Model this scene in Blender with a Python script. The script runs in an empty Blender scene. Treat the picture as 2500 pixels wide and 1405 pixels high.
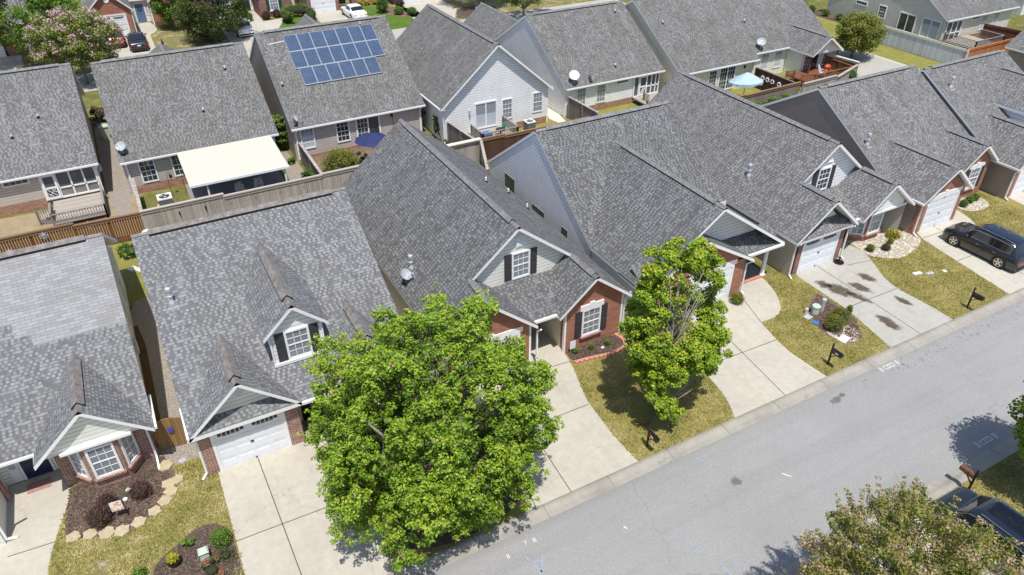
import bpy, math, random
import numpy as np
from mathutils import Vector
rad = math.radians
random.seed(7)
scene = bpy.context.scene
COL = scene.collection
ORG = {}

# ------------------------------------------------------------------ objects
def tag(o, label=None, cat=None, group=None, kind=None):
    if label: o['label'] = label
    if cat: o['category'] = cat
    if group: o['group'] = group
    if kind: o['kind'] = kind
    return o

def empty(name, loc, label=None, cat=None, group=None):
    o = bpy.data.objects.new(name, None)
    o.empty_display_size = 0.3
    o.location = loc
    COL.objects.link(o)
    ORG[o.name] = tuple(loc)
    return tag(o, label, cat, group)

def copy_tree(o, parent=None):
    c = o.copy(); COL.objects.link(c)
    if parent: c.parent = parent
    for ch in list(o.children):
        copy_tree(ch, c)
    return c

class MB:
    """collects faces in world coordinates; build() links them as ONE mesh object"""
    def __init__(s): s.v = []; s.f = []; s.m = []; s.uv = {}
    def poly(s, pts, m=0):
        i = len(s.v); s.v += [tuple(p) for p in pts]
        s.f.append(tuple(range(i, i + len(pts)))); s.m.append(m)
    def mesh(s, verts, faces, m=0):
        i = len(s.v); s.v += [tuple(p) for p in verts]
        for f in faces: s.f.append(tuple(k + i for k in f)); s.m.append(m)
    def hexa(s, p, m=0):   # p: 4 bottom (ccw from above), 4 top
        s.mesh(p, [(3,2,1,0),(4,5,6,7),(0,1,5,4),(1,2,6,5),(2,3,7,6),(3,0,4,7)], m)
    def box(s, x0, x1, y0, y1, z0, z1, m=0):
        s.hexa([(x0,y0,z0),(x1,y0,z0),(x1,y1,z0),(x0,y1,z0),(x0,y0,z1),(x1,y0,z1),(x1,y1,z1),(x0,y1,z1)], m)
    def lbox(s, F, u0, u1, n0, n1, v0, v1, m=0):
        ox,oy,oz,a = F; c,t = math.cos(a), math.sin(a)
        def P(u,n,v): return (ox+u*c+n*t, oy+u*t-n*c, oz+v)
        s.hexa([P(u0,n1,v0),P(u1,n1,v0),P(u1,n0,v0),P(u0,n0,v0),P(u0,n1,v1),P(u1,n1,v1),P(u1,n0,v1),P(u0,n0,v1)], m)
    def lpoly(s, F, pts, n, m=0):
        ox,oy,oz,a = F; c,t = math.cos(a), math.sin(a)
        s.poly([(ox+u*c+n*t, oy+u*t-n*c, oz+v) for u,v in pts], m)
    def bar(s, a, b, w, h, m=0, up=(0,0,1)):
        a=Vector(a); b=Vector(b); d=(b-a).normalized(); up=Vector(up)
        if abs(d.dot(up))>.98: up=Vector((0,1,0))
        r=d.cross(up).normalized()*(w/2); u=r.cross(d).normalized()*(h/2)
        q=[]
        for p in (a,b): q+= [p-r-u,p+r-u,p+r+u,p-r+u]
        s.mesh(q,[(0,1,2,3),(7,6,5,4),(0,4,5,1),(1,5,6,2),(2,6,7,3),(3,7,4,0)],m)
    def tube(s, pts, rs, n=8, m=0, cap=True):
        pts=[Vector(p) for p in pts]
        if not hasattr(rs,'__len__'): rs=[rs]*len(pts)
        rings=[]; base=len(s.v); prev=None
        for i,p in enumerate(pts):
            d=(pts[min(i+1,len(pts)-1)]-pts[max(i-1,0)]).normalized()
            if prev is None:
                x=d.orthogonal().normalized()
            else:
                x=(prev-d*prev.dot(d))
                x = x.normalized() if x.length>1e-6 else d.orthogonal().normalized()
            prev=x; y=d.cross(x)
            for k in range(n):
                t=2*math.pi*k/n
                s.v.append(tuple(p+(x*math.cos(t)+y*math.sin(t))*rs[i]))
        for i in range(len(pts)-1):
            for k in range(n):
                a=base+i*n+k; b=base+i*n+(k+1)%n
                s.f.append((a,b,b+n,a+n)); s.m.append(m)
        if cap:
            s.f.append(tuple(base+k for k in range(n-1,-1,-1))); s.m.append(m)
            e=base+(len(pts)-1)*n
            s.f.append(tuple(e+k for k in range(n))); s.m.append(m)
    def lathe(s, c, prof, n=16, m=0):   # prof: (r, z) list bottom to top
        base=len(s.v)
        for r,z in prof:
            for k in range(n):
                t=2*math.pi*k/n; s.v.append((c[0]+r*math.cos(t), c[1]+r*math.sin(t), c[2]+z))
        for i in range(len(prof)-1):
            for k in range(n):
                a=base+i*n+k; b=base+i*n+(k+1)%n
                s.f.append((a,b,b+n,a+n)); s.m.append(m)
        if prof[0][0]>1e-4: s.f.append(tuple(base+k for k in range(n-1,-1,-1))); s.m.append(m)
        e=base+(len(prof)-1)*n
        if prof[-1][0]>1e-4: s.f.append(tuple(e+k for k in range(n))); s.m.append(m)
    def blob(s, c, r, seed=0, rough=.12, m=0, nu=14, nv=8, flat=0):
        rng=random.Random(seed); base=len(s.v)
        for i in range(nv+1):
            ph=-math.pi/2+math.pi*i/nv
            for k in range(nu):
                t=2*math.pi*k/nu; q=1+rng.uniform(-rough,rough)
                s.v.append((c[0]+r[0]*q*math.cos(ph)*math.cos(t), c[1]+r[1]*q*math.cos(ph)*math.sin(t), c[2]+r[2]*q*math.sin(ph)))
        for i in range(nv):
            for k in range(nu):
                a=base+i*nu+k; b=base+i*nu+(k+1)%nu
                s.f.append((a,b,b+nu,a+nu)); s.m.append(m)
    def pieces(s):
        """the separate pieces this builder holds (pieces that touch or overlap count as one)"""
        par=list(range(len(s.f))); 
        def find(a):
            while par[a]!=a: par[a]=par[par[a]]; a=par[a]
            return a
        own={}
        for i,f in enumerate(s.f):
            for k in f:
                key=tuple(round(c,2) for c in s.v[k])
                if key in own: par[find(i)]=find(own[key])
                else: own[key]=i
        bb={}
        for i,f in enumerate(s.f):
            r=find(i); P=[s.v[k] for k in f]; b=bb.setdefault(r,[9e9]*3+[-9e9]*3)
            for p in P:
                for j in range(3): b[j]=min(b[j],p[j]); b[3+j]=max(b[3+j],p[j])
        ks=list(bb); ch=True
        for a in range(len(ks)):
            for b in range(a):
                A,B=bb[ks[a]],bb[ks[b]]
                if all(A[j]<B[3+j]+.03 and B[j]<A[3+j]+.03 for j in range(3)): par[find(ks[a])]=find(ks[b])
        out={}
        for i,f in enumerate(s.f):
            q=out.setdefault(find(i),MB()); q.poly([s.v[k] for k in f],s.m[i])
        return list(out.values())
    def build(s, name, mats, parent=None, smooth=False, uvscale=1.0):
        me=bpy.data.meshes.new(name)
        root=parent; ox,oy,oz=0,0,0
        if parent is not None:
            ox,oy,oz=ORG[parent.name]
        vs=[(x-ox,y-oy,z-oz) for x,y,z in s.v]
        me.from_pydata(vs,[],s.f)
        if not isinstance(mats,(list,tuple)): mats=[mats]
        for mt in mats: me.materials.append(mt)
        me.polygons.foreach_set('material_index', s.m)
        uvl=me.uv_layers.new(name='UVMap')
        V=s.v; uv=np.zeros(len(me.loops)*2,dtype=np.float32)
        for p in me.polygons:
            n=p.normal
            if abs(n.z)>.999: U=(1,0,0); W=(0,1,0)
            else:
                l=math.hypot(n.x,n.y); U=(-n.y/l,n.x/l,0)
                W=(n.y*U[2]-n.z*U[1], n.z*U[0]-n.x*U[2], n.x*U[1]-n.y*U[0])
            for li,vi in zip(p.loop_indices,p.vertices):
                x=V[vi]
                uv[2*li]=(x[0]*U[0]+x[1]*U[1])*uvscale
                uv[2*li+1]=(x[0]*W[0]+x[1]*W[1]+x[2]*W[2])*uvscale
        uvl.data.foreach_set('uv',uv)
        if smooth: me.polygons.foreach_set('use_smooth',[True]*len(me.polygons))
        me.update()
        o=bpy.data.objects.new(name,me); COL.objects.link(o)
        if parent is not None:
            o.parent=parent; ORG[o.name]=(ox,oy,oz)
        else:
            ORG[o.name]=(0,0,0)
        return o

def thing(mb, name, mats, base, label, cat, group=None, smooth=False):
    """a top-level thing that is one mesh, with its origin at its base"""
    o=mb.build(name,mats,None,smooth)
    b=Vector(base)
    o.data.transform(__import__('mathutils').Matrix.Translation(-b)); o.location=b
    return tag(o,label,cat,group)

# ------------------------------------------------------------------ materials
class NT:
    def __init__(s,name):
        s.mat=bpy.data.materials.new(name); s.mat.use_nodes=True
        s.t=s.mat.node_tree; s.t.nodes.clear()
        s.out=s.t.nodes.new('ShaderNodeOutputMaterial')
    def n(s,typ,ins=None,**kw):
        nd=s.t.nodes.new('ShaderNode'+typ)
        for k,v in kw.items(): setattr(nd,k,v)
        if ins:
            for k,v in ins.items(): s.set(nd.inputs[k],v)
        return nd
    def set(s,sock,v):
        if isinstance(v,bpy.types.NodeSocket): s.t.links.new(v,sock)
        elif isinstance(v,bpy.types.Node): s.t.links.new(v.outputs[0],sock)
        else:
            if hasattr(sock.default_value,'__len__') and not hasattr(v,'__len__'): v=(v,v,v,1)[:len(sock.default_value)]
            if hasattr(v,'__len__') and len(v)==3 and len(sock.default_value)==4: v=(*v,1)
            sock.default_value=v
    def math(s,op,a,b=0.0,c=None,clamp=False):
        nd=s.n('Math',operation=op,use_clamp=clamp); s.set(nd.inputs[0],a); s.set(nd.inputs[1],b)
        if c is not None: s.set(nd.inputs[2],c)
        return nd.outputs[0]
    def mix(s,f,a,b,mode='MIX'):
        nd=s.n('Mix',data_type='RGBA',blend_type=mode,clamp_factor=True)
        s.set(nd.inputs[0],f); s.set(nd.inputs[6],a); s.set(nd.inputs[7],b); return nd.outputs[2]
    def noise(s,vec,scale,detail=3,rough=.55):
        nd=s.n('TexNoise',{'Scale':scale,'Detail':detail,'Roughness':rough})
        if vec is not None: s.set(nd.inputs['Vector'],vec)
        return nd.outputs[0]
    def ramp(s,f,stops):
        nd=s.n('ValToRGB'); s.set(nd.inputs[0],f); e=nd.color_ramp.elements
        e[0].position,e[0].color=stops[0][0],(*stops[0][1],1) if hasattr(stops[0][1],'__len__') else (stops[0][1],)*3+(1,)
        while len(e)>2: e.remove(e[-1])
        for i,(p,c) in enumerate(stops[1:]):
            c=(*c,1) if hasattr(c,'__len__') else (c,c,c,1)
            if i==0 and len(e)==2: e[1].position=p; e[1].color=c
            else:
                q=e.new(p); q.color=c
        return nd.outputs[0]
    def rng(s,f,a,b,c,d):
        nd=s.n('MapRange',{0:f,1:a,2:b,3:c,4:d}); return nd.outputs[0]
    def uv(s): return s.n('UVMap').outputs[0]
    def pos(s): return s.n('NewGeometry').outputs['Position']
    def bsdf(s,color,rough=.8,metal=0,spec=.3,normal=None,**extra):
        b=s.n('BsdfPrincipled',{'Base Color':color,'Roughness':rough,'Metallic':metal,'Specular IOR Level':spec})
        if normal is not None: s.set(b.inputs['Normal'],normal)
        for k,v in extra.items(): s.set(b.inputs[k.replace('_',' ')],v)
        s.t.links.new(b.outputs[0],s.out.inputs[0]); return b
    def bump(s,h,strength=.4,dist=.02):
        return s.n('Bump',{'Height':h,'Strength':strength,'Distance':dist}).outputs[0]

def plain(name,c,rough=.6,metal=0,spec=.4,var=.12,scale=6,**kw):
    t=NT(name); nz=t.noise(t.pos(),scale,4)
    col=t.mix(t.rng(nz,.3,.7,0,1),tuple(x*(1-var) for x in c),tuple(min(1,x*(1+var)) for x in c))
    t.bsdf(col,rough,metal,spec,**kw); return t.mat

def shingle(name,dark,light,stain=(.06,.055,.05),amt=.25,row=.16,cell=.118):
    t=NT(name); uv=t.uv()
    sp=t.n('SeparateXYZ',{0:uv}); u,v=sp.outputs[0],sp.outputs[1]
    vr=t.math('DIVIDE',v,row); r=t.math('FLOOR',vr); fr=t.math('FRACT',vr)
    wn=t.n('TexWhiteNoise',{'W':r},noise_dimensions='1D').outputs[0]
    uu=t.math('ADD',t.math('DIVIDE',u,cell),t.math('MULTIPLY',wn,7.3))
    c=t.math('FLOOR',uu); fu=t.math('FRACT',uu)
    cv=t.n('CombineXYZ',{0:c,1:r,2:0.0})
    w2=t.n('TexWhiteNoise',{'Vector':cv},noise_dimensions='2D')
    val=w2.outputs[0]
    big=t.noise(t.pos(),.55,4,.6); mid=t.noise(t.pos(),2.4,3)
    par=t.math('ABSOLUTE',t.math('MODULO',t.math('ADD',c,t.math('FLOOR',t.math('MULTIPLY',wn,2.0))),2.0))
    on=t.math('LESS_THAN',val,t.math('ADD',t.math('MULTIPLY',par,.62),t.rng(mid,.3,.7,.08,.24)))
    on=t.math('MULTIPLY',on,t.rng(fr,.12,.2,0,1))
    d2=tuple(x*.8 for x in dark)
    dk=t.mix(t.math('FRACT',t.math('MULTIPLY',val,17.7)),tuple(x*.86 for x in dark),tuple(x*1.16 for x in dark))
    lt=t.mix(t.math('FRACT',t.math('MULTIPLY',val,29.3)),tuple(x*.86 for x in light),tuple(x*1.1 for x in light))
    col=t.mix(on,dk,lt)
    edge=t.math('LESS_THAN',fr,.14)
    col=t.mix(t.math('MULTIPLY',edge,.45),col,tuple(x*.5 for x in dark))  # shadow line below each shingle row, painted into the colour
    gap=t.math('LESS_THAN',fu,.07)
    col=t.mix(t.math('MULTIPLY',gap,.15),col,tuple(x*.5 for x in dark))
    gr=t.noise(t.pos(),60,2,.7)
    col=t.mix(.22,col,t.ramp(gr,[(.3,.0),(.7,.6)]),'OVERLAY')
    col=t.mix(t.math('MULTIPLY',t.rng(big,.42,.72,0,1),amt),col,stain)
    stq=t.noise(t.n('Mapping',{'Vector':uv,'Scale':(1.3,.12,1)}).outputs[0],1.6,5,.65)
    col=t.mix(t.math('MULTIPLY',t.rng(stq,.48,.72,0,1),.42),col,tuple(x*.62 for x in dark))
    col=t.mix(t.math('MULTIPLY',t.rng(stq,.30,.44,1,0),.25),col,tuple(x*1.12 for x in light))
    h=t.math('ADD',t.math('MULTIPLY',on,.35),t.math('MULTIPLY',fr,-.8))
    t.bsdf(col,.92,0,.15,t.bump(h,.55,.02)); return t.mat

def shingle_plain(name,c):
    t=NT(name); uv=t.uv()
    b=t.n('TexBrick',{'Vector':uv,'Scale':1.0,'Mortar Size':.008,'Brick Width':.42,'Row Height':.15,'Mortar':tuple(x*.5 for x in c),'Color1':tuple(x*.84 for x in c),'Color2':tuple(x*1.1 for x in c),'Bias':0.0})
    gr=t.noise(t.pos(),40,3,.7); big=t.noise(t.pos(),.8,4)
    col=t.mix(.25,b.outputs[0],t.ramp(gr,[(.3,.0),(.7,.6)]),'OVERLAY')
    col=t.mix(t.math('MULTIPLY',t.rng(big,.45,.75,0,1),.35),col,(.19,.18,.18))
    t.bsdf(col,.92,0,.15,t.bump(b.outputs[1],.3,.01)); return t.mat

def siding(name,c,lap=.13,line=.55):
    t=NT(name); uv=t.uv(); v=t.n('SeparateXYZ',{0:uv}).outputs[1]
    fr=t.math('FRACT',t.math('DIVIDE',v,lap))
    ln=t.math('GREATER_THAN',fr,.84)
    nz=t.noise(t.pos(),1.3,4); st=t.n('Mapping',{'Vector':t.pos(),'Scale':(3,3,.35)})
    n2=t.noise(st.outputs[0],2.2,4)
    col=t.mix(t.rng(nz,.3,.7,0,1),tuple(x*.93 for x in c),tuple(min(1,x*1.04) for x in c))
    col=t.mix(t.math('MULTIPLY',t.rng(n2,.5,.8,0,1),.22),col,tuple(x*.62 for x in c))
    col=t.mix(t.math('MULTIPLY',ln,line),col,tuple(x*.4 for x in c))
    t.bsdf(col,.55,0,.3,t.bump(fr,.5,.02)); return t.mat

def brick(name,c1,c2,mortar,bias=0):
    t=NT(name); uv=t.uv()
    b=t.n('TexBrick',{'Vector':uv,'Scale':1.0,'Mortar Size':.009,'Brick Width':.215,'Row Height':.075,'Mortar':mortar,'Color1':c1,'Color2':c2,'Bias':bias})
    nz=t.noise(t.pos(),3.0,4); col=t.mix(t.math('MULTIPLY',t.rng(nz,.35,.75,0,1),.35),b.outputs[0],tuple(x*.45 for x in c1))
    t.bsdf(col,.85,0,.25,t.bump(b.outputs[1],.4,-.01)); return t.mat

def wood(name,c,board=.14,axis='u',dark=.35,weather=(.3,.28,.26),wa=.3):
    t=NT(name); uv=t.uv(); sp=t.n('SeparateXYZ',{0:uv}); u=sp.outputs[0 if axis=='u' else 1]
    q=t.math('DIVIDE',u,board); fl=t.math('FLOOR',q); fr=t.math('FRACT',q)
    wn=t.n('TexWhiteNoise',{'W':fl},noise_dimensions='1D').outputs[0]
    sc=(9,9,.8) if axis=='u' else (2,9,9)
    g=t.noise(t.n('Mapping',{'Vector':t.pos(),'Scale':sc}).outputs[0],2.2,5,.65)
    col=t.mix(wn,tuple(x*.78 for x in c),tuple(x*1.18 for x in c))
    col=t.mix(t.math('MULTIPLY',t.rng(g,.35,.7,0,1),wa),col,weather)
    col=t.mix(t.math('MULTIPLY',t.math('LESS_THAN',fr,.07),.75),col,tuple(x*dark*.5 for x in c))
    t.bsdf(col,.8,0,.2,t.bump(g,.25,.01)); return t.mat

def glass(name,dark,blind=None,lines=.05):
    t=NT(name); uv=t.uv(); nz=t.noise(t.pos(),1.2,3)
    col=t.mix(t.rng(nz,.35,.65,0,1),tuple(x*.5 for x in dark),tuple(x*1.6 for x in dark))
    if blind:
        v=t.n('SeparateXYZ',{0:uv}).outputs[1]
        f=t.math('FRACT',t.math('DIVIDE',v,lines))
        bl=t.mix(t.math('GREATER_THAN',f,.6),blind,tuple(x*.55 for x in blind))
        col=t.mix(.82,col,bl)
    t.bsdf(col,.06 if not blind else .15,0,.6,Coat_Weight=.4,Coat_Roughness=.03); return t.mat

def paint(name,c,rough=.28,coat=.6,metal=.0):
    t=NT(name); nz=t.noise(t.pos(),3,3); col=t.mix(t.rng(nz,.3,.7,0,1),tuple(x*.9 for x in c),tuple(min(1,x*1.1) for x in c))
    t.bsdf(col,rough,metal,.5,Coat_Weight=coat,Coat_Roughness=.05); return t.mat

def leafmat(name,stops,trans=.35):
    """stops: colour ramp over the per-leaf 'tint' attribute"""
    t=NT(name); a=t.n('Attribute',attribute_name='tint'); a=a.outputs['Fac']
    col=t.ramp(a,stops)
    d=t.n('BsdfPrincipled',{'Base Color':col,'Roughness':.5,'Specular IOR Level':.35})
    tr=t.n('BsdfTranslucent',{'Color':t.mix(.5,col,(.35,.5,.03),'MIX')})
    m=t.n('MixShader',{0:trans}); t.t.links.new(d.outputs[0],m.inputs[1]); t.t.links.new(tr.outputs[0],m.inputs[2])
    t.t.links.new(m.outputs[0],t.out.inputs[0]); return t.mat

def concrete(name,c,crack=.25,stainc=(.3,.28,.24),st=.35):
    t=NT(name); p=t.pos(); a=t.noise(p,.45,5,.6); b=t.noise(p,3,5,.65); g=t.noise(p,55,2,.7)
    col=t.mix(t.rng(b,.3,.7,0,1),tuple(x*.9 for x in c),tuple(min(1,x*1.06) for x in c))
    col=t.mix(t.math('MULTIPLY',t.rng(a,.45,.75,0,1),st),col,stainc)
    tm=t.noise(t.n('Mapping',{'Vector':p,'Scale':(2.2,.22,1)}).outputs[0],1.0,4,.6)
    col=t.mix(t.math('MULTIPLY',t.rng(tm,.5,.7,0,1),.22),col,tuple(x*.66 for x in c))
    dv=t.n('VectorMath',{0:p,1:t.n('TexNoise',{'Vector':p,'Scale':1.1,'Detail':4.0}).outputs[1]},operation='ADD').outputs[0]
    ck=t.n('TexVoronoi',{'Vector':dv,'Scale':.23},feature='DISTANCE_TO_EDGE').outputs[0]
    col=t.mix(t.math('MULTIPLY',t.math('LESS_THAN',ck,.0022),.4),col,tuple(x*.45 for x in c))
    sp_=t.noise(p,7,4,.75); col=t.mix(t.math('MULTIPLY',t.rng(sp_,.62,.7,0,1),.18),col,tuple(x*.5 for x in c))
    col=t.mix(.2,col,t.ramp(g,[(.3,.1),(.7,.7)]),'OVERLAY')
    t.bsdf(col,.88,0,.2,t.bump(g,.15,.004)); return t.mat

def ground(name,cols,fine=14,clump=1.1,patch=None,pamt=.5,grain=70):
    """turf and beds: three colours mixed by noises of different size"""
    t=NT(name); p=t.pos(); a=t.noise(p,clump,5,.62); b=t.noise(p,fine,4,.7); g=t.noise(p,grain,2,.8); w=t.noise(p,.28,4,.6)
    col=t.mix(t.rng(a,.36,.64,0,1),cols[0],cols[1])
    col=t.mix(t.rng(b,.45,.68,0,.9),col,cols[2])
    if patch is not None:
        pm=t.noise(p,.9,6,.72); col=t.mix(t.math('MULTIPLY',t.rng(pm,.52,.62,0,1),pamt),col,patch)
    col=t.mix(t.math('MULTIPLY',t.rng(w,.5,.75,0,1),.4),col,tuple(x*.6 for x in cols[0]))
    sc=t.noise(t.n('Mapping',{'Vector':p,'Scale':(1,2.2,1),'Rotation':(0,0,.5)}).outputs[0],3.3,5,.7)
    col=t.mix(t.math('MULTIPLY',t.rng(sc,.52,.7,0,1),.35),col,tuple(x*.62 for x in cols[1]))
    col=t.mix(.6,col,t.ramp(g,[(.28,.05),(.72,.85)]),'OVERLAY')
    t.bsdf(col,.95,0,.1,t.bump(g,.5,.03)); return t.mat

def pebble(name,cols,scale=9,gap=(.1,.09,.08)):
    t=NT(name); p=t.pos(); v=t.n('TexVoronoi',{'Vector':p,'Scale':scale,'Randomness':1.0})
    e=t.n('TexVoronoi',{'Vector':p,'Scale':scale,'Randomness':1.0},feature='DISTANCE_TO_EDGE')
    r=t.n('SeparateColor',{0:v.outputs['Color']}).outputs[0]
    col=t.ramp(r,[(i/(len(cols)-1),c) for i,c in enumerate(cols)])
    col=t.mix(t.rng(e.outputs[0],.0,.12,.9,0),col,gap)
    t.bsdf(col,.8,0,.25,t.bump(e.outputs[0],.6,.03)); return t.mat
M={}
M['sh_blue']=shingle('shingle blue grey',row=.145,cell=.108,dark=(0.158,0.159,0.165),light=(0.267,0.276,0.285),stain=(0.136,0.133,0.136),amt=.3)
M['sh_dark']=shingle('shingle slate',(0.120,0.121,0.125),(0.220,0.228,0.237),stain=(0.096,0.093,0.093),amt=.4)
M['sh_brown']=shingle('shingle weathered',(0.142,0.139,0.137),(0.242,0.244,0.244),stain=(0.107,0.102,0.096),amt=.55)
M['sh_old']=shingle('shingle lilac grey',(0.147,0.142,0.145),(0.254,0.257,0.260),stain=(0.119,0.113,0.110),amt=.4)
M['sh_new']=shingle_plain('shingle plain replacement',(0.322,0.325,0.334))
M['cap_grey']=plain('ridge cap grey',(.19,.19,.196),.9,var=.3,scale=5)
M['cap_brown']=plain('ridge cap brown',(.195,.178,.17),.9,var=.35,scale=4)
M['vent_dark']=plain('ridge vent slot',(.012,.012,.013),.9)
M['trim']=plain('white trim',(.78,.79,.8),.45,var=.05)
M['gutter']=plain('gutter white',(.76,.77,.78),.35,var=.06)
M['trim_shaded']=plain('shaded trim',(.62,.65,.7),.45,var=.05)  # white trim darkened and blued, shade put into its colour
M['white']=siding('siding white',(.87,.88,.89),.2,.8)
M['cream']=siding('siding cream',(.78,.72,.58),.16,.5)
M['offwhite']=siding('siding off white',(.80,.80,.75),.19,.7)
M['tan']=siding('siding tan',(.54,.49,.43),.19,.75)
M['greige']=siding('siding greige',(.50,.455,.42),.19,.75)
M['taupe']=siding('siding taupe',(.33,.285,.255),.12,.55)
M['grey']=siding('siding grey',(.44,.42,.425),.12,.5)
M['bluegrey']=siding('siding blue grey',(.86,.88,.92),.22,.8)
M['sage']=siding('siding sage grey',(.66,.64,.57),.17,.45)
M['brick']=brick('brick orange red',(.30,.085,.045),(.40,.145,.08),(.42,.32,.27))
M['brick_mix']=brick('brick mottled',(.17,.055,.04),(.36,.16,.10),(.62,.55,.48))
M['brick_dark']=brick('brick dark red',(.19,.06,.045),(.29,.10,.075),(.42,.36,.32))
M['brick_found']=brick('foundation brick',(.24,.085,.05),(.42,.2,.12),(.5,.43,.36))
M['door_white']=plain('garage door paint',(.74,.76,.8),.4,var=.04)
M['shutter']=plain('shutter charcoal',(.045,.043,.052),.5)
M['shutter_green']=plain('shutter green',(.02,.065,.045),.5)
M['black']=plain('black paint',(.012,.012,.014),.35)
M['rubber']=plain('rubber',(.018,.017,.017),.85)
M['navy']=plain('navy door',(.012,.022,.07),.4)
M['doorblue']=plain('blue door',(.10,.17,.33),.4)
M['doorgreen']=plain('green door',(.012,.04,.035),.4)
M['gold']=plain('brass',(.8,.55,.15),.3,1)
M['metal']=plain('galvanised metal',(.52,.54,.58),.45,.25)
M['white_pvc']=plain('white pipe',(.82,.82,.82),.4,var=.03)
M['dish']=plain('dish grey',(.42,.44,.48),.4)
M['dish_w']=plain('dish white',(.72,.73,.75),.4,var=.04)
M['g_dark']=glass('window glass dark',(.03,.04,.055))
M['g_blind']=glass('window with blinds',(.05,.06,.075),(.33,.36,.40),.055)
M['g_shade']=glass('window with shade',(.1,.12,.15),(.55,.6,.66),3.0)
M['g_green']=glass('window reflecting trees',(.035,.06,.035))  # green tint stands in for the reflected trees
M['screen']=plain('insect screen',(.10,.10,.105),.7,var=.45,scale=.9)
M['screen_low']=plain('lower screen',(.21,.195,.17),.7,var=.25,scale=1.2)
M['conc']=concrete('driveway concrete',(.485,.452,.385),st=.3)
M['conc_grey']=concrete('old driveway concrete',(.42,.41,.37),st=.3)
M['conc_new']=concrete('new concrete',(.50,.475,.41),st=.15)
M['kerb']=concrete('kerb concrete',(.36,.34,.295),st=.6,stainc=(.19,.18,.165))
M['joint']=plain('joint',(.075,.075,.055),.95,var=.3)
M['patio']=concrete('patio slab',(.24,.24,.25))
M['deckwood']=wood('weathered deck',(.33,.295,.25),.14,'v',wa=.5,weather=(.5,.48,.45))
M['railwood']=wood('weathered rail',(.22,.19,.165),.3,'u',wa=.5,weather=(.34,.32,.3))
M['brownfence']=wood('stained brown fence',(.21,.095,.035),.14,'u',wa=.25,weather=(.13,.06,.03))
M['taupefence']=wood('taupe painted fence',(.40,.365,.335),.14,'u',wa=.2,weather=(.33,.30,.28))
M['taupecap']=wood('taupe fence rail',(.42,.37,.335),.5,'v',wa=.3)
M['browncap']=wood('brown fence rail',(.23,.13,.075),.5,'v',wa=.4,weather=(.3,.2,.14))
M['greyfence']=wood('grey weathered fence',(.21,.19,.175),.14,'u',wa=.5,weather=(.13,.11,.10))
M['darkfence']=wood('dark brown fence',(.10,.055,.04),.14,'u',wa=.3,weather=(.06,.035,.03))
M['whitefence']=wood('white washed fence',(.62,.65,.70),.14,'u',wa=.5,weather=(.44,.48,.55),dark=.9)
M['orangefence']=wood('orange stained fence',(.48,.17,.06),.14,'u',wa=.2)
M['redfence']=wood('red brown fence',(.17,.06,.045),.14,'u',wa=.3,weather=(.1,.05,.04))
M['greenfence']=wood('olive fence',(.22,.18,.085),.14,'u',wa=.4,weather=(.13,.11,.05))
M['gatewood']=wood('cedar gate',(.30,.185,.075),.14,'u',wa=.3,weather=(.2,.12,.05))
M['reddeck']=wood('red stained deck',(.20,.085,.05),.14,'v',wa=.25,weather=(.12,.05,.035))
M['redrail']=wood('red stained rail',(.24,.105,.055),.3,'u',wa=.25,weather=(.14,.06,.035))
M['lawn']=ground('front lawn',[(.27,.225,.072),(.35,.28,.115),(.19,.175,.045)],patch=(.12,.145,.03),pamt=.4,fine=7)
M['lawn_dry']=ground('dormant lawn',[(.19,.18,.062),(.27,.225,.11),(.11,.13,.035)],patch=(.46,.36,.235),pamt=.95,fine=9)
M['lawn_green']=ground('green lawn',[(.075,.16,.022),(.13,.2,.04),(.06,.12,.018)])
M['lawn_back']=ground('back lawn',[(.22,.22,.055),(.30,.275,.085),(.15,.17,.035)],patch=(.36,.30,.15),pamt=.4)
M['lawn_rough']=ground('rough lawn',[(.13,.135,.035),(.21,.19,.07),(.09,.11,.025)],patch=(.33,.27,.14),pamt=.5)  # rough turf mix, darker and duller than the back lawn
M['soil']=ground('bare soil',[(.34,.27,.18),(.42,.33,.21),(.22,.18,.11)],patch=(.16,.2,.06),pamt=.3)
M['mulch']=ground('bark mulch',[(.10,.075,.062),(.145,.105,.08),(.06,.046,.04)],fine=22,patch=(.24,.17,.13),pamt=.45,grain=45)
M['mulch_red']=ground('red clay mulch',[(.175,.12,.092),(.225,.155,.115),(.105,.078,.062)],fine=20,patch=(.30,.215,.165),pamt=.55,grain=45)
M['gravel']=pebble('gravel strip',[(.36,.32,.27),(.27,.24,.21),(.44,.40,.35),(.33,.27,.22)],22)
M['brownmulch']=ground('brown side strip',[(.12,.075,.035),(.16,.10,.05),(.08,.05,.028)],fine=22)
M['pebble']=pebble('river pebbles',[(.62,.57,.47),(.46,.41,.33),(.70,.66,.58),(.52,.44,.32),(.36,.33,.3)],7.5)
M['flag']=plain('flagstone',(.43,.36,.235),.85,var=.14,scale=5)
M['terracotta']=plain('edging brick',(.50,.23,.155),.85,var=.15)
M['bark']=plain('bark grey',(.20,.175,.15),.9,var=.4,scale=9)
M['twig']=plain('pale twig',(.36,.32,.28),.9,var=.3,scale=9)
M['rustpost']=plain('rust brown',(.16,.07,.04),.6)
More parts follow.
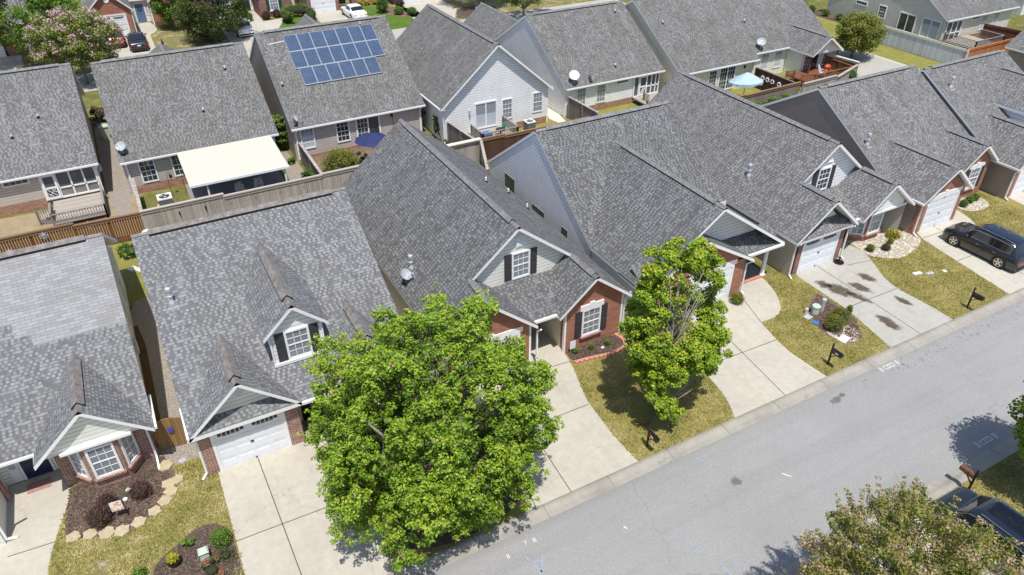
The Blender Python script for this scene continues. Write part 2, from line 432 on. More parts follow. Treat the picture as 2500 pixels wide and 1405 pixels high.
def asphalt():
    t=NT('asphalt'); p=t.pos(); a=t.noise(p,.16,5,.6); b=t.noise(p,1.4,5,.7); g=t.noise(p,34,2,.8); g2=t.noise(p,90,2,.8)
    col=t.mix(t.rng(a,.3,.7,0,1),(.288,.286,.285),(.328,.325,.322))
    col=t.mix(t.math('MULTIPLY',t.rng(b,.5,.75,0,1),.22),col,(.225,.225,.232))
    ln_=t.noise(t.n('Mapping',{'Vector':p,'Scale':(.05,.9,1)}).outputs[0],1.0,4,.6)
    col=t.mix(t.math('MULTIPLY',t.rng(ln_,.48,.62,0,1),.28),col,(.235,.233,.233))
    col=t.mix(.38,col,t.ramp(g,[(.25,.1),(.75,.8)]),'OVERLAY')
    col=t.mix(.3,col,t.ramp(g2,[(.25,.1),(.75,.8)]),'OVERLAY')
    # tar blotches along the far gutter
    sx=t.n('SeparateXYZ',{0:p}); y=sx.outputs[1]; x=sx.outputs[0]
    bl=t.rng(t.noise(p,3.4,6,.78),.55,.61,0,1)
    band=t.math('MULTIPLY',t.rng(y,14.1,14.7,0,1),t.math('MULTIPLY',t.rng(y,14.8,15.3,1,.35),t.rng(x,25,29,0,1)))
    col=t.mix(t.math('MULTIPLY',t.math('MULTIPLY',bl,band),.75),col,(.09,.09,.095))
    edge=t.math('MULTIPLY',t.rng(y,14.9,15.3,0,.35),1.0)
    col=t.mix(edge,col,(.2,.2,.205))
    v=t.n('TexVoronoi',{'Vector':t.n('VectorMath',{0:p,1:t.n('TexNoise',{'Vector':p,'Scale':.9}).outputs[1]},operation='ADD').outputs[0],'Scale':.075},feature='DISTANCE_TO_EDGE').outputs[0]
    col=t.mix(t.math('MULTIPLY',t.math('LESS_THAN',v,.0011),.3),col,(.12,.12,.125))
    t.bsdf(col,.9,0,.2,t.bump(g,.3,.01)); return t.mat
M['asphalt']=asphalt()
M['paint_w']=plain('road paint white',(.6,.6,.6),.8,var=.15,scale=20)
M['paint_b']=plain('road paint blue',(.25,.31,.41),.85,var=.25,scale=12)
M['sand']=plain('pale sand stone',(.66,.62,.52),.9,var=.12,scale=8)
# foliage
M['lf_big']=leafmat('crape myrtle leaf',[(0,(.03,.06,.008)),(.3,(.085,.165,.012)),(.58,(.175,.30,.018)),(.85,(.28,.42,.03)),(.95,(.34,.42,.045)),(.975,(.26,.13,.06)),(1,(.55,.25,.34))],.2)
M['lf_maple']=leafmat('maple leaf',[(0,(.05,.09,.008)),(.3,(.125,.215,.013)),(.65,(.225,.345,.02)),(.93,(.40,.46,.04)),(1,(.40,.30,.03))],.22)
M['lf_red']=leafmat('bronzed leaf',[(0,(.05,.07,.012)),(.3,(.15,.19,.025)),(.52,(.27,.30,.05)),(.68,(.33,.25,.09)),(.85,(.36,.22,.14)),(1,(.62,.52,.38))],.3)
M['lf_pink']=leafmat('pink crape myrtle leaf',[(0,(.03,.055,.01)),(.4,(.12,.18,.02)),(.78,(.32,.38,.06)),(.80,(.50,.27,.36)),(1,(.75,.5,.6))],.3)
M['lf_dark']=leafmat('olive leaf',[(0,(.018,.03,.010)),(.5,(.055,.085,.018)),(.85,(.12,.14,.04)),(1,(.24,.17,.08))],.25)
M['lf_green']=leafmat('green leaf',[(0,(.025,.06,.008)),(.5,(.09,.185,.018)),(1,(.22,.33,.045))],.3)
M['lf_yellow']=leafmat('golden leaf',[(0,(.16,.16,.01)),(.5,(.42,.37,.02)),(1,(.62,.55,.06))],.3)
M['lf_olive']=leafmat('yellow green leaf',[(0,(.06,.07,.01)),(.5,(.16,.18,.025)),(1,(.30,.29,.06))],.3)
M['lf_purple']=leafmat('purple leaf',[(0,(.02,.012,.012)),(.5,(.075,.03,.035)),(1,(.17,.075,.07))],.25)
M['lf_rose']=leafmat('rose leaf',[(0,(.03,.055,.02)),(.6,(.10,.15,.04)),(.82,(.16,.2,.06)),(.85,(.6,.04,.09)),(1,(.75,.12,.18))],.2)
M['lf_vine']=leafmat('variegated leaf',[(0,(.025,.06,.008)),(.6,(.10,.20,.03)),(1,(.36,.36,.10))],.3)
TH=.2
class House:
    def __init__(s,label,base,sh,wall,cap='cap_grey',name='house',group=None):
        s.root=empty(name,base,label,'house',group)
        s.sh,s.wm,s.cap=sh,wall,cap
        s.R=MB(); s.T=MB(); s.W=MB(); s.K=MB(); s.C=MB(); s.G=MB(); s.F=MB(); s.S=MB()
    def slab(s,top,m=0,th=TH):
        s.R.poly(top,m)
        n=len(top)
        for i in range(n):
            a,b=top[i],top[(i+1)%n]
            s.T.poly([(a[0],a[1],a[2]-th),(b[0],b[1],b[2]-th),(b[0],b[1],b[2]-.012),(a[0],a[1],a[2]-.012)])
        s.T.poly([(p[0],p[1],p[2]-th) for p in reversed(top)])
    def ridge(s,a,b,slope_dir,sl,vent=True,w=.17):
        """cap along a->b; slope_dir 'x' or 'y' says which way the slopes fall; sl = slope"""
        def strip(a,b,w,h,m):
            for sg in (-1,1):
                o=(sg*w,0) if slope_dir=='x' else (0,sg*w)
                A=(a[0],a[1],a[2]+h); B=(b[0],b[1],b[2]+h)
                A2=(a[0]+o[0],a[1]+o[1],a[2]+h-sl*w); B2=(b[0]+o[0],b[1]+o[1],b[2]+h-sl*w)
                A3=(A2[0],A2[1],A2[2]-h); B3=(B2[0],B2[1],B2[2]-h)
                q=[A,A2,B2,B]; s.C.poly(q if (sg>0)==(slope_dir=='y') else q[::-1],m)
                s.C.poly([A2,A3,B3,B2],1 if m==0 else m)
            for P in (a,b):
                o=(w,0) if slope_dir=='x' else (0,w)
                s.C.poly([(P[0]-o[0],P[1]-o[1],P[2]+h-sl*w),(P[0],P[1],P[2]+h),(P[0]+o[0],P[1]+o[1],P[2]+h-sl*w),(P[0]+o[0],P[1]+o[1],P[2]-sl*w),(P[0]-o[0],P[1]-o[1],P[2]-sl*w)],1)
        keep=s.C; s.C=MB()
        strip(a,b,w*.8,.03,0)
        if vent:
            A=Vector(a);B=Vector(b); d=(B-A); L=d.length; d.normalize(); e=min(.7,L*.12)
            k=1.0 if s.cap!='cap_brown' else 1.25
            strip(tuple(A+d*e),tuple(B-d*e),w*1.1*k,.09*k,0)
        s.C.build('ridge_cap',[M[s.cap],M['vent_dark']],s.root); s.C=keep
    def gable_x(s,x0,x1,yf,yr,yb,ze,zr,zeb=None,wall=True,vent=True,ins=(.3,.3),oh=.4,wallm=None,front=None,split=None):
        zeb=zeb if zeb is not None else zr-(zr-ze)/(yr-yf)*(yb-yr)
        sf=(zr-ze)/(yr-yf); sb=(zr-zeb)/(yb-yr)
        if front is None: s.slab([(x0,yf,ze),(x1,yf,ze),(x1,yr,zr),(x0,yr,zr)])
        else:
            for f in front: s.slab(f[0],f[1])
        s.slab([(x1,yb,zeb),(x0,yb,zeb),(x0,yr,zr),(x1,yr,zr)])
        s.ridge((x0,yr,zr),(x1,yr,zr),'y',sf,vent)
        if wall:
            wf=yf+oh; wb=yb-oh
            prof=[(wf,0),(wb,0),(wb,zeb+sb*oh-TH),(yr,zr-TH),(wf,ze+sf*oh-TH)]
            xa,xb=x0+ins[0],x1-ins[1]
            W=s.W
            W.poly([(xa,y,z) for y,z in prof[::-1]]); W.poly([(xb,y,z) for y,z in prof])
            W.poly([(xa,wf,0),(xb,wf,0),(xb,wf,prof[4][1]),(xa,wf,prof[4][1])])
            W.poly([(xb,wb,0),(xa,wb,0),(xa,wb,prof[2][1]),(xb,wb,prof[2][1])])
        return dict(yf=yf,ze=ze,s=sf,x0=x0,x1=x1,yr=yr,zr=zr)
    def gable_y(s,xc,w,ya,yb,ze,zr,wall=True,vent=True,ins=.3,oh=.35,wallmb=None):
        """ridge along Y from ya (front fascia) to yb"""
        sl=(zr-ze)/w
        s.slab([(xc-w,yb,ze),(xc-w,ya,ze),(xc,ya,zr),(xc,yb,zr)])
        s.slab([(xc+w,ya,ze),(xc+w,yb,ze),(xc,yb,zr),(xc,ya,zr)])
        s.ridge((xc,ya,zr),(xc,yb,zr),'x',sl,vent)
        if wall:
            W=wallmb or s.W; wf,wb=ya+oh,yb-oh; a=xc-w+ins; b=xc+w-ins; zz=ze+sl*ins-TH
            pr=[(a,0),(b,0),(b,zz),(xc,zr-TH),(a,zz)]
            W.poly([(x,wf,z) for x,z in pr]); W.poly([(x,wb,z) for x,z in pr[::-1]])
            W.poly([(a,wb,0),(a,wf,0),(a,wf,zz),(a,wb,zz)]); W.poly([(b,wf,0),(b,wb,0),(b,wb,zz),(b,wf,zz)])
    def cross(s,xc,wl,wr,yf,ze,zr,main,wall_y=None,mb=None,vent=True,zer=None,zlo=None,cap=True,ins=.3,yeb=None):
        """gable facing the street, roofs die into the main slope"""
        zer=ze if zer is None else zer
        sL=(zr-ze)/wl; sR=(zr-zer)/wr
        def ym(z): return main['yf']+(z-main['ze'])/main['s']
        yl=max(ym(ze),yf+.02) if yeb is None else yeb; yr_=max(ym(zer),yf+.02) if yeb is None else yeb; yk=ym(zr)
        s.slab([(xc-wl,yl,ze),(xc-wl,yf,ze),(xc,yf,zr),(xc,yk,zr)])
        s.slab([(xc+wr,yf,zer),(xc+wr,yr_,zer),(xc,yk,zr),(xc,yf,zr)])
        if cap: s.ridge((xc,yf,zr),(xc,yk-.1,zr),'x',(sL+sR)/2,vent)
        if wall_y is not None:
            mb=mb or s.W
            if zlo is None: zlo=main['ze']+main['s']*(wall_y-main['yf'])-.02
            a=xc-wl+ins; za=zr-(xc-a)*sL-TH
            if za<zlo: a=xc-(zr-TH-zlo)/sL; za=zlo
            b=xc+wr-ins; zb=zr-(b-xc)*sR-TH
            if zb<zlo: b=xc+(zr-TH-zlo)/sR; zb=zlo
            pts=[(a,zlo),(b,zlo)]
            if zb>zlo+.01: pts.append((b,zb))
            pts.append((xc,zr-TH))
            if za>zlo+.01: pts.append((a,za))
            mb.poly([(x,wall_y,z) for x,z in pts]); mb.poly([(x,wall_y+.12,z) for x,z in pts[::-1]])
            # barge soffit depth is part of the fascia
        return yk
    def gutter(s,a,b,side):
        """a,b along the eave; side: outward unit (x,y)"""
        w=.09
        A=Vector(a)+Vector((side[0]*w/2,side[1]*w/2,-.07)); B=Vector(b)+Vector((side[0]*w/2,side[1]*w/2,-.07))
        s.G.bar(A,B,w,.11)
    def downspout(s,x,y,ztop,out=(0,-1),run=.5,off=.06):
        D=MB(); o=Vector((out[0],out[1],0)); p=Vector((x,y,0))+o*off
        e=p+o*.35
        D.bar(e+Vector((0,0,ztop-.1)),p+Vector((0,0,ztop-.45)),.08,.07)
        D.bar(p+Vector((0,0,ztop-.42)),p+Vector((0,0,.14)),.08,.07)
        D.bar(p+Vector((0,0,.16)),p+o*run+Vector((0,0,.06)),.08,.07)
        return D.build('downspout',M['gutter'],s.root)
    def pipe(s,p,h=.4,r=.05,flue=False):
        D=MB(); x,y,z=p
        if flue:
            D.lathe((x,y,z-.15),[(.13,0),(.13,.2),(.085,.34),(.085,.5),(.115,.51),(.115,.55),(.085,.56),(.085,.78),(.12,.79),(.12,.92),(.02,.96)],14)
            D.box(x-.24,x+.24,y-.27,y-.23,z-.15,z-.05)
            return D.build('flue_pipe',M['metal'],s.root,False)
        D.lathe((x,y,z-.1),[(r,0),(r,h+.1),(r*.8,h+.1)],10)
        D.lathe((x,y,z-.12),[(.14,0),(.09,.16),(.06,.22)],10,1)
        return D.build('vent_pipe',[M['white_pvc'],M['black']],s.root)
    def finish(s,found=None):
        for mb,name,mt in ((s.W,'wall',M[s.wm] if isinstance(s.wm,str) else s.wm),(s.K,'brick_wall',M[s.kb] if hasattr(s,'kb') else M['brick']),
                           (s.F,'foundation',M['brick_found']),(s.R,'roof',[M[s.sh],M['sh_new']]),(s.T,'fascia',M['trim']),(s.G,'gutter',M['gutter']),
                           (s.C,'ridge_cap',[M[s.cap],M['vent_dark']]),(s.S,'corner_trim',M['trim'])):
            if mb.f:
                for q in (mb.pieces() if name!='roof' and name!='fascia' else [mb]): q.build(name,mt,s.root)

def window(root,F,w,h,g='g_blind',cols=3,rows=2,shut=None,sill=None,hung=True,trim=.09,trimm='trim',name='window',pr=1.0):
    """F = bottom centre of the opening on the wall face"""
    fr=MB(); t=trim
    e=.06*pr
    fr.lbox(F,-w/2-t,-w/2,-.02,e,-t,h+t); fr.lbox(F,w/2,w/2+t,-.02,e,-t,h+t)
    fr.lbox(F,-w/2,w/2,-.02,e,-t,0); fr.lbox(F,-w/2,w/2,-.02,e,h,h+t)
    if hung: fr.lbox(F,-w/2,w/2,-.02,.045,h/2-.025,h/2+.025)
    for c in range(1,cols): fr.lbox(F,-w/2+w*c/cols-.012,-w/2+w*c/cols+.012,-.02,max(.02,.032*pr),0,h)
    n=rows*2 if hung else rows
    for r in range(1,n):
        if hung and r==rows: continue
        fr.lbox(F,-w/2,w/2,-.02,.032,h*r/n-.012,h*r/n+.012)
    wo=fr.build(name,M[trimm],root)
    p=MB(); p.lpoly(F,[(-w/2,0),(w/2,0),(w/2,h),(-w/2,h)],.018)
    p.build('pane',M[g],wo)
    if sill:
        q=MB(); q.lbox(F,-w/2-t-.08,w/2+t+.08,0,.13,-t-.1,-t); q.build('sill',M[sill],wo)
    if shut:
        for sg in (-1,1):
            q=MB(); c=sg*(w/2+t+.2)
            q.lbox(F,c-.19,c+.19,0,.035,-t,h+t)
            for a,b in ((.06,.46),(.54,.94)):
                q.lbox(F,c-.13,c+.13,.035,.05,-t+(h+2*t)*a,-t+(h+2*t)*b)
            q.build('shutter',M[shut],root)
    return wo

def slider(root,F,w,h,gl='g_dark',gr='g_dark',grid=None,name='sliding_door'):
    fr=MB(); t=.11
    fr.lbox(F,-w/2-t,-w/2,-.02,.06,-.08,h+t); fr.lbox(F,w/2,w/2+t,-.02,.06,-.08,h+t)
    fr.lbox(F,-w/2,w/2,-.02,.06,-.08,.03); fr.lbox(F,-w/2,w/2,-.02,.06,h,h+t); fr.lbox(F,-.05,.05,-.02,.05,.03,h)
    for side in (grid or ()):
        a,b=(-w/2,-.05) if side=='l' else (.05,w/2)
        for c in (1,2): fr.lbox(F,a+(b-a)*c/3-.012,a+(b-a)*c/3+.012,-.02,.03,.03,h)
        for r in range(1,5): fr.lbox(F,a,b,-.02,.03,h*r/5-.012,h*r/5+.012)
    fo=fr.build(name,M['trim'],root)
    for a,b,m in ((-w/2,-.05,gl),(.05,w/2,gr)):
        p=MB(); p.lpoly(F,[(a,.03),(b,.03),(b,h),(a,h)],.018); p.build('pane',M[m],fo)
    return fo

def garage_door(root,F,w,h,lites=True,header=None,lintel=False):
    fr=MB(); t=.12
    fr.lbox(F,-w/2-t,-w/2,-.02,.05,0,h+t); fr.lbox(F,w/2,w/2+t,-.02,.05,0,h+t); fr.lbox(F,-w/2,w/2,-.02,.05,h,h+t)
    fo=fr.build('garage_frame',M['trim'],root)
    d=MB()
    for k in range(4):
        z0=k*h/4+.012; z1=(k+1)*h/4-.012
        d.lbox(F,-w/2,w/2,-.03,.012,z0,z1)
        for c in range(4):
            a=-w/2+w*c/4+.07; b=-w/2+w*(c+1)/4-.07
            if not (lites and k==3): d.lbox(F,a,b,.012,.022,z0+.09,z1-.09)
    d.lbox(F,-w/2,w/2,-.045,-.03,0,h)
    do=d.build('garage_door',M['door_white'],root)
    if lites:
        for sg in (-1,1):
            q=MB(); c=sg*w/4
            for i in range(6):
                a=c-.52+i*.175
                q.lbox(F,a,a+.145,.012,.02,h*.875-.05,h*.875+.1)
                if i in (1,2,3,4): q.lbox(F,a,a+.145,.012,.02,h*.875-.1,h*.875-.07)
            q.build('door_lite',M['black'],do)
    hd=MB(); hd.lbox(F,-.07,.07,.022,.05,h*.47,h*.5); hd.lbox(F,-.04,.04,.022,.06,.1,.13); hd.build('handle',M['black'],do)
    if lintel:
        q=MB(); q.lbox(F,-w/2-.25,w/2+.25,0,.055,h+t,h+t+.28); q.lbox(F,-.14,.14,0,.085,h+t-.03,h+t+.38); q.build('lintel',M['trim'],root)
    return do

def front_door(root,F,w,h,mat,lights=(True,True),number=None,wreath=False):
    d=MB(); d.lbox(F,-w/2,w/2,-.03,.03,0,h)
    for c in (-1,1):
        for a,b in ((.1,.42),(.48,.8),(.85,.95)): d.lbox(F,c*w/4-.15,c*w/4+.15,.03,.042,h*a,h*b)
    do=d.build('front_door',M[mat],root)
    q=MB(); q.lathe((F[0]+(w/2-.1),F[1]-.07,F[2]+1.0),[(.01,0),(.04,.02),(.01,.06)],8); q.build('handle',M['gold'],do)
    fr=MB(); fr.lbox(F,-w/2-.09,-w/2,-.03,.05,0,h+.1); fr.lbox(F,w/2,w/2+.09,-.03,.05,0,h+.1); fr.lbox(F,-w/2,w/2,-.03,.05,h,h+.1)
    fr.build('door_frame',M['trim'],root)
    for sg,on in zip((-1,1),lights):
        if on:
            c=sg*(w/2+.28); G_=(F[0]+c*math.cos(F[3]),F[1]+c*math.sin(F[3]),F[2]+.75,F[3])
            window(root,G_,.24,1.15,'g_shade',1,2,hung=False,name='sidelight',trim=.06)
            q=MB(); q.lbox(F,c-.17,c+.17,-.02,.03,0,.66); q.build('sidelight_panel',M['trim'],root)
    if wreath:
        q=MB(); pts=[(F[0]+.2*math.cos(t),F[1]-.06,F[2]+1.55+.2*math.sin(t)) for t in np.linspace(0,2*math.pi,17)]
        q.tube(pts,.055,6); q.build('wreath',M['shutter_green'],do)
    return do

def text_part(s,F,size,mat,parent,name='house_number'):
    cu=bpy.data.curves.new('t','FONT'); cu.body=s; cu.size=size; cu.extrude=.008; cu.align_x='CENTER'
    ob=bpy.data.objects.new('t',cu); COL.objects.link(ob)
    dg=bpy.context.evaluated_depsgraph_get(); me=bpy.data.meshes.new_from_object(ob.evaluated_get(dg))
    bpy.data.objects.remove(ob)
    q=MB(); c,t=math.cos(F[3]),math.sin(F[3])
    V=[(F[0]+v.co.x*c+v.co.z*t, F[1]+v.co.x*t-v.co.z*c, F[2]+v.co.y) for v in me.vertices]
    q.mesh(V,[tuple(p.vertices) for p in me.polygons])
    bpy.data.meshes.remove(me)
    return q.build(name,M[mat],parent)

def text_flat(s,x,y,z,size,rot,mat,name,kind='structure'):
    cu=bpy.data.curves.new('t','FONT'); cu.body=s; cu.size=size; cu.align_x='CENTER'
    ob=bpy.data.objects.new('t',cu); COL.objects.link(ob)
    dg=bpy.context.evaluated_depsgraph_get(); me=bpy.data.meshes.new_from_object(ob.evaluated_get(dg)); bpy.data.objects.remove(ob)
    q=MB(); c,t=math.cos(rot),math.sin(rot)
    q.mesh([(x+v.co.x*c-v.co.y*t,y+v.co.x*t+v.co.y*c,z) for v in me.vertices],[tuple(p.vertices) for p in me.polygons])
    bpy.data.meshes.remove(me)
    return tag(q.build(name,M[mat]),kind=kind)
R90=-math.pi/2
def wallbox(mb,x0,x1,y0,y1,z0,z1): mb.box(x0,x1,y0,y1,z0,z1)

# ---------------------------------------------------------------- H1 : bay-window house at the left edge
h=House('brick house with a bay window and a patch of paler shingles',(-8,33,0),'sh_blue','offwhite','cap_brown')
h.kb='brick_mix'
sp=.5705; ys=29.42; zs=2.45+sp*(ys-25.6)
X0,X1=-14.5,-2.55
fr=[([(X0,25.6,2.45),(X1,25.6,2.45),(X1,ys,zs),(X0,ys,zs)],0)]
def onr(x,y): return (x,y,2.45+sp*(y-25.6))
st=[(-6.0,ys),(-6.0,29.9),(-6.6,29.9),(-6.6,30.5),(-7.1,30.5),(-7.1,31.1),(-7.7,31.1),(-7.7,31.9),(-8.6,31.9),(-8.6,33.4)]
fr.append(([onr(X1,ys)]+[onr(X1,33.4)]+[onr(*p) for p in st[::-1]],1))
fr.append(([onr(*p) for p in st]+[onr(X0,33.4),onr(X0,ys)],0))
m=h.gable_x(X0,X1,25.6,33.4,41.2,2.45,6.9,front=fr,wall=False)
# few old darker tabs inside the pale patch
# body
W=h.W; prof=[(27.1,0),(40.2,0),(40.2,2.5),(33.4,6.7),(27.1,3.1)]
W.poly([(-2.9,y,z) for y,z in prof]); W.poly([(-14,40.2,0),(-2.9,40.2,0),(-2.9,40.2,2.5),(-14,40.2,2.5)])
W.poly([(-14,27.1,0),(-2.9,27.1,0),(-2.9,27.1,3.1),(-14,27.1,3.1)])
h.cross(-4.72,2.05,2.15,24.85,2.42,4.28,m,wall_y=25.12,zlo=2.38,ins=.32)
h.gutter((X1,24.9,2.42),(X1,27.0,2.42),(1,0)); h.gutter((-8.4,25.6,2.45),(-6.75,25.6,2.45),(0,-1)); h.G.bar((-6.72,25.55,2.38),(-6.72,24.95,2.36),.1,.12)
# brick piers and bay
K=h.K
K.box(-6.3,-5.85,25.86,27.1,0,2.45); K.box(-3.42,-2.88,25.86,27.1,0,2.45); K.box(-5.85,-3.42,26.1,27.1,0,2.45)
bay=[(-5.86,25.9),(-5.26,25.15),(-4.02,25.15),(-3.42,25.9)]
for (a,b) in zip(bay[:-1],bay[1:]): K.poly([(a[0],a[1],0),(b[0],b[1],0),(b[0],b[1],2.42),(a[0],a[1],2.42)])
h.S.bar((-5.9,25.05,2.4),(-3.4,25.05,2.4),.14,.12)
for i,(a,b) in enumerate(zip(bay[:-1],bay[1:])):
    L=math.hypot(b[0]-a[0],b[1]-a[1]); ang=math.atan2(b[1]-a[1],b[0]-a[0])
    w=.82 if i==1 else .55
    window(h.root,((a[0]+b[0])/2,(a[1]+b[1])/2,.68,ang),w,1.42,'g_blind',3 if i==1 else 2,2,sill='brick_found')
# entry
K.box(-8.2,-6.3,27.06,27.1,2.3,2.45)
front_door(h.root,(-7.25,27.08,0.05,0),.95,2.05,'navy',(True,True))
text_part('227',(-7.3,27.045,1.55,0),.2,'gold',h.root)
q=MB(); q.bar((-8.3,26.85,.03),(-8.22,27.0,1.35),.26,.03); q.build('welcome_board',M['shutter_green'],h.root) if False else None
# garage wing on the left
h.W.poly([(-8.45,23.95,0),(-8.45,27.1,0),(-8.45,27.1,2.3),(-8.45,23.95,2.3)]); h.W.poly([(-13.5,23.95,0),(-8.45,23.95,0),(-8.45,23.95,2.3),(-13.5,23.95,2.3)])
h.cross(-11.2,2.55,2.55,23.6,2.4,4.5,m,wall_y=23.97,zlo=2.28)
h.downspout(-8.45,24.05,2.4,(1,0),.35); h.downspout(-2.95,25.8,2.4,(0,-1),.75)
q=MB(); q.box(-2.9,-2.7,31.9,32.4,1.1,1.75); q.build('meter_box',M['metal'],h.root)
for y0 in (34.6,37.0): window(h.root,(-2.9,y0,1.0,math.pi/2),.9,1.4,'g_dark',3,2)
h.finish()

# ---------------------------------------------------------------- H2 : dormer house
h=House('house with a white dormer over its garage, beside the cedar gate',(3.3,31,0),'sh_blue','cream','cap_brown'); h.kb='brick_mix'
m=h.gable_x(-1.44,8.12,23.4,31.9,40.4,2.55,7.22,wall=False,vent=True)
h.C.f and None
W=h.W; s_=m['s']
prof=[(26.0,0),(40.0,0),(40.0,2.5),(31.9,6.98),(26.0,3.7)]
for x in (-1.12,7.8): W.poly([(x,y,z) for y,z in prof])
W.poly([(-1.12,40.0,0),(7.8,40.0,0),(7.8,40.0,2.5),(-1.12,40.0,2.5)]); W.poly([(-1.12,25.0,0),(7.8,25.0,0),(7.8,25.0,2.9),(-1.12,25.0,2.9)])
W.poly([(7.8,23.75,0),(7.8,26,0),(7.8,26,3.9),(7.8,23.75,2.6)]); W.poly([(-1.12,23.75,0),(-1.12,26,0),(-1.12,26,3.9),(-1.12,23.75,2.6)])
gw=MB()
yk=h.cross(.74,2.18,2.19,23.4,2.55,4.5,m,wall_y=23.95,mb=gw)
h.cross(6.1,2.05,2.0,23.4,2.55,4.45,m,wall_y=23.95,mb=gw)
[q.build('gable_wall',M['offwhite'],h.root) for q in gw.pieces()]
v=MB(); v.lathe((.72,0,0),[(.22,0),(.24,.02),(.24,.04)],18); V2=MB()
V2.mesh([(x,23.95-z-.005,3.7+(y)) for x,y,z in [(a[0],a[1],a[2]) for a in v.v]],v.f)
V2.build('gable_vent',M['trim_shaded'],h.root)
K=h.K
K.box(-1.22,-.72,23.75,25,0,2.4); K.box(2.2,2.78,23.75,25.0,0,2.4); K.box(-.72,2.2,23.8,25,2.28,2.42)
h.S.box(-1.25,2.8,23.6,23.85,2.3,2.42)
garage_door(h.root,(.73,23.79,0,0),2.72,2.16)
K.box(4.2,7.7,23.75,24.9,0,2.4)
window(h.root,(5.95,23.75,.75,0),.9,1.4,'g_blind',3,2,shut='shutter',sill='brick_found')
front_door(h.root,(3.5,24.95,.08,0),.95,2.05,'black',(False,False))
text_part('230',(3.35,23.33,2.22,0),.17,'gold',h.root)
h.G.bar((2.95,23.34,2.5),(4.05,23.34,2.5),.12,.12); h.gutter((-1.44,23.45,2.55),(-1.44,25.4,2.55),(-1,0))
h.downspout(-1.22,23.82,2.4,(-.7,-.7),.3); h.downspout(4.15,23.75,2.45,(0,-1),.3)
h.pipe((-.63,28.62,2.55+s_*(28.62-23.4)),flue=True)
# dormer
dw=MB(); ze,zr=5.13,6.36
yk=h.cross(3.5,1.33,1.33,24.72,ze,zr,m,wall_y=25.0,mb=dw,zlo=3.35,ins=.27,vent=True)
for sg in (-1,1):
    x=3.5+sg*1.05; yb=23.4+(ze-2.55)/s_
    dw.poly([(x,25.0,3.45),(x,yb+.3,5.0),(x,25.0,5.0)])
do=dw.build('dormer',M['white'],h.root)
window(h.root,(3.52,25.0,3.66,0),.84,1.28,'g_blind',3,2,shut='shutter',hung=True)
q=MB(); q.bar((2.4,24.94,3.5),(4.6,24.94,3.5),.1,.14); q.bar((2.43,24.97,3.5),(2.43,24.97,5.1),.06,.1); q.bar((4.57,24.97,3.5),(4.57,24.97,5.1),.06,.1); q.build('dormer_trim',M['trim'],h.root)
h.finish()

# ---------------------------------------------------------------- H3 / H5 : ridge running back from the street
def house_deep(label,xl,xr,xc,zr,ya,yb,wall,sh,cap,garx,roomx,gable_y_,pent,kb,gw,smooth=True):
    h=House(label,((xl+xr)/2,33,0),sh,wall,cap); h.kb=kb
    ze=2.55; sL=(zr-ze)/(xc-xl); sR=(zr-ze)/(xr-xc)
    zg=ze+sL*(garx-xl); zg2=ze+sR*(xr-roomx)
    yf=gable_y_
    # main slopes, with the two front gables' outer slopes carrying on
    h.slab([(xl,yb,ze),(xl,yf,ze),(garx,yf,zg),(garx,ya,zg),(xc,ya,zr),(xc,yb,zr)])
    h.slab([(xr,yf,ze),(xr,yb,ze),(xc,yb,zr),(xc,ya,zr),(roomx,ya,zg2),(roomx,yf,zg2)])
    h.ridge((xc,ya,zr),(xc,yb,zr),'x',sL)
    wy=ya+.38
    gi=garx+(zg-ze)/.85; ri=roomx-(zg2-ze)/.85
    h.slab([(gi,yf,ze),(gi,wy,ze),(garx,wy,zg),(garx,yf,zg)][:2]+[(garx,wy,zg),(garx,yf,zg)])
    h.slab([(ri,wy,ze),(ri,yf,ze),(roomx,yf,zg2),(roomx,wy,zg2)])
    h.ridge((garx,yf,zg),(garx,ya+.2,zg),'x',.85,True); h.ridge((roomx,yf,zg2),(roomx,ya+.2,zg2),'x',.85,True)
    # infill slope between the gables
    si=.40 if not pent else .3
    ye=yf+.4; zi=ze+si*(wy-ye)
    h.slab([(garx+.05,ye,ze+.0),(roomx-.05,ye,ze+.0),(roomx-.05,wy,zi),(garx+.05,wy,zi)])
    h.G.bar((gi,ye-.06,ze-.06),(ri,ye-.06,ze-.06),.12,.12)
    # upper gable wall
    g=MB(); zb=zi-.3
    a=xl+.6
    pts=[(garx-.4,zg-.6),(roomx+.4,zg2-.6),(roomx+.3,zg2-.35),(xc,zr-TH),(garx-.3,zg-.35)]
    g.poly([(garx-.2,wy,zi-.3),(roomx+.2,wy,zi-.3),(roomx+.2,wy,zr-TH-sR*(roomx+.2-xc)),(xc,wy,zr-TH),(garx-.2,wy,zr-TH-sL*(xc-garx+.2))])
    g.build('gable_wall',M[gw],h.root)
    # body
    W=h.W; a,b=xl+.32,xr-.32
    za=ze+sL*.32-TH; zb2=ze+sR*.32-TH
    y0=yf+.35
    W.poly([(a,yb-.35,0),(a,y0,0),(a,y0,za),(a,yb-.35,za)]); W.poly([(b,y0,0),(b,yb-.35,0),(b,yb-.35,zb2),(b,y0,zb2)])
    W.poly([(a,yb-.35,0),(b,yb-.35,0),(b,yb-.35,zb2),(xc,yb-.35,zr-TH),(a,yb-.35,za)])
    None
    return h,dict(ze=ze,sL=sL,sR=sR,zg=zg,zg2=zg2,gi=gi,ri=ri,wy=wy,zi=zi,yf=yf,ye=ye,a=a,b=b,za=za,zb=zb2)

h,d=house_deep('house with twin brick gables below one white siding gable',9.35,19.35,14.2,6.62,25.42,40.2,'cream','sh_dark','cap_grey',11.68,17.2,23.15,False,'brick','offwhite')
K=h.K; yw=23.5
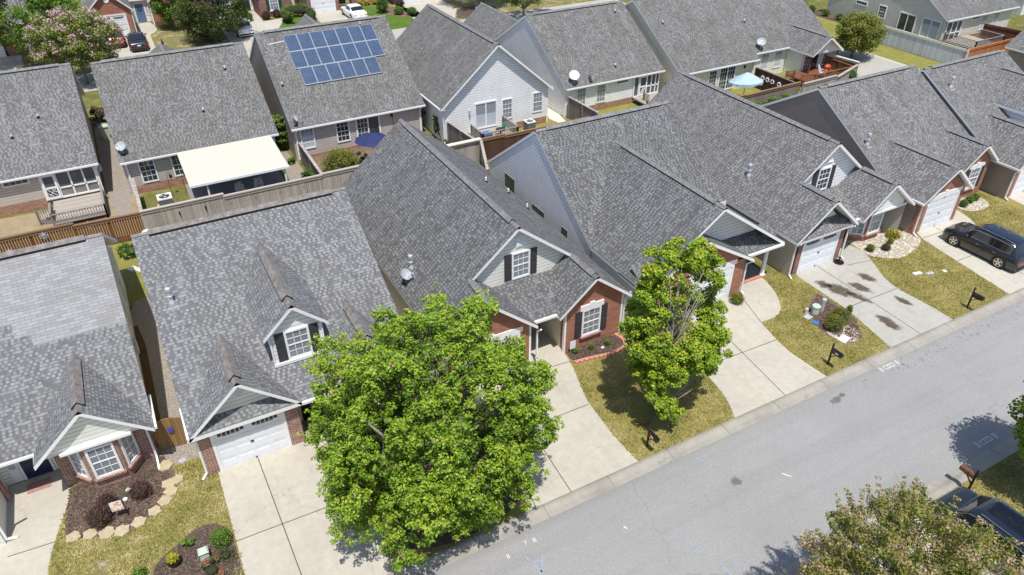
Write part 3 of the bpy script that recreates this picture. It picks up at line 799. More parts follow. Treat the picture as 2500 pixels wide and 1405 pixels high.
# garage gable wall and room gable wall
def gwall(K,xa,xb,xp,zp,zl,zr_,y,depth=3.0):
    K.poly([(xa,y,0),(xb,y,0),(xb,y,zr_),(xp,y,zp),(xa,y,zl)])
    K.poly([(xa,y+depth,0),(xa,y,0),(xa,y,zl),(xa,y+depth,zl)]); K.poly([(xb,y,0),(xb,y+depth,0),(xb,y+depth,zr_),(xb,y,zr_)])
gwall(K,9.66,13.75,11.68,d['zg']-TH,2.5,2.45,yw,.4)
gwall(K,15.72,19.05,17.2,d['zg2']-TH,2.6,2.5,yw,.4)
h.W.poly([(13.75,yw+.4,0),(13.75,28.5,0),(13.75,28.5,2.45),(13.75,yw+.4,2.45)]); h.W.poly([(15.72,28.5,0),(15.72,yw+.4,0),(15.72,yw+.4,2.6),(15.72,28.5,2.6)]); h.W.poly([(13.75,28,0),(15.72,28,0),(15.72,28,2.6),(13.75,28,2.6)])
front_door(h.root,(14.7,27.97,.06,0),.95,2.05,'shutter',(False,True))
for x,y in ((13.75,yw),(15.72,yw),(19.05,yw)): h.S.box(x-.05,x+.05,y-.03,y+.12,0,2.5)
garage_door(h.root,(11.7,yw,0,0),2.75,2.15,True,lintel=True)
window(h.root,(17.22,yw,.72,0),.92,1.42,'g_blind',3,2,shut='shutter',sill='brick_found')
q=MB(); F=(17.22,yw,2.23,0); q.lbox(F,-.68,.68,0,.06,0,.3); q.lbox(F,-.13,.13,0,.09,-.02,.4); q.build('lintel',M['trim'],h.root)
window(h.root,(14.5,25.8,3.64,0),.82,1.3,'g_blind',3,2,shut='shutter')
q=MB(); F=(14.5,25.8,5.3,0); q.lbox(F,-.26,.26,0,.05,0,.62); 
for k in range(7): q.lbox(F,-.2,.2,.05,.07,.06+k*.075,.1+k*.075)
q.build('gable_vent',M['trim'],h.root)
h.downspout(14.05,yw-.1,2.5,(0,-1),.2); h.downspout(19.15,yw,2.5,(1,0),.3)
for p in ((16.6,33.6),(18.3,34.1),(18.45,32.1)): h.pipe((p[0],p[1],2.55+d['sR']*(19.35-p[0])),.3)
h.pipe((10.25,29.4,2.55+d['sL']*.9),flue=True)
h.finish()

# H5
h,d=house_deep('house with a shuttered siding gable, garage and bay beside a pebble bed',30.2,39.9,35.0,6.45,25.25,39.6,'tan','sh_old','cap_grey',32.65,37.6,22.7,True,'brick_dark','white')
K=h.K
K.box(30.9,31.25,23.1,25,0,2.4); K.box(34.1,34.6,23.1,25.5,0,2.4)
garage_door(h.root,(32.68,23.12,0,0),2.7,2.12,True)
h.S.box(30.85,34.65,22.98,23.1,2.2,2.42)
g=MB(); sl=.85
# garage gable wall set back behind the strip of roof
pz=d['ze']+.42*.8
h.slab([(30.5,22.72,2.5),(34.6,22.72,2.5),(34.6,23.75,2.95),(30.5,23.75,2.95)],th=.1)
zL=lambda x: d['zg']-TH-d['sL']*(32.65-x) if x<32.65 else d['zg']-TH-.85*(x-32.65)
g.poly([(31.0,23.6,2.8),(34.2,23.6,2.8),(32.65,23.6,d['zg']-TH)][0:1]+[(34.15,23.6,2.8),(32.65,23.6,d['zg']-TH)])
K2=h.K
# bay side: siding gable, brick bay under it
g.poly([(36.2,23.1,2.5),(39.3,23.1,2.5),(39.3,23.1,2.75),(37.6,23.1,d['zg2']-TH),(36.2,23.1,2.75)])
[q.build('gable_wall',M['white'],h.root) for q in g.pieces()]
bay=[(36.7,24.4),(37.55,23.72),(38.75,23.72),(39.55,24.4)]
for (a,b) in zip(bay[:-1],bay[1:]): K.poly([(a[0],a[1],0),(b[0],b[1],0),(b[0],b[1],2.45),(a[0],a[1],2.45)])
h.S.box(36.6,39.6,23.05,23.2,2.36,2.5)
for i,(a,b) in enumerate(zip(bay[:-1],bay[1:])):
    ang=math.atan2(b[1]-a[1],b[0]-a[0]); window(h.root,((a[0]+b[0])/2,(a[1]+b[1])/2,.55,ang),.9 if i==1 else .62,1.5,'g_blind',3 if i==1 else 2,2,sill='brick_found')
K.box(36.0,36.35,24.4,25.4,0,2.45); K.box(39.5,39.58,24.4,27,0,2.4)
h.W.poly([(34.6,25.5,0),(36.7,25.5,0),(36.7,25.5,2.4),(34.6,25.5,2.4)])
front_door(h.root,(35.35,25.48,.06,0),.9,2.05,'shutter',(False,False))
window(h.root,(34.75,25.61,3.45,0),.82,1.3,'g_dark',3,2,shut='shutter')
q=MB(); F=(34.98,25.63,5.2,0); q.lbox(F,-.2,.2,0,.05,0,.4); q.lbox(F,-.26,.26,.0,.08,-.06,0); q.build('gable_vent',M['trim'],h.root)
h.downspout(30.55,23.1,2.5,(-.2,-1),.3); h.downspout(34.75,23.1,2.5,(0,-1),.25)
h.pipe((31.7,28.45,2.55+d['sL']*1.5),flue=True)
h.finish()

# ---------------------------------------------------------------- H4 : big forward gable, porch post
h=House('house with a white porch post, behind the yellow green maple',(24.8,32,0),'sh_dark','bluegrey','cap_grey')
m=h.gable_x(20.0,29.6,27.8,34.0,40.3,2.55,7.0,wall=False)
W=h.W
prof=[(27.9,0),(39.9,0),(39.9,2.55),(34.0,6.8),(27.9,2.45)]
W.poly([(20.08,y,z) for y,z in prof[::-1]]); W.poly([(29.25,y,z) for y,z in prof]); W.poly([(20.35,39.9,0),(29.25,39.9,0),(29.25,39.9,2.55),(20.35,39.9,2.55)])
g=MB()
h.cross(24.65,4.65,4.95,23.1,2.55,6.0,m,wall_y=24.3,mb=g,zlo=3.0,zer=2.6)
g.build('gable_wall',M['white'],h.root)
# strip of roof under the gable on the right + brick garage gable on the left
h.slab([(20.2,23.12,2.5),(29.45,23.12,2.55),(29.45,24.5,3.2),(20.2,24.5,3.2)],th=.12)
h.G.bar((26.8,23.06,2.5),(29.5,23.06,2.5),.12,.12)
mm=dict(yf=22.8,ze=2.45,s=4.0)
s_l=(4.55-2.45)/3.55
h.slab([(20.0,25.2,2.45),(20.0,22.8,2.45),(23.55,22.8,4.55),(23.55,25.2,4.55)]); h.slab([(27.1,22.8,2.45),(27.1,24.6,2.45),(23.55,24.6,4.55),(23.55,22.8,4.55)])
h.ridge((23.55,22.8,4.55),(23.55,24.6,4.55),'x',.6,False)
gwall(h.K,20.35,26.85,23.55,4.35,2.4,2.4,23.12,4.6)
h.W.poly([(20.12,27.9,0),(20.12,23.3,0),(20.12,23.3,2.35),(20.12,27.9,2.35)])
garage_door(h.root,(24.55,23.12,0,0),2.75,2.15,False,lintel=True)
h.W.poly([(26.85,27.5,0),(29.25,27.5,0),(29.25,27.5,3.2),(26.85,27.5,3.2)])
front_door(h.root,(28.0,27.48,.12,0),.95,2.05,'shutter',(False,True))
q=MB(); q.lathe((29.25,23.85,.1),[(.17,0),(.17,.1),(.125,.14),(.11,2.2),(.16,2.24),(.16,2.34)],20); q.build('porch_post',M['trim'],h.root)
q=MB(); q.box(26.9,29.5,23.95,27.5,0,.11); q.build('porch_floor',M['patio'],h.root)
q=MB(); q.box(26.9,29.5,23.72,23.95,0,.115); q.build('porch_edge',M['terracotta'],h.root)
h.downspout(26.98,23.2,2.4,(.3,-1),.2)
w1=window(h.root,(20.08,37.2,1.2,R90),1.25,1.5,'g_green',2,1,hung=False,trim=.015,trimm='taupe',pr=.36); window(h.root,(20.08,33.6,1.75,R90),1.4,.38,'g_dark',4,1,hung=False,trim=.015,trimm='taupe',pr=.36); window(h.root,(20.08,30.6,.85,R90),.62,1.4,'g_green',1,1,hung=False,trim=.015,trimm='taupe',pr=.36)
h.finish()

# ---------------------------------------------------------------- H6
h=House('taupe house with two small brick gables, above the parked black SUV',(45.2,32,0),'sh_old','taupe','cap_grey'); h.kb='brick'
m=h.gable_x(40.45,50.0,25.0,31.9,38.8,2.55,6.7,ins=(.1,.3))
h.cross(43.05,2.55,2.2,22.5,2.42,4.2,m,yeb=26.5)
h.cross(48.4,1.85,1.85,24.1,2.5,3.95,m)
gwall(h.K,40.85,44.95,43.0,4.0,2.3,2.3,22.85,2.8); gwall(h.K,46.7,49.85,48.4,3.78,2.45,2.4,24.45,1.2)
h.W.box(44.95,46.7,25.4,25.9,0,2.6); h.W.poly([(40.83,25.4,0),(40.83,23.1,0),(40.83,23.1,2.3),(40.83,25.4,2.3)])
garage_door(h.root,(43.0,22.85,0,0),2.7,2.1,False,lintel=True)
window(h.root,(48.5,24.45,.75,0),.9,1.35,'g_blind',3,2,shut='shutter',sill='brick_found')
q=MB(); F=(48.5,24.45,2.2,0); q.lbox(F,-.8,.8,0,.06,0,.26); q.lbox(F,-.13,.13,0,.09,-.02,.36); q.build('lintel',M['trim'],h.root)
h.gutter((40.5,22.5,2.42),(40.5,25.6,2.42),(-1,0)); h.downspout(40.95,22.85,2.4,(-.3,-1),.35)
front_door(h.root,(45.8,25.38,.06,0),.95,2.05,'shutter',(False,False))
h.pipe((40.95,27.65,2.55+m['s']*2.65),flue=True)
h.finish()

# ---------------------------------------------------------------- H7
h=House('taupe house with a large side dormer, at the far right edge',(54.9,31,0),'sh_old','taupe','cap_grey'); h.kb='brick'
m=h.gable_x(50.1,59.3,24.3,31.2,38.1,2.55,6.62,ins=(.1,.3))
h.cross(52.6,2.5,2.5,22.6,2.45,4.3,m,yeb=25.9)
gwall(h.K,50.45,54.9,52.6,4.1,2.3,2.3,23.0,2.0)
garage_door(h.root,(52.6,23.0,0,0),2.7,2.1,False,lintel=True)
h.W.poly([(50.42,24.7,0),(50.42,23.0,0),(50.42,23.0,2.3),(50.42,24.7,2.3)])
g=MB(); h.cross(57.0,3.0,2.3,24.9,4.6,6.1,m,wall_y=25.3,mb=g)
g.poly([(54.3,25.3,2.9),(54.3,28.2,4.6),(54.3,25.3,4.6)]); g.build('dormer',M['bluegrey'],h.root)
h.gutter((50.12,22.6,2.45),(50.12,25.9,2.45),(-1,0)); h.downspout(50.5,23.0,2.4,(-.3,-1),.3)
h.pipe((51.1,29.5,2.55+m['s']*5.2),flue=True)
h.finish()
GB='houses of the row behind, seen from their back gardens'
def back_house(label,x0,x1,yf,ze,yr,zr,wall,found=.5,sh='sh_brown',wing=None):
    h=House(label,((x0+x1)/2,yr,0),sh,wall,'cap_grey')
    m=h.gable_x(x0,x1,yf,yr,yr+(yr-yf),ze,zr,oh=.35,ins=(.1,.3))
    h.gutter((x0,yf,ze),(x1,yf,ze),(0,-1))
    if found: h.F.box(x0+.28,x1-.28,yf+.33,yf+.6,0,found); h.F.box(x0+.28,x0+.5,yf+.6,yr+6,0,found*.9)
    h.S.box(x0+.26,x0+.38,yf+.31,yf+.4,0,ze-.1); h.S.box(x1-.38,x1-.26,yf+.31,yf+.4,0,ze-.1)
    if wing:
        xc,w,yb,zz=wing; s=(zz-ze)/w
        k=m['s']; yk=yr+(yr-yf)-(zz-ze)/k
        h.slab([(xc-w,yb,ze),(xc-w,yr+(yr-yf),ze),(xc,yk,zz),(xc,yb,zz)]); h.slab([(xc+w,yr+(yr-yf),ze),(xc+w,yb,ze),(xc,yb,zz),(xc,yk,zz)])
        h.ridge((xc,yk,zz),(xc,yb,zz),'x',s,False)
        h.W.box(xc-w+.3,xc+w-.3,yr+6,yb-.3,0,ze)
        h.W.poly([(xc-w+.3,yb-.3,ze),(xc+w-.3,yb-.3,ze),(xc,yb-.3,zz-.2)])
    return h,m
def onroof(m,x,y): return (x,y,m['ze']+m['s']*(y-m['yf']))

# R1
h,m=back_house('tan house with a screened porch and weathered deck, behind the brown fence',-15,-2.78,52.3,2.55,59.78,7.07,'tan',.75,'sh_old')
yw=52.65
for p in ((-5.47,56.14),(-7.21,55.02)): h.pipe(onroof(m,*p),.22)
h.F.f=[];h.F.v=[];h.F.m=[]; h.F.box(-14.7,-3.0,yw-.03,yw+.3,0,.7)
window(h.root,(-7.7,yw,2.0,0),1.35,.26,'g_dark',4,1,hung=False)
# screened porch bay: frame + screens
fr=MB(); F=(-4.75,yw-.02,.55,0)
xs=[-1.62,-.72,.08,.87,1.6]
for x in xs: fr.lbox(F,x-.05,x+.05,0,.09,0,1.88)
fr.lbox(F,-1.67,1.65,0,.1,1.8,1.92); fr.lbox(F,-.72,1.6,0,.09,.62,.7); fr.lbox(F,-1.67,1.65,0,.1,-.04,.06)
po=fr.build('screen_porch',M['trim'],h.root)
for a,b in zip(xs[1:-1],xs[2:]):
    q=MB(); q.lpoly(F,[(a,.7),(b,.7),(b,1.8),(a,1.8)],.03); q.build('screen',M['screen'],po)
    q=MB(); q.lpoly(F,[(a,.06),(b,.06),(b,.62),(a,.62)],.03); q.build('screen',M['screen_low'],po)
d=MB(); D=(-5.92,yw-.13,.58,0)
for a,b in ((-.42,-.3),(.3,.42)): d.lbox(D,a,b,0,.05,0,1.68)
for a,b in ((0,.12),(.72,.84),(1.58,1.7)): d.lbox(D,-.3,.3,0,.05,a,b)
for a,b in (((-.25,.15),(.25,.7)),((-.25,.7),(.25,.15)),((-.27,.42),(0,.15)),((0,.7),(.27,.42))):
    d.bar((D[0]+a[0],D[1]-.025,D[2]+a[1]),(D[0]+b[0],D[1]-.025,D[2]+b[1]),.03,.03)
do=d.build('screen_door',M['trim'],h.root); q=MB(); q.lpoly(D,[(-.3,.1),(.3,.1),(.3,1.6),(-.3,1.6)],.01); q.build('screen',M['screen'],do)
h.downspout(-3.05,yw,2.5,(.3,-1),.3)
q=MB(); q.box(-2.98,-2.78,51.0+3,54.5,1.2,1.6); q.build('meter_box',M['metal'],h.root)
h.finish()

# R2
h,m=back_house('greige house with an ivory metal patio cover along its back wall',-1.54,8.94,51.5,2.55,59.1,7.07,'greige',.62,'sh_brown',(4.0,2.4,73.0,4.05))
yw=51.85
window(h.root,(0.0,yw,.78,0),.85,1.5,'g_dark',3,2); window(h.root,(2.05,yw,.8,0),.85,1.5,'g_dark',3,2)
slider(h.root,(5.6,yw,.35,0),1.7,2.0)
for p in ((7.01,57.09),(4.59,54.13)): h.pipe(onroof(m,*p),.28)
h.downspout(-1.2,yw,2.5,(0,-1),.2)
h.finish()

# R3
h,m=back_house('taupe grey house carrying solar panels, behind the navy umbrella',9.91,20.4,51.7,2.55,59.15,7.6,'greige',.0,'sh_brown',(17.6,2.5,74.5,4.6))
yw=52.05
h.F.box(10.2,20.1,yw-.02,yw+.2,0,.22)
window(h.root,(11.05,yw,.8,0),.86,1.5,'g_shade',3,2); window(h.root,(13.75,yw,.8,0),.86,1.5,'g_dark',3,2)
slider(h.root,(15.75,yw,.32,0),1.7,1.95,grid=('l',))
q=MB(); q.box(17.6,17.75,yw-.14,yw,2.0,2.3); q.build('wall_lamp',M['black'],h.root)
q=MB(); q.bar((17.7,yw-.2,2.1),(17.72,yw-.2,.4),.035,.035); q.build('rain_chain',M['black'],h.root)
for p in ((18.06,58.63),(10.48,54.92)): h.pipe(onroof(m,*p),.26)
h.downspout(10.25,yw,2.5,(0,-1),.2); h.downspout(20.0,yw,2.5,(0,-1),.2)
q=MB(); q.tube([onroof(m,10.6,58.1),onroof(m,11.8,58.2)],.04,6); q.build('conduit',M['metal'],h.root)
s=m['s']; rs=m
h.finish()
SOL=rs
# R4
h=House('white sided house with its gable end over a small railed deck',(25.5,55,0),'sh_brown','white','cap_grey')
h.gable_y(25.54,4.93,49.02,62.5,3.0,7.2,oh=.44)
h.F.box(27.3,30.2,49.43,49.8,0,.55); h.F.box(30.1,30.22,49.43,60,0,.5); h.F.box(20.9,23.3,49.43,49.6,0,.25)
for x in (20.91,30.17): h.S.box(x-.06,x+.06,49.42,49.5,0,3.0)
slider(h.root,(24.55,49.46,.72,0),1.75,1.95,'g_shade','g_shade')
window(h.root,(26.45,49.46,1.1,0),.78,1.5,'g_blind',3,2); window(h.root,(29.25,49.46,1.15,0),.78,1.5,'g_blind',3,2)
h.gutter((20.6,49.2,3.0),(20.6,62.5,3.0),(-1,0)); h.gutter((30.47,49.2,3.0),(30.47,62.5,3.0),(1,0))
q=MB(); q.box(23.05,23.17,49.3,49.46,2.0,2.35); q.bar((23.1,49.4,2.1),(23.1,49.4,1.6),.03,.03); q.build('wall_lamp',M['metal'],h.root)
h.downspout(20.85,49.4,3.0,(0,-1),.2)
h.finish()
# R5
h,m=back_house('white house with a screened corner porch and two dishes',31.93,42.0,49.3,2.55,56.35,6.85,'white',.55,'sh_brown',(34.5,2.6,70.0,4.7))
yw=49.65
window(h.root,(33.6,yw,.75,0),.8,1.45,'g_blind',3,2); window(h.root,(35.6,yw,.75,0),.8,1.45,'g_blind',3,2)
window(h.root,(37.75,yw,2.05,0),1.1,.24,'g_dark',4,1,hung=False)
fr=MB(); F=(40.25,yw-.02,.55,0); xs=[-1.25,-.75,.1,.6,1.05,1.4]
for x in xs: fr.lbox(F,x-.05,x+.05,0,.09,0,1.85)
fr.lbox(F,-1.3,1.45,0,.1,1.78,1.9); fr.lbox(F,.1,1.4,0,.09,.68,.76); fr.lbox(F,-1.3,1.45,0,.1,-.04,.06)
po=fr.build('screen_porch',M['trim'],h.root)
for a,b in zip(xs[:-1],xs[1:]):
    q=MB(); q.lpoly(F,[(a,.06),(b,.06),(b,1.8),(a,1.8)],.03); q.build('screen',M['screen'],po)
d=MB(); D=(39.93,yw-.12,.58,0)
for a,b in ((-.42,-.3),(.3,.42)): d.lbox(D,a,b,0,.05,0,1.68)
for a,b in ((0,.12),(.72,.84),(1.58,1.7)): d.lbox(D,-.3,.3,0,.05,a,b)
for k in range(4): d.bar((D[0]-.28+k*.1,D[1]-.02,D[2]+.12),(D[0]+.0+k*.1,D[1]-.02,D[2]+.7),.03,.03)
d.build('screen_door',M['trim'],h.root)
for p in ((40.62,55.35),(37.46,50.44)): h.pipe(onroof(m,*p),.26)
h.finish()
# R6
h,m=back_house('cream sided house opening onto the light blue umbrella',42.45,51.5,47.6,2.55,55.3,7.15,'cream',.0,'sh_brown')
yw=47.95
window(h.root,(46.4,yw,.7,0),.8,1.45,'g_dark',3,2); slider(h.root,(48.1,yw,.25,0),1.7,2.0,grid=('l','r'))
q=MB(); q.box(50.0,50.14,yw-.12,yw,1.85,2.1); q.build('wall_lamp',M['black'],h.root)
h.pipe(onroof(m,43.85,52.54),.28); h.downspout(51.1,yw,2.5,(0,-1),.2)
h.finish()
# R7
h,m=back_house('off white house with a gabled side porch over a red stained deck',52.0,62.3,49.0,2.55,56.4,7.0,'offwhite',.0,'sh_brown')
yw=49.35
g=MB(); h.cross(58.5,1.95,2.0,46.0,2.55,3.95,m,wall_y=46.4,mb=g,zlo=2.4); g.build('gable_wall',M['offwhite'],h.root)
window(h.root,(54.0,yw,.7,0),.85,1.5,'g_shade',3,2); window(h.root,(55.7,yw,.7,0),.85,1.5,'g_shade',3,2)
h.W.poly([(56.75,49.3,0),(56.75,47.4,0),(56.75,47.4,2.4),(56.75,49.3,2.4)]); h.W.poly([(56.75,47.4,0),(60.3,47.4,0),(60.3,47.4,2.4),(56.75,47.4,2.4)])
slider(h.root,(58.0,47.38,.4,0),1.8,1.95,grid=('l',))
window(h.root,(59.8,47.38,.9,0),.45,1.3,'g_dark',2,2)
q=MB(); q.box(56.75,56.87,46.35,46.47,.4,2.4); q.build('porch_post',M['redrail'],h.root); q=MB(); q.box(60.2,60.32,46.35,46.47,.4,2.4); q.build('porch_post',M['redrail'],h.root)
h.pipe(onroof(m,53.44,52.22),.28)
h.finish()
# R8
h=House('grey sage house beyond the white washed fence, long side gable facing left',(84,53,0),'sh_brown','sage','cap_grey')
m=h.gable_x(77.3,89.5,47.2,55.2,63.2,2.75,7.6)
h.gutter((77.3,47.2,2.75),(89.5,47.2,2.75),(0,-1)); h.F.box(77.6,89.2,47.55,47.8,0,.55)
A=(77.6,0,0,R90)
for y,z,w,hh,gl in ((50.6,.5,1.7,1.5,'g_dark'),(53.6,.55,1.7,1.6,'g_shade')):
    pass
slider(h.root,(77.6,52.0,.5,R90),1.9,1.75); slider(h.root,(77.6,49.1,.5,R90),2.0,1.8,'g_shade','g_shade')
window(h.root,(77.6,55.3,1.2,R90),.85,1.2,'g_dark',3,2); window(h.root,(77.6,58.2,2.0,R90),1.4,.3,'g_dark',4,1,hung=False); window(h.root,(77.6,53.6,3.6,R90),1.0,1.2,'g_dark',1,1,hung=False)
yw=47.6
fr=MB(); F=(79.2,yw-.04,.5,0)
for x in (-1.3,-.45,.4,1.2): fr.lbox(F,x-.06,x+.06,0,.09,0,1.95)
fr.lbox(F,-1.3,1.2,0,.09,.65,.74); fr.lbox(F,-1.3,1.2,0,.1,1.85,1.97)
po=fr.build('screen_porch',M['trim'],h.root)
for a,b in ((-1.3,-.45),(-.45,.4),(.4,1.2)):
    q=MB(); q.lpoly(F,[(a,.0),(b,.0),(b,1.9),(a,1.9)],.03); q.build('screen',M['screen'],po)
window(h.root,(84.3,yw,.9,0),.85,1.45,'g_shade',3,2); window(h.root,(86.4,yw,.9,0),.85,1.45,'g_shade',3,2); window(h.root,(82.6,yw,2.2,0),1.1,.2,'g_dark',4,1,hung=False)
h.pipe((81.5,51.2,2.75+m['s']*4),.3)
h.finish()
# roof corner beyond the orange fence, and a white house with a balcony
h=House('dark roofed house half hidden behind the orange fence, right edge',(80,36,0),'sh_old','taupe','cap_grey')
h.gable_y(80.2,5.2,30,39.5,2.5,5.6); h.finish()
h=House('white house with a railed balcony at the right edge',(103,58,0),'sh_brown','white','cap_grey')
m=h.gable_x(97,110,50.5,57,63.5,2.9,6.8); q=MB(); q.box(100,106,48.6,50.5,1.0,1.15)
for k in range(25): q.box(100+k*.25,100.05+k*.25,48.6,48.65,1.15,2.0)
q.box(100,106,48.55,48.7,2.0,2.08); q.build('balcony',M['trim'],h.root)
window(h.root,(99,50.9,1,0),.8,1.3); h.finish()
# ---------------------------------------------------------------- houses across the street behind
def far_house(label,x0,x1,yf,yr,ze,zr,wall,kb='brick'):
    h=House(label,((x0+x1)/2,yr,0),'sh_old',wall,'cap_grey'); h.kb=kb
    m=h.gable_x(x0,x1,yf,yr,yr+(yr-yf),ze,zr); return h,m
h,m=far_house('brick house with a blue front door and a wreath',-1.4,8.6,97.35,104.5,2.75,7.5,'cream')
h.cross(1.0,2.4,2.3,93.1,2.72,4.9,m)
gwall(h.K,-1.1,3.0,1.0,4.65,2.6,2.6,93.45,4)
garage_door(h.root,(1.05,93.43,0,0),2.7,2.15,True)
v=MB(); v.lathe((0,0,0),[(.3,0),(.3,.05)],18); q=MB(); q.mesh([(1.0+x,93.44-z,3.85+y*1.15) for x,y,z in v.v],v.f); q.build('gable_vent',M['trim'],h.root)
h.W.box(3.0,5.2,97.72,98,0,2.7); front_door(h.root,(4.2,97.7,.1,0),.95,2.05,'doorblue',(True,True),wreath=True)
h.K.box(5.3,8.3,96.1,98,0,2.65); h.S.box(5.2,5.32,96.0,96.1,0,2.7)
h.cross(6.9,1.8,1.8,95.75,2.72,4.0,m,wall_y=96.05,mb=h.K); h.downspout(3.1,93.5,2.6,(.3,-1),.3)
h.finish()
h,m=far_house('brick house with a green front door and green shutters',9.5,21.6,96.7,104,2.75,7.5,'cream','brick_dark')
h.K.box(14.62,15.35,95.6,98,0,2.7); garage_door(h.root,(13.2,95.6,0,0),2.7,2.15,True); h.K.box(10,11.7,95.62,98,0,2.7)
front_door(h.root,(15.95,97.0,.12,0),.95,2.05,'doorgreen',(False,True)); h.W.box(15.35,16.8,97.02,97.2,0,2.7)
h.cross(18.6,2.1,2.2,92.8,2.7,4.5,m); gwall(h.K,16.75,20.5,18.6,4.3,2.6,2.6,93.1,5)
window(h.root,(18.5,93.1,.85,0),.86,1.4,'g_blind',3,2,shut='shutter_green',sill='trim')
h.W.box(20.5,21.3,94.8,96,0,2.7); h.finish()
h,m=far_house('brick and siding house behind the clipped hedge and the white sedan',21.8,32.2,95.0,102.6,2.75,7.4,'tan','brick_dark')
h.cross(24.2,2.3,2.3,91.9,2.7,4.6,m); gwall(h.K,22.2,26.1,24.2,4.4,2.6,2.6,92.3,4)
garage_door(h.root,(24.15,92.3,0,0),2.75,2.15,False); h.W.poly([(22.18,92.3,0),(22.18,97,0),(22.18,97,2.6),(22.18,92.3,2.6)])
h.K.box(28.3,32,94.2,96,0,2.6); q=MB(); q.box(26.4,27.8,95.2,95.35,0.1,2.2); q.build('front_door',M['black'],h.root); h.finish()
h,m=far_house('brick house with a wide white garage door at the top of the picture',32.6,43.0,94,101,2.75,7.4,'white','brick_dark')
h.K.box(33.0,33.6,91.0,95,0,2.65); garage_door(h.root,(36.4,91.0,0,0),4.9,2.2,False); h.K.box(39.0,39.6,91,95,0,2.65); h.K.box(33,39.6,91.02,91.2,2.35,2.7)
h.cross(36.3,3.9,3.9,90.7,2.7,5.0,m,wall_y=91.0,mb=h.K,zlo=2.6); h.finish()
h,m=far_house('brick house glimpsed through the trees in the top left corner',-15.5,-5.0,92.6,100,2.75,7.3,'cream')
h.K.box(-9.3,-8.5,90.9,93,0,2.6); garage_door(h.root,(-11,90.9,0,0),2.7,2.15,False); h.cross(-10.9,2.6,2.6,90.6,2.7,4.7,m,wall_y=90.92,mb=h.K,zlo=2.4); h.finish()

# ---------------------------------------------------------------- fences
def fence(label,segs,h,mat,cap,base=None,gap=.0,group=None,posts='in',thick=.03,capw=.14,brd=.14):
    """segs: list of (x0,y0,x1,y1,height)"""
    a=segs[0]; o=empty('fence',(a[0],a[1],0),label,'fence',group)
    B=MB(); C=MB()
    for x0,y0,x1,y1,hh in segs:
        L=math.hypot(x1-x0,y1-y0); ang=math.atan2(y1-y0,x1-x0); F=(x0,y0,0,ang)
        if gap:
            n=int(L/brd)
            for k in range(n):
                e=random.uniform(-.012,.012); B.lbox(F,k*L/n+gap/2,(k+1)*L/n-gap/2,-thick/2,thick/2+e*.3,.03,hh-.04+e)
        else: B.lbox(F,0,L,-thick/2,thick/2,.03,hh-.03)
        C.lbox(F,-.02,L+.02,-capw/2,capw/2,hh-.03,hh+.03)
        C.lbox(F,0,L,thick/2+.001,thick/2+.05,hh-.2,hh-.06)
        n=max(1,round(L/2.4))
        for k in range(n+1):
            P=MB(); side=1 if posts=='out' else -1
            P.lbox(F,L*k/n-.05,L*k/n+.05,side*(thick/2+.003) if side>0 else -(thick/2+.11),side*(thick/2+.11) if side>0 else -(thick/2+.003),0,hh-.04)
            P.build('post',M[mat],o)
    B.build('boards',M[mat],o); C.build('top_rail',M[cap],o)
    return o
fence('stained brown fence with light showing between its boards',[(-14,45.6,-4.78,45.6,1.85),(-4.78,45.5,-1.12,45.35,1.75)],1.8,'brownfence','browncap',gap=.03,capw=.2)
fence('long taupe painted fence of vertical boards running behind the dormer house',[(-1.12,45.25,3.76,45.25,1.85),(3.76,45.1,10.1,45.1,1.75),(10.1,45.12,13.6,45.15,1.8)],1.8,'taupefence','taupecap',gap=.012,capw=.22)
fence('short grey fence beside the air conditioner, at the left of the greige house',[(-1.05,45.4,-1.05,50.6,1.75)],1.8,'greyfence','taupecap',capw=.2)
fence('grey fence between the patio cover house and the navy umbrella garden',[(10.12,45.3,10.2,51.0,1.75)],1.8,'greyfence','taupecap',capw=.2)
fence('grey fence at the left of the small railed deck',[(21.6,45.4,21.3,49.4,1.75)],1.8,'greyfence','taupecap',capw=.16)
fence('dark brown fence running behind the small railed deck',[(22.0,45.3,24.0,45.3,1.75),(24.0,45.4,31.6,45.4,1.6)],1.7,'darkfence','browncap',capw=.16)
fence('short cream fence at the foot of the roof ridge, left of the dark brown fence',[(18.6,45.3,22.0,45.3,1.8)],1.8,'taupefence','sand',gap=.012,capw=.35)
fence('taupe fence between the two gable houses',[(20.2,40.6,22.0,45.2,1.7)],1.7,'taupefence','taupecap',gap=.012,capw=.2)
fence('grey fence at the left corner of the white house with two dishes',[(32.35,45.3,32.2,49.3,1.85)],1.8,'greyfence','taupecap',capw=.16)
fence('dark fence hung with white flowers, right of the light blue umbrella',[(51.3,43.1,51.3,47.6,1.8)],1.8,'darkfence','greyfence',capw=.16)
fence('brown fence with shrubs growing in front of it, below the light blue umbrella',[(42.0,42.6,45.2,42.6,1.9),(45.2,42.7,51.8,42.9,1.8)],1.8,'railwood','browncap',gap=.012,capw=.2)
fence('pale taupe fence in front of the red stained deck',[(51.8,42.45,56.0,42.6,1.8),(56.0,42.5,60.4,44.0,1.7)],1.8,'taupefence','taupecap',gap=.012,capw=.22)
fence('olive fence with pale cap around the red stained deck',[(59.9,47.6,60.45,44.0,1.9)],1.9,'greenfence','sand',posts='out',capw=.25)
fence('long white washed fence above the strip of back lawn',[(72.9,54.2,72.9,41.6,1.85)],1.8,'whitefence','sand',gap=.01,capw=.08)
fence('bright orange stained fence at the right edge',[(72.9,41.7,83,41.9,1.85)],1.8,'orangefence','orangefence',capw=.12)
fence('dark red fence behind the round air conditioner, right edge',[(83.0,46.6,84.0,41.9,1.85)],1.8,'redfence','redfence',capw=.12)
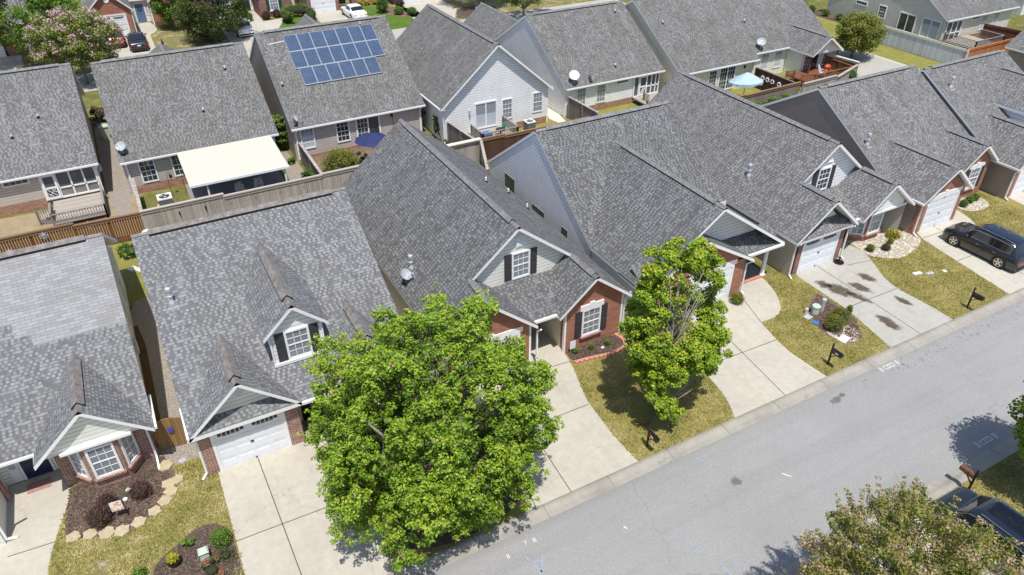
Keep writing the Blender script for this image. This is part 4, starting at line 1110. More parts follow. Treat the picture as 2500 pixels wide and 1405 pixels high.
# gate between the first two houses
g=empty('wooden_gate',(-2.2,26.05,0),'arched cedar gate hung with a blue metal sun','gate')
q=MB(); F=(-2.22,26.1,.05,-.12)
for k in range(9):
    a=-.58+k*.13; top=1.45+.16*math.cos((a+.06)*2.4); q.lbox(F,a,a+.124,-.02,.02,0,top)
q.build('boards',M['gatewood'],g)
q=MB(); q.lbox(F,-.56,.56,-.06,-.021,.25,.35); q.lbox(F,-.56,.56,-.06,-.021,1.2,1.3); q.lbox(F,.62,.72,-.06,.06,0,1.6); q.build('frame',M['gatewood'],g)
s=MB(); cx,cz=-2.15,1.08
for k in range(12):
    t=k*math.pi/6; r=.24 if k%2==0 else .17
    s.poly([(cx+.08*math.cos(t-.25),26.0,cz+.08*math.sin(t-.25)),(cx+r*math.cos(t),25.99,cz+r*math.sin(t)),(cx+.08*math.cos(t+.25),26.0,cz+.08*math.sin(t+.25))])
s.lathe((0,0,0),[(.1,0),(.1,.02)],12); 
s.v=[(cx+x,25.98-z,cz+y) if i>=36 else (x,y,z) for i,(x,y,z) in enumerate(s.v)]
thing(s,'sun_ornament',[plain('blue enamel',(.07,.08,.42),.35)],(cx,25.99,cz-.24),'blue metal sun ornament hanging on the cedar gate','ornament')

# ---------------------------------------------------------------- decks
def rail(o,pts,z0,hh,mat,step=.13):
    Rr=MB(); Bb=MB()
    for (a,b) in zip(pts[:-1],pts[1:]):
        L=math.hypot(b[0]-a[0],b[1]-a[1]); ang=math.atan2(b[1]-a[1],b[0]-a[0]); F=(a[0],a[1],z0,ang)
        Rr.lbox(F,0,L,-.07,.07,hh-.04,hh); Rr.lbox(F,0,L,-.02,.02,.1,.17)
        n=max(2,int(L/step))
        for k in range(n+1): Bb.lbox(F,L*k/n-.018,L*k/n+.018,-.018,.018,.1,hh-.04)
        for e in (0,L): Rr.lbox(F,e-.05,e+.05,-.05,.05,-z0,hh)
    Bb.build('balusters',M[mat],o); Rr.build('handrail',M[mat],o)
o=empty('deck',(-4.6,50.8,0),'weathered grey deck with steps, below the screened porch at the left','deck')
q=MB(); q.box(-6.1,-3.05,49.2,52.55,.26,.38); q.build('deck_floor',M['deckwood'],o)
rail(o,[(-6.15,49.2),(-3.1,49.2),(-3.1,52.3)],.38,.62,'railwood',.16); rail(o,[(-6.15,49.25),(-6.15,50.9)],.38,.7,'railwood',.16)
q=MB(); q.box(-6.9,-6.15,50.3,51.3,0,.18); q.box(-6.55,-6.15,50.3,51.3,.18,.34); q.build('steps',M['deckwood'],o); rail(o,[(-6.95,50.2),(-6.15,50.0)],.1,.9,'railwood')
o=empty('deck',(24.4,48,0),'small weathered deck boxed in by railings outside the white gable house','deck')
q=MB(); q.box(22.95,26.0,46.8,49.4,.42,.55); q.build('deck_floor',M['deckwood'],o)
rail(o,[(23.0,48.9),(23.0,46.85),(26.0,46.85),(26.0,49.3)],.55,.85,'railwood'); q=MB(); q.box(22.1,22.9,48.4,49.3,.0,.3); q.build('steps',M['deckwood'],o)
o=empty('deck',(40,48,0),'weathered deck outside the screened corner porch of the white house','deck')
q=MB(); q.box(39.0,42.4,47.3,49.5,.4,.52); q.build('deck_floor',M['deckwood'],o); rail(o,[(42.4,49.4),(42.4,47.35),(40.2,47.35)],.52,.9,'railwood'); rail(o,[(38.6,46.9),(39.4,47.9),(39.4,48.6)],.4,.8,'railwood')
o=empty('deck',(57.5,45.5,0),'red stained deck with tall railings under the gabled porch','deck')
q=MB(); q.box(55.0,59.8,43.9,47.3,.55,.68); q.build('deck_floor',M['reddeck'],o); rail(o,[(53.9,44.6),(55.0,44.0),(59.8,44.0),(59.8,46.4)],.68,.95,'redrail'); rail(o,[(54.2,46.6),(55.0,46.4)],.4,.9,'redrail')
q=MB(); q.box(55.05,59.75,43.95,44.0,.03,.55); q.build('skirt',M['reddeck'],o)
o=empty('deck',(80.5,45.5,0),'brown deck beyond the white washed fence','deck')
q=MB(); q.box(77.5,82,43.6,47.4,.5,.62); q.build('deck_floor',M['deckwood'],o); rail(o,[(77.5,47.2),(77.5,43.65),(82,43.65),(82,46.2)],.62,.9,'railwood')

# ---------------------------------------------------------------- patio cover
o=empty('patio_cover',(5.2,49,0),'ivory metal patio cover on white posts behind the greige house','patio cover')
q=MB()
x0,x1=2.03,8.3
q.hexa([(x0,46.45,2.2),(x1,46.45,2.2),(x1,51.3,2.52),(x0,51.3,2.52),(x0,46.45,2.28),(x1,46.45,2.28),(x1,51.3,2.6),(x0,51.3,2.6)])
for k in range(21):
    x=x0+(x1-x0)*k/20; q.hexa([(x-.02,46.44,2.275),(x+.02,46.44,2.275),(x+.02,51.35,2.6),(x-.02,51.35,2.6),(x-.008,46.44,2.31),(x+.008,46.44,2.31),(x+.008,51.35,2.635),(x-.008,51.35,2.635)])
q.build('cover_roof',plain('ivory metal',(.60,.57,.48),.4,var=.04),o)
q=MB(); q.box(x0-.03,x1+.03,46.34,46.44,2.14,2.3); q.build('front_beam',M['trim'],o)
for x in (3.06,8.02):
    q=MB(); q.box(x-.05,x+.05,46.5,46.6,0,2.2); q.build('post',M['trim'],o)
def chair(x,y,rz):
    o=empty('patio_chair',(0,0,0))
    q=MB(); q.hexa([(-.27,-.28,.40),(.27,-.28,.40),(.25,.22,.36),(-.25,.22,.36),(-.27,-.28,.43),(.27,-.28,.43),(.25,.22,.39),(-.25,.22,.39)]); q.build('seat',M['chairpat'],o)
    q=MB(); q.hexa([(-.25,.2,.38),(.25,.2,.38),(.25,.24,.38),(-.25,.24,.38),(-.25,.48,1.08),(.25,.48,1.08),(.25,.52,1.08),(-.25,.52,1.08)]); q.build('backrest',M['chairpat'],o)
    for sx in (-1,1):
        q=MB(); q.tube([(sx*.29,-.3,0),(sx*.29,-.26,.62),(sx*.29,.3,.64),(sx*.27,.4,.9)],.018,6); q.tube([(sx*.29,.4,0),(sx*.29,.2,.62)],.018,6); q.build('arm_frame',M['trim'],o)
    o.location=(x,y,.06); o.rotation_euler=(0,0,rz); return o
t=NT('chair fabric'); p_=t.pos(); v_=t.n('TexVoronoi',{'Vector':p_,'Scale':9.0},feature='DISTANCE_TO_EDGE').outputs[0]
t.bsdf(t.mix(t.math('LESS_THAN',v_,.09),(.62,.64,.63),(.22,.25,.29)),.8); M['chairpat']=t.mat
tag(chair(5.15,47.5,.15),'patterned patio chair under the ivory cover, the left one of two','chair','patio chairs under the cover')
tag(chair(6.35,47.6,-.1),'patterned patio chair under the ivory cover, the right one of two','chair','patio chairs under the cover')
def pot(x,y,z,r,hh,mat,label,name='plant_pot',cat='pot'):
    o=empty(name,(x,y,z),label,cat); q=MB(); q.lathe((x,y,z),[(r*.7,0),(r,hh*.8),(r*1.08,hh*.82),(r*1.08,hh),(r*.9,hh),(r*.88,hh*.9),(.01,hh*.88)],16); q.build('pot',M[mat] if isinstance(mat,str) else mat,o); return o
pot(3.5,47.4,.05,.24,.36,'trim','white pot with a plant beside the left post of the patio cover')
pot(7.5,47.7,.05,.27,.4,'sand','round pale pot at the right end under the patio cover')

# ---------------------------------------------------------------- air conditioners
def ac(x,y,sz,hh,label,round_=False,m1='metal'):
    o=empty('air_conditioner',(x,y,0),label,'air conditioner')
    q=MB()
    if round_: q.lathe((x,y,.08),[(sz/2,0),(sz/2,hh)],24)
    else:
        q.box(x-sz/2,x+sz/2,y-sz/2,y+sz/2,.08,hh-.06)
    q.build('cabinet',M['acgrey'],o)
    q=MB(); q.box(x-sz/2-.12,x+sz/2+.12,y-sz/2-.12,y+sz/2+.12,0,.08); q.build('pad',M['conc_new'],o)
    q=MB(); 
    if round_: q.lathe((x,y,hh+.08),[(sz/2+.02,-.02),(sz/2+.02,.04),(sz/2-.1,.05),(sz/2-.1,0.0)],24)
    else:
        n=24; s2=sz/2+.02
        top=[]; 
        for k in range(n):
            t=2*math.pi*k/n; c,s=math.cos(t),math.sin(t); kx=1/max(abs(c),abs(s)); top.append(((x+s2*c*kx,y+s2*s*kx,hh),(x+sz*.4*c,y+sz*.4*s,hh)))
        for k in range(n): a,b=top[k],top[(k+1)%n]; q.poly([a[0],b[0],b[1],a[1]])
        q.box(x-s2,x+s2,y-s2,y+s2,hh-.07,hh-.005)
    q.build('top_panel',M['dish_w'] if not round_ else M['metal'],o)
    q=MB(); q.lathe((x,y,hh+.005+(.08 if round_ else 0)),[(sz*.4,0),(.01,.01)],24); q.build('grille',M['acdark'],o)
    q=MB()
    for k in range(3):
        t=k*2.1+.4; q.mesh([(x,y,hh+.03),(x+sz*.36*math.cos(t),y+sz*.36*math.sin(t),hh+.04),(x+sz*.36*math.cos(t+.6),y+sz*.36*math.sin(t+.6),hh+.03)],[(0,1,2)])
    q.build('fan',M['dish'],o)
t=NT('ac louvres'); v=t.n('SeparateXYZ',{0:t.uv()}).outputs[1]; f=t.math('FRACT',t.math('DIVIDE',v,.035))
t.bsdf(t.mix(t.math('GREATER_THAN',f,.55),(.20,.21,.22),(.05,.05,.055)),.5); M['acgrey']=t.mat
t=NT('ac grille'); f=t.math('FRACT',t.math('MULTIPLY',t.n('VectorMath',{0:t.uv()},operation='LENGTH').outputs[1],9))
M['acdark']=plain('ac fan well',(.045,.045,.05),.6,var=.5,scale=12)
t.bsdf((.05,.05,.05),.5)
ac(.46,48.9,.86,.82,'square air conditioner with a round fan grille, beside the ivory patio cover')
ac(27.9,48.35,.72,.95,'tall grey air conditioner on a slab by the white gable house')
ac(84.6,45.0,1.0,.8,'round topped air conditioner in front of the dark red fence',True)

# ---------------------------------------------------------------- umbrellas
def umbrella(label,c,r,hz,drop,n,mat,tilt=0,scallop=0,base=0):
    x,y=c; o=empty('umbrella',(x,y,base),label,'umbrella')
    q=MB(); rings=3; V=[(x,y,hz)]; Fc=[]
    N=n*4
    for i in range(1,rings+1):
        for k in range(N):
            t=2*math.pi*k/N; seg=(k%4)/4; rr=r*i/rings*(1-.045*math.sin(math.pi*seg)); z=hz-drop*(i/rings)**1.1-.02*math.sin(math.pi*seg)*i
            V.append((x+rr*math.cos(t),y+rr*math.sin(t),z+tilt*(rr*math.sin(t)*-1)))
    if scallop:
        for k in range(N):
            t=2*math.pi*k/N; seg=(k%4)/4; px,py,pz=V[1+(rings-1)*N+k]; V.append((px,py,pz-scallop*(.55+.45*math.sin(math.pi*seg))))
        rings+=1
    for k in range(N): Fc.append((0,1+k,1+(k+1)%N))
    for i in range(rings-1):
        for k in range(N):
            a=1+i*N+k; b=1+i*N+(k+1)%N; Fc.append((a,a+N,b+N,b))
    q.mesh(V,Fc); q.build('canopy',mat,o)
    q=MB(); q.tube([(x,y,base),(x,y,hz+.1)],.025,8); q.build('pole',M['black'],o)
    q=MB()
    for k in range(n):
        t=2*math.pi*k/n; q.bar((x,y,hz-.08),(x+r*.95*math.cos(t),y+r*.95*math.sin(t),hz-drop-.03+tilt*(-r*.95*math.sin(t))),.02,.02)
    q.build('ribs',M['black'],o)
    q=MB(); q.lathe((x,y,base),[(.28,0),(.28,.05),(.05,.1)],16); q.build('base',M['black'],o)
def cloth(name,c):
    t=NT(name); nz=t.noise(t.pos(),1.5,3); col=t.mix(t.rng(nz,.3,.7,0,1),tuple(x*.85 for x in c),tuple(x*1.12 for x in c))
    d=t.n('BsdfPrincipled',{'Base Color':col,'Roughness':.85}); tr=t.n('BsdfTranslucent',{'Color':col}); m=t.n('MixShader',{0:.25})
    t.t.links.new(d.outputs[0],m.inputs[1]); t.t.links.new(tr.outputs[0],m.inputs[2]); t.t.links.new(m.outputs[0],t.out.inputs[0]); return t.mat
umbrella('navy octagonal patio umbrella by the taupe grey house',(14.7,47.9),1.3,2.75,.5,8,cloth('navy cloth',(.03,.045,.15)))
umbrella('pale blue patio umbrella with a scalloped edge beside the dark fence',(47.5,45.0),1.5,2.75,.75,4,cloth('pale blue cloth',(.50,.68,.80)),.15,.28)
# tables under the umbrellas
def table(x,y,label,r=.55,mt='black'):
    o=empty('patio_table',(x,y,0),label,'table'); q=MB(); q.lathe((x,y,.7),[(r,0),(r,.03)],20); q.build('tabletop',M[mt],o); q=MB()
    for k in range(4): t=k*math.pi/2+.7; q.bar((x+r*.7*math.cos(t),y+r*.7*math.sin(t),0),(x+r*.5*math.cos(t),y+r*.5*math.sin(t),.7),.03,.03)
    q.build('legs',M[mt],o)
table(14.7,47.9,'round dark table under the navy umbrella')
table(46.4,44.6,'round dark table beside the pole of the pale blue umbrella',.6)
o=chair(45.4,45.9,2.6); tag(o,'tan sling chair by the glass doors near the pale blue umbrella','chair')

# ---------------------------------------------------------------- solar panels
o=empty('solar_array',(15.4,57,SOL['ze']+SOL['s']*(57-SOL['yf'])),'array of twenty blue solar panels on the taupe grey house','solar panels')
t=NT('solar cells'); sp_=t.n('SeparateXYZ',{0:t.uv()}); cu_=t.math('FRACT',t.math('DIVIDE',sp_.outputs[0],.168)); cv_=t.math('FRACT',t.math('DIVIDE',sp_.outputs[1],.157))
ln=t.math('MAXIMUM',t.math('GREATER_THAN',cu_,.9),t.math('MULTIPLY',t.math('GREATER_THAN',cv_,.93),.6)); nz=t.noise(t.pos(),2.2,4)
c_=t.mix(t.rng(nz,.3,.7,0,1),(.024,.05,.105),(.042,.075,.15)); c_=t.mix(t.math('MULTIPLY',ln,.5),c_,(.30,.36,.43)); t.bsdf(c_,.3,0,.4,Coat_Weight=.3,Coat_Roughness=.08); M['cells']=t.mat
def sroof(y,up): s=SOL['s']; return SOL['ze']+s*(y-SOL['yf'])+up
rows=[(58.47,7,11.83),(57.16,7,11.83),(55.84,6,12.05)]
pw=1.017; ph=1.285
first=None
for yt,n,xs in rows:
    for k in range(n):
        xa,xb=xs+k*pw+.006,xs+(k+1)*pw-.006; ya,yb=yt-ph,yt-.01
        if first is None:
            q=MB(); i=.016
            q.hexa([(xa,ya,sroof(ya,.10)),(xb,ya,sroof(ya,.10)),(xb,yb,sroof(yb,.10)),(xa,yb,sroof(yb,.10)),(xa,ya,sroof(ya,.145)),(xb,ya,sroof(ya,.145)),(xb,yb,sroof(yb,.145)),(xa,yb,sroof(yb,.145))])
            fp=q.build('panel',M['metal'],o); q=MB(); q.poly([(xa+i,ya+i,sroof(ya+i,.15)),(xb-i,ya+i,sroof(ya+i,.15)),(xb-i,yb-i,sroof(yb-i,.15)),(xa+i,yb-i,sroof(yb-i,.15))]); q.build('cells',M['cells'],fp)
            first=(fp,xa,ya)
        else:
            c=copy_tree(first[0],o); c.location=(xa-first[1],ya-first[2],SOL['s']*(ya-first[2]))

# ---------------------------------------------------------------- satellite dishes
def dish(p,az,el,r,label,m='dish',arm=.5):
    o=empty('satellite_dish',p,label,'satellite dish'); x,y,z=p
    d=Vector((math.sin(az)*math.cos(el),math.cos(az)*math.cos(el),math.sin(el))); ux=d.orthogonal().normalized(); uy=d.cross(ux)
    c=Vector((x,y,z+arm)); V=[tuple(c-d*.06)]; Fc=[]; N=20
    for i in range(1,5):
        for k in range(N):
            t=2*math.pi*k/N; rr=r*i/4; V.append(tuple(c+ux*rr*math.cos(t)+uy*rr*math.sin(t)*1.08+d*(.10*(i/4)**2-.06)))
    for k in range(N): Fc.append((0,1+k,1+(k+1)%N))
    for i in range(3):
        for k in range(N): a=1+i*N+k; b=1+i*N+(k+1)%N; Fc.append((a,a+N,b+N,b))
    q=MB(); q.mesh(V,Fc); q.build('reflector',M[m],o,True)
    q=MB(); q.tube([(x,y,z-.05),(x,y,z+arm*.6),tuple(c-d*.08)],.03,8); q.build('mast',M['metal'],o)
    q=MB(); e=c+d*.5+Vector((0,0,-.18)); q.tube([tuple(c+Vector((0,0,-r))),tuple(e)],.018,6); q.bar(e,e+d*.12,.1,.08); q.build('feed_arm',M['metal'],o)
    q=MB(); q.box(x-.14,x+.14,y-.18,y+.18,z-.1,z-.03); q.build('mount',M['black'],o)
dish((9.75,28.9,2.55+.79*.45),2.6,.7,.30,'grey satellite dish beside the flue pipe on the twin brick gable house')
dish((-1.15,52.1,2.95),-2.5,.75,.33,'grey satellite dish on the back eave of the greige house, seen from behind')
dish((10.35,52.0,2.78),1.9,.5,.33,'satellite dish seen edge on at the corner of the solar panel roof')
dish((32.8,49.6,2.75),-2.6,.6,.40,'large white satellite dish, the left of two on the white house','dish_w',.75)
dish((34.4,49.6,2.75),2.0,.35,.33,'small satellite dish facing right, the right of two on the white house','dish_w',.5)
dish((53.1,49.3,2.75),-2.4,.7,.38,'satellite dish above the back wall of the off white house','dish',.7)
dish((-1.0,40.5,2.35),-2.7,.9,.30,'white satellite dish showing above the ridge of the dormer house','dish_w',.35)
BEDS=[]
def sheet(name,pts,z,mat,kind='structure'):
    if 'bed' in name or 'strip' in name: BEDS.append(pts)
    q=MB(); q.poly([(x,y,z) for x,y in pts]); return tag(q.build(name,M[mat]),kind=kind)
def chai(p,n=2,closed=False):
    for _ in range(n):
        o=[] if closed else [p[0]]
        rngk=range(len(p)) if closed else range(len(p)-1)
        for i in rngk:
            a,b=p[i],p[(i+1)%len(p)]
            o+=[(a[0]*.75+b[0]*.25,a[1]*.75+b[1]*.25),(a[0]*.25+b[0]*.75,a[1]*.25+b[1]*.75)]
        if not closed: o.append(p[-1])
        p=o
    return p
def wob(p,amp,seed):
    r=random.Random(seed); return [(x+r.uniform(-amp,amp),y+r.uniform(-amp,amp)) for x,y in p]
# base sheet to the horizon
q=MB(); n=24; S_=900
q.poly([(-S_,-S_,0),(S_,-S_,0),(S_,S_,0),(-S_,S_,0)]); tag(q.build('ground',M['lawn_rough']),kind='structure')
Z=[.004,.008,.012,.016,.020,.024]
sheet('lawn',[(-8,15.9),(-.4,15.9),(-.4,24.5),(-1.2,26.2),(-8,27.2)],Z[0],'lawn_dry')
sheet('lawn',[(3.5,15.9),(60,15.9),(60,25.5),(3.5,25.5)],Z[0],'lawn')
sheet('lawn',[(-20,-30),(80,-30),(80,8.75),(-20,8.75)],Z[0],'lawn')
sheet('back_lawn',[(-3.2,38),(-1.2,38),(-1.2,45.3),(-3.2,45.3)],Z[0],'lawn_back')
sheet('bare_soil',[(-16,45.7),(-1.1,45.4),(-1.1,52),(-16,52.6)],Z[0],'soil')
sheet('side_soil',chai([(-2.95,48.5),(-1.35,48.4),(-1.45,70),(-2.95,70)],1,True),Z[1],'gravel')
sheet('back_lawn',[(-1,45.4),(10,45.3),(10,51.4),(-1,51.4)],Z[0],'lawn_rough')
sheet('patio',[(2.0,46.3),(8.3,46.3),(8.3,51.8),(2.0,51.8)],Z[1],'patio')
sheet('gravel_bed',chai([(8.5,47.2),(9.9,47.0),(10.0,52),(9.3,56),(8.9,52)],2,True),Z[1],'gravel')
sheet('mulch_bed',[(10.2,45.3),(20.5,45.3),(20.5,52),(10.2,52)],Z[0],'mulch_red')
sheet('back_lawn',[(21.2,45.4),(32.2,45.4),(32.2,50),(21.2,50)],Z[0],'lawn_back')
sheet('garden_path',chai([(30.6,49.0),(32.0,48.6),(31.9,56),(30.6,56)],1,True),Z[1],'sand')
sheet('back_lawn',[(32.4,43),(60,43),(60,50),(32.4,49.7)],Z[0],'lawn_back')
# strips between the two front-left houses
sheet('gravel_strip',[(-3.0,25.0),(-1.15,25.0),(-1.15,38.6),(-2.6,38.4),(-3.0,37)],Z[1],'gravel')
sheet('mulch_strip',[(-2.95,26.4),(-2.55,26.4),(-2.5,34),(-2.7,36),(-2.95,36)],Z[2],'brownmulch')
sheet('gravel_strip',[(8.0,23.6),(9.7,23.6),(9.7,41),(8.0,41)],Z[1],'gravel')
sheet('mulch_strip',[(29.3,23.9),(30.5,23.9),(30.5,40),(29.3,40)],Z[1],'lawn_rough')
# ---- main street
def kerb(x0,x1,yb,yf):
    q=MB(); s=1 if yb>yf else -1
    prof=[(yb,0.0),(yb,.03),(yb-s*.12,.085),(yb-s*.22,.09),(yb-s*.34,.05),(yb-s*.42,.022),(yf,.02),(yf,0.0)]
    for (a,b) in zip(prof[:-1],prof[1:]): q.poly([(x0,a[0],a[1]),(x1,a[0],a[1]),(x1,b[0],b[1]),(x0,b[0],b[1])])
    x=x0+1.2
    while x<x1:
        for (a,b) in zip(prof[1:-2],prof[2:-1]): q.poly([(x-.008,a[0],a[1]+.004),(x+.008,a[0],a[1]+.004),(x+.008,b[0],b[1]+.004),(x-.008,b[0],b[1]+.004)],1)
        x+=3.05
    return tag(q.build('kerb',[M['kerb'],M['joint']]),kind='structure')
sheet('road',[(-60,8.9),(140,8.9),(140,15.6),(-60,15.6)],Z[2],'asphalt')
kerb(-40,90,15.95,15.27); kerb(-40,90,8.72,9.35)
# ---- driveways
DR=[]
def drive(name,pts,mat,joints,z=Z[3]):
    DR.append(pts)
    q=MB(); q.poly([(x,y,z) for x,y in pts])
    for x0,y0,x1,y1 in joints: q.bar((x0,y0,z-.006),(x1,y1,z-.006),.035,.02,1)
    # joint tops sit 4 mm proud of the slab
    return tag(q.build(name,[M[mat],M['joint']]),kind='structure')
yk=15.94
drive('walkway',[(-8.45,27.05),(-6.3,27.05),(-6.3,25.86)]+chai([(-6.24,25.8),(-6.29,25.16),(-6.62,24),(-6.93,22.97),(-7.14,21.8),(-7.25,19),(-7.3,yk)])+[(-13.5,yk),(-13.5,23.95),(-8.45,23.95)],'conc',[(-8.4,23.3,-6.85,23.2),(-13,20.6,-7.2,20.6)])
drive('driveway',[(-.86,23.8),(2.3,23.8),(2.85,23.75),(2.9,25.0),(4.15,25.0)]+chai([(4.15,23.6),(4.0,21.5),(3.8,19),(3.96,17.2),(4.25,yk)])+[(-.98,yk),(-.9,18.5)],'conc',[(.76,23.75,.9,yk),(-.85,19.98,3.85,19.85),(2.85,23.7,4.1,23.6)])
drive('driveway',[(10.25,23.5)]+chai([(10.2,23.4),(9.9,20),(9.85,17.5),(9.4,yk)])+chai([(14.69,yk),(14.62,17.4),(14.81,20),(15.07,20.9),(15.57,22.5),(15.76,23.65)])+[(15.72,24),(15.7,28),(13.75,28),(13.75,23.5)],'conc',[(11.9,23.4,11.37,yk),(9.95,19.85,14.75,19.8),(13.75,22.9,15.6,22.75)])
drive('driveway',[(23.1,23.15)]+chai([(23.0,22.5),(22.4,20.8),(20.9,19.3),(20.62,17.2),(20.0,yk)])+chai([(25.8,yk),(25.6,17.9),(25.72,19.1),(26.1,20.6)])+chai([(26.1,20.6),(27.3,20.6),(28.1,21.1),(28.89,22.44),(29.2,23.72)],2)+[(26.88,23.72),(26.88,23.15)],'conc',[(24.0,23.1,23.07,yk),(21.0,19.3,25.75,19.15),(26.1,20.6,26.9,23.1)])
d5=drive('driveway',[(31.2,23.12)]+chai([(31.05,22.7),(31.0,19.3),(30.84,18.5),(30.3,yk)])+chai([(35.2,yk),(35.2,17.65),(35.02,19.3),(35.39,20.6),(36.15,21.8),(36.66,23.0),(36.4,24.0),(36.0,25.5)])+[(34.6,25.5),(34.6,23.12)],'conc_grey',[(32.9,23.1,32.6,yk),(31.05,19.36,35.05,19.29),(34.5,22.3,36.3,21.95)])
drive('driveway',[(41.4,22.9)]+chai([(41.0,22.1),(40.4,18.4),(40.0,yk)])+chai([(45.3,yk),(45.0,18),(45.42,21.47),(45.93,22.2),(46.38,23.7),(46.5,25.4)])+[(45,25.4),(45,22.9)],'conc_new',[(43.0,22.8,42.6,yk),(40.6,19.5,45.2,19.4),(41.1,22.2,45.6,22.0)])
drive('driveway',[(50.95,23.0),(50.6,19),(50.2,yk),(55.5,yk),(54.4,23.0)],'conc_new',[(52.7,23,52.8,yk)])
drive('driveway',[(19.3,8.7),(19.5,-12),(24.0,-12),(24.2,8.7)],'conc',[(19.5,6.2,24,6.2)],Z[3])
# stains on the old driveway: thin irregular sheets whose edges fade
def stainmat(c1=(.10,.075,.055),c2=(.15,.12,.09),k=.8):
    t=NT('oil stain'); a=t.n('Attribute',attribute_name='tint').outputs['Fac']; nz=t.noise(t.pos(),3.2,6,.7)
    f=t.math('MULTIPLY',t.rng(t.math('ADD',a,t.math('MULTIPLY',t.math('SUBTRACT',nz,.5),1.9)),.22,.95,0,1),k,clamp=True)
    d=t.n('BsdfDiffuse',{'Color':t.mix(nz,c1,c2)}); tr=t.n('BsdfTransparent'); m=t.n('MixShader',{0:f})
    t.t.links.new(tr.outputs[0],m.inputs[1]); t.t.links.new(d.outputs[0],m.inputs[2]); t.t.links.new(m.outputs[0],t.out.inputs[0]); return t.mat
M['stain']=stainmat((.085,.06,.045),(.13,.10,.075)); M['tar']=stainmat((.12,.12,.125),(.17,.17,.175),.5)
def stain(cx,cy,rx,ry,rot,z,seed,name='oil_stain',mat='stain'):
    r=random.Random(seed); V=[(cx,cy,z)]; tint=[1.0]; N=20
    for i,(k,tv) in enumerate(((.5,.9),(1,0))):
        for j in range(N):
            t=2*math.pi*j/N; q=k*(1+(r.uniform(-.18,.18) if i else 0)); x,y=rx*q*math.cos(t),ry*q*math.sin(t)
            V.append((cx+x*math.cos(rot)-y*math.sin(rot),cy+x*math.sin(rot)+y*math.cos(rot),z)); tint.append(tv)
    F=[(0,1+j,1+(j+1)%N) for j in range(N)]+[(1+j,1+N+j,1+N+(j+1)%N,1+(j+1)%N) for j in range(N)]
    m=MB(); m.mesh(V,F); o=m.build(name,M[mat]); at=o.data.attributes.new('tint','FLOAT','POINT'); at.data.foreach_set('value',tint); return tag(o,kind='structure')
zs=Z[3]+.008
for i,a in enumerate(((32.05,20.75,.62,1.05,.25),(31.75,21.5,.45,.6,.3),(32.45,19.75,.3,.9,.25),(34.45,20.85,.4,.68,.2),(33.3,20.35,.45,.8,.2),(34.3,18.3,.28,.7,.15),(31.95,17.4,.4,1.0,-.05))): stain(*a,zs,i)
for i,a in enumerate(((24.9,14.6,.5,.25,.2),(17.55,13.2,.3,.3,0),(25.4,14.7,.25,.15,.3))): stain(*a,Z[2]+.006,40+i,'tar_stain','tar')
# ---- beds
sheet('flower_bed',chai([(-6.25,25.8),(-6.35,24.9),(-6.5,23.9),(-6.5,23.1),(-5.94,22.85),(-5.2,22.5),(-4.5,22.3),(-3.9,22.5),(-3.2,22.85),(-2.75,23.3),(-2.35,23.9),(-2.5,25.2),(-2.8,25.95),(-4.5,26.2)],2,True),Z[2],'mulch_red')
sheet('flower_bed',chai([(-6.1,25.8),(-6.2,24.6),(-4.9,24.0),(-3.6,24.6),(-2.7,25.2),(-2.9,25.95),(-4.5,26.2)],2,True),Z[3],'mulch')
sheet('flower_bed',chai([(-4.0,18.3),(-3.83,20.0),(-3.58,20.5),(-2.88,20.85),(-2.13,21.35),(-1.54,21.25),(-.98,20.8),(-.92,18.3)],2,True),Z[2],'mulch')
sheet('flower_bed',chai([(15.8,23.6),(15.68,22.65),(16.6,22.5),(17.83,22.28),(18.7,22.5),(18.8,23.0),(18.6,23.55)],1,True),Z[2],'mulch')
sheet('pebble_bed',chai([(36.55,24.3),(36.7,23.6),(36.4,22.4),(37.2,21.7),(38.0,21.25),(39.5,21.5),(41.1,22.15),(41.15,23.2),(40.9,25.0),(38,25)],2,True),Z[2],'pebble')
sheet('pebble_bed',chai([(46.9,24.5),(46.5,23.2),(47.6,22.65),(49.0,22.85),(49.4,23.8),(49.0,24.5)],2,True),Z[2],'pebble')
sheet('flower_bed',chai([(30.75,21.2),(30.1,20.9),(29.1,20.3),(28.3,18.95),(28.2,18.1),(28.7,17.1),(29.7,17.05),(30.6,18.3),(30.95,19.9)],2,True),Z[2],'mulch_red')
sheet('pebble_bed',chai([(28.5,18.6),(28.35,17.8),(28.9,17.15),(29.7,17.2),(30.2,18.0),(29.6,18.5)],2,True),Z[3],'pebble')
sheet('mulch_bed',chai([(4.3,16.05),(9.5,16.05),(9.6,18.5),(7.5,20.5),(4.4,19)],2,True),Z[2],'mulch')
# ---- street behind and its gardens
sheet('back_street',[(-60,75.6),(59,75.6),(59,81.2),(-60,81.2)],Z[2],'conc_grey')
sheet('back_verge',[(-60,81.2),(90,81.2),(90,94),(-60,94)],Z[0],'lawn_dry')
sheet('back_verge',[(17,81.3),(22.2,81.3),(22.2,92.2),(17,92.2)],Z[1],'lawn_green'); sheet('back_verge',[(28.4,81.3),(34,81.3),(32.6,90.5),(28.4,93.4)],Z[1],'lawn_green')
for pts in ([(-.6,93.4),(-.6,81.3),(4.2,81.3),(4.3,91.8)]+chai([(4.4,92.2),(5.1,93.2),(5.35,94.7),(5.2,96.0)])+[(4.9,97.7),(3.1,97.7),(3.0,93.4)],
            [(-12.6,90.9),(-13,81.3),(-7.9,81.3),(-8.2,90.9)],[(11.7,95.6),(11.6,81.3),(15.6,81.3),(15.6,87.9),(16.9,92.8),(16.8,97),(15.3,97),(14.6,95.6)],
            [(22.5,92.3),(22.3,81.3),(28.3,81.3),(28.2,92.5),(26.2,92.3)],[(33.2,91),(32.3,81.3),(36.6,81.3),(38,84.2),(39,86),(39.2,91)]): sheet('driveway',pts,Z[2],'conc')
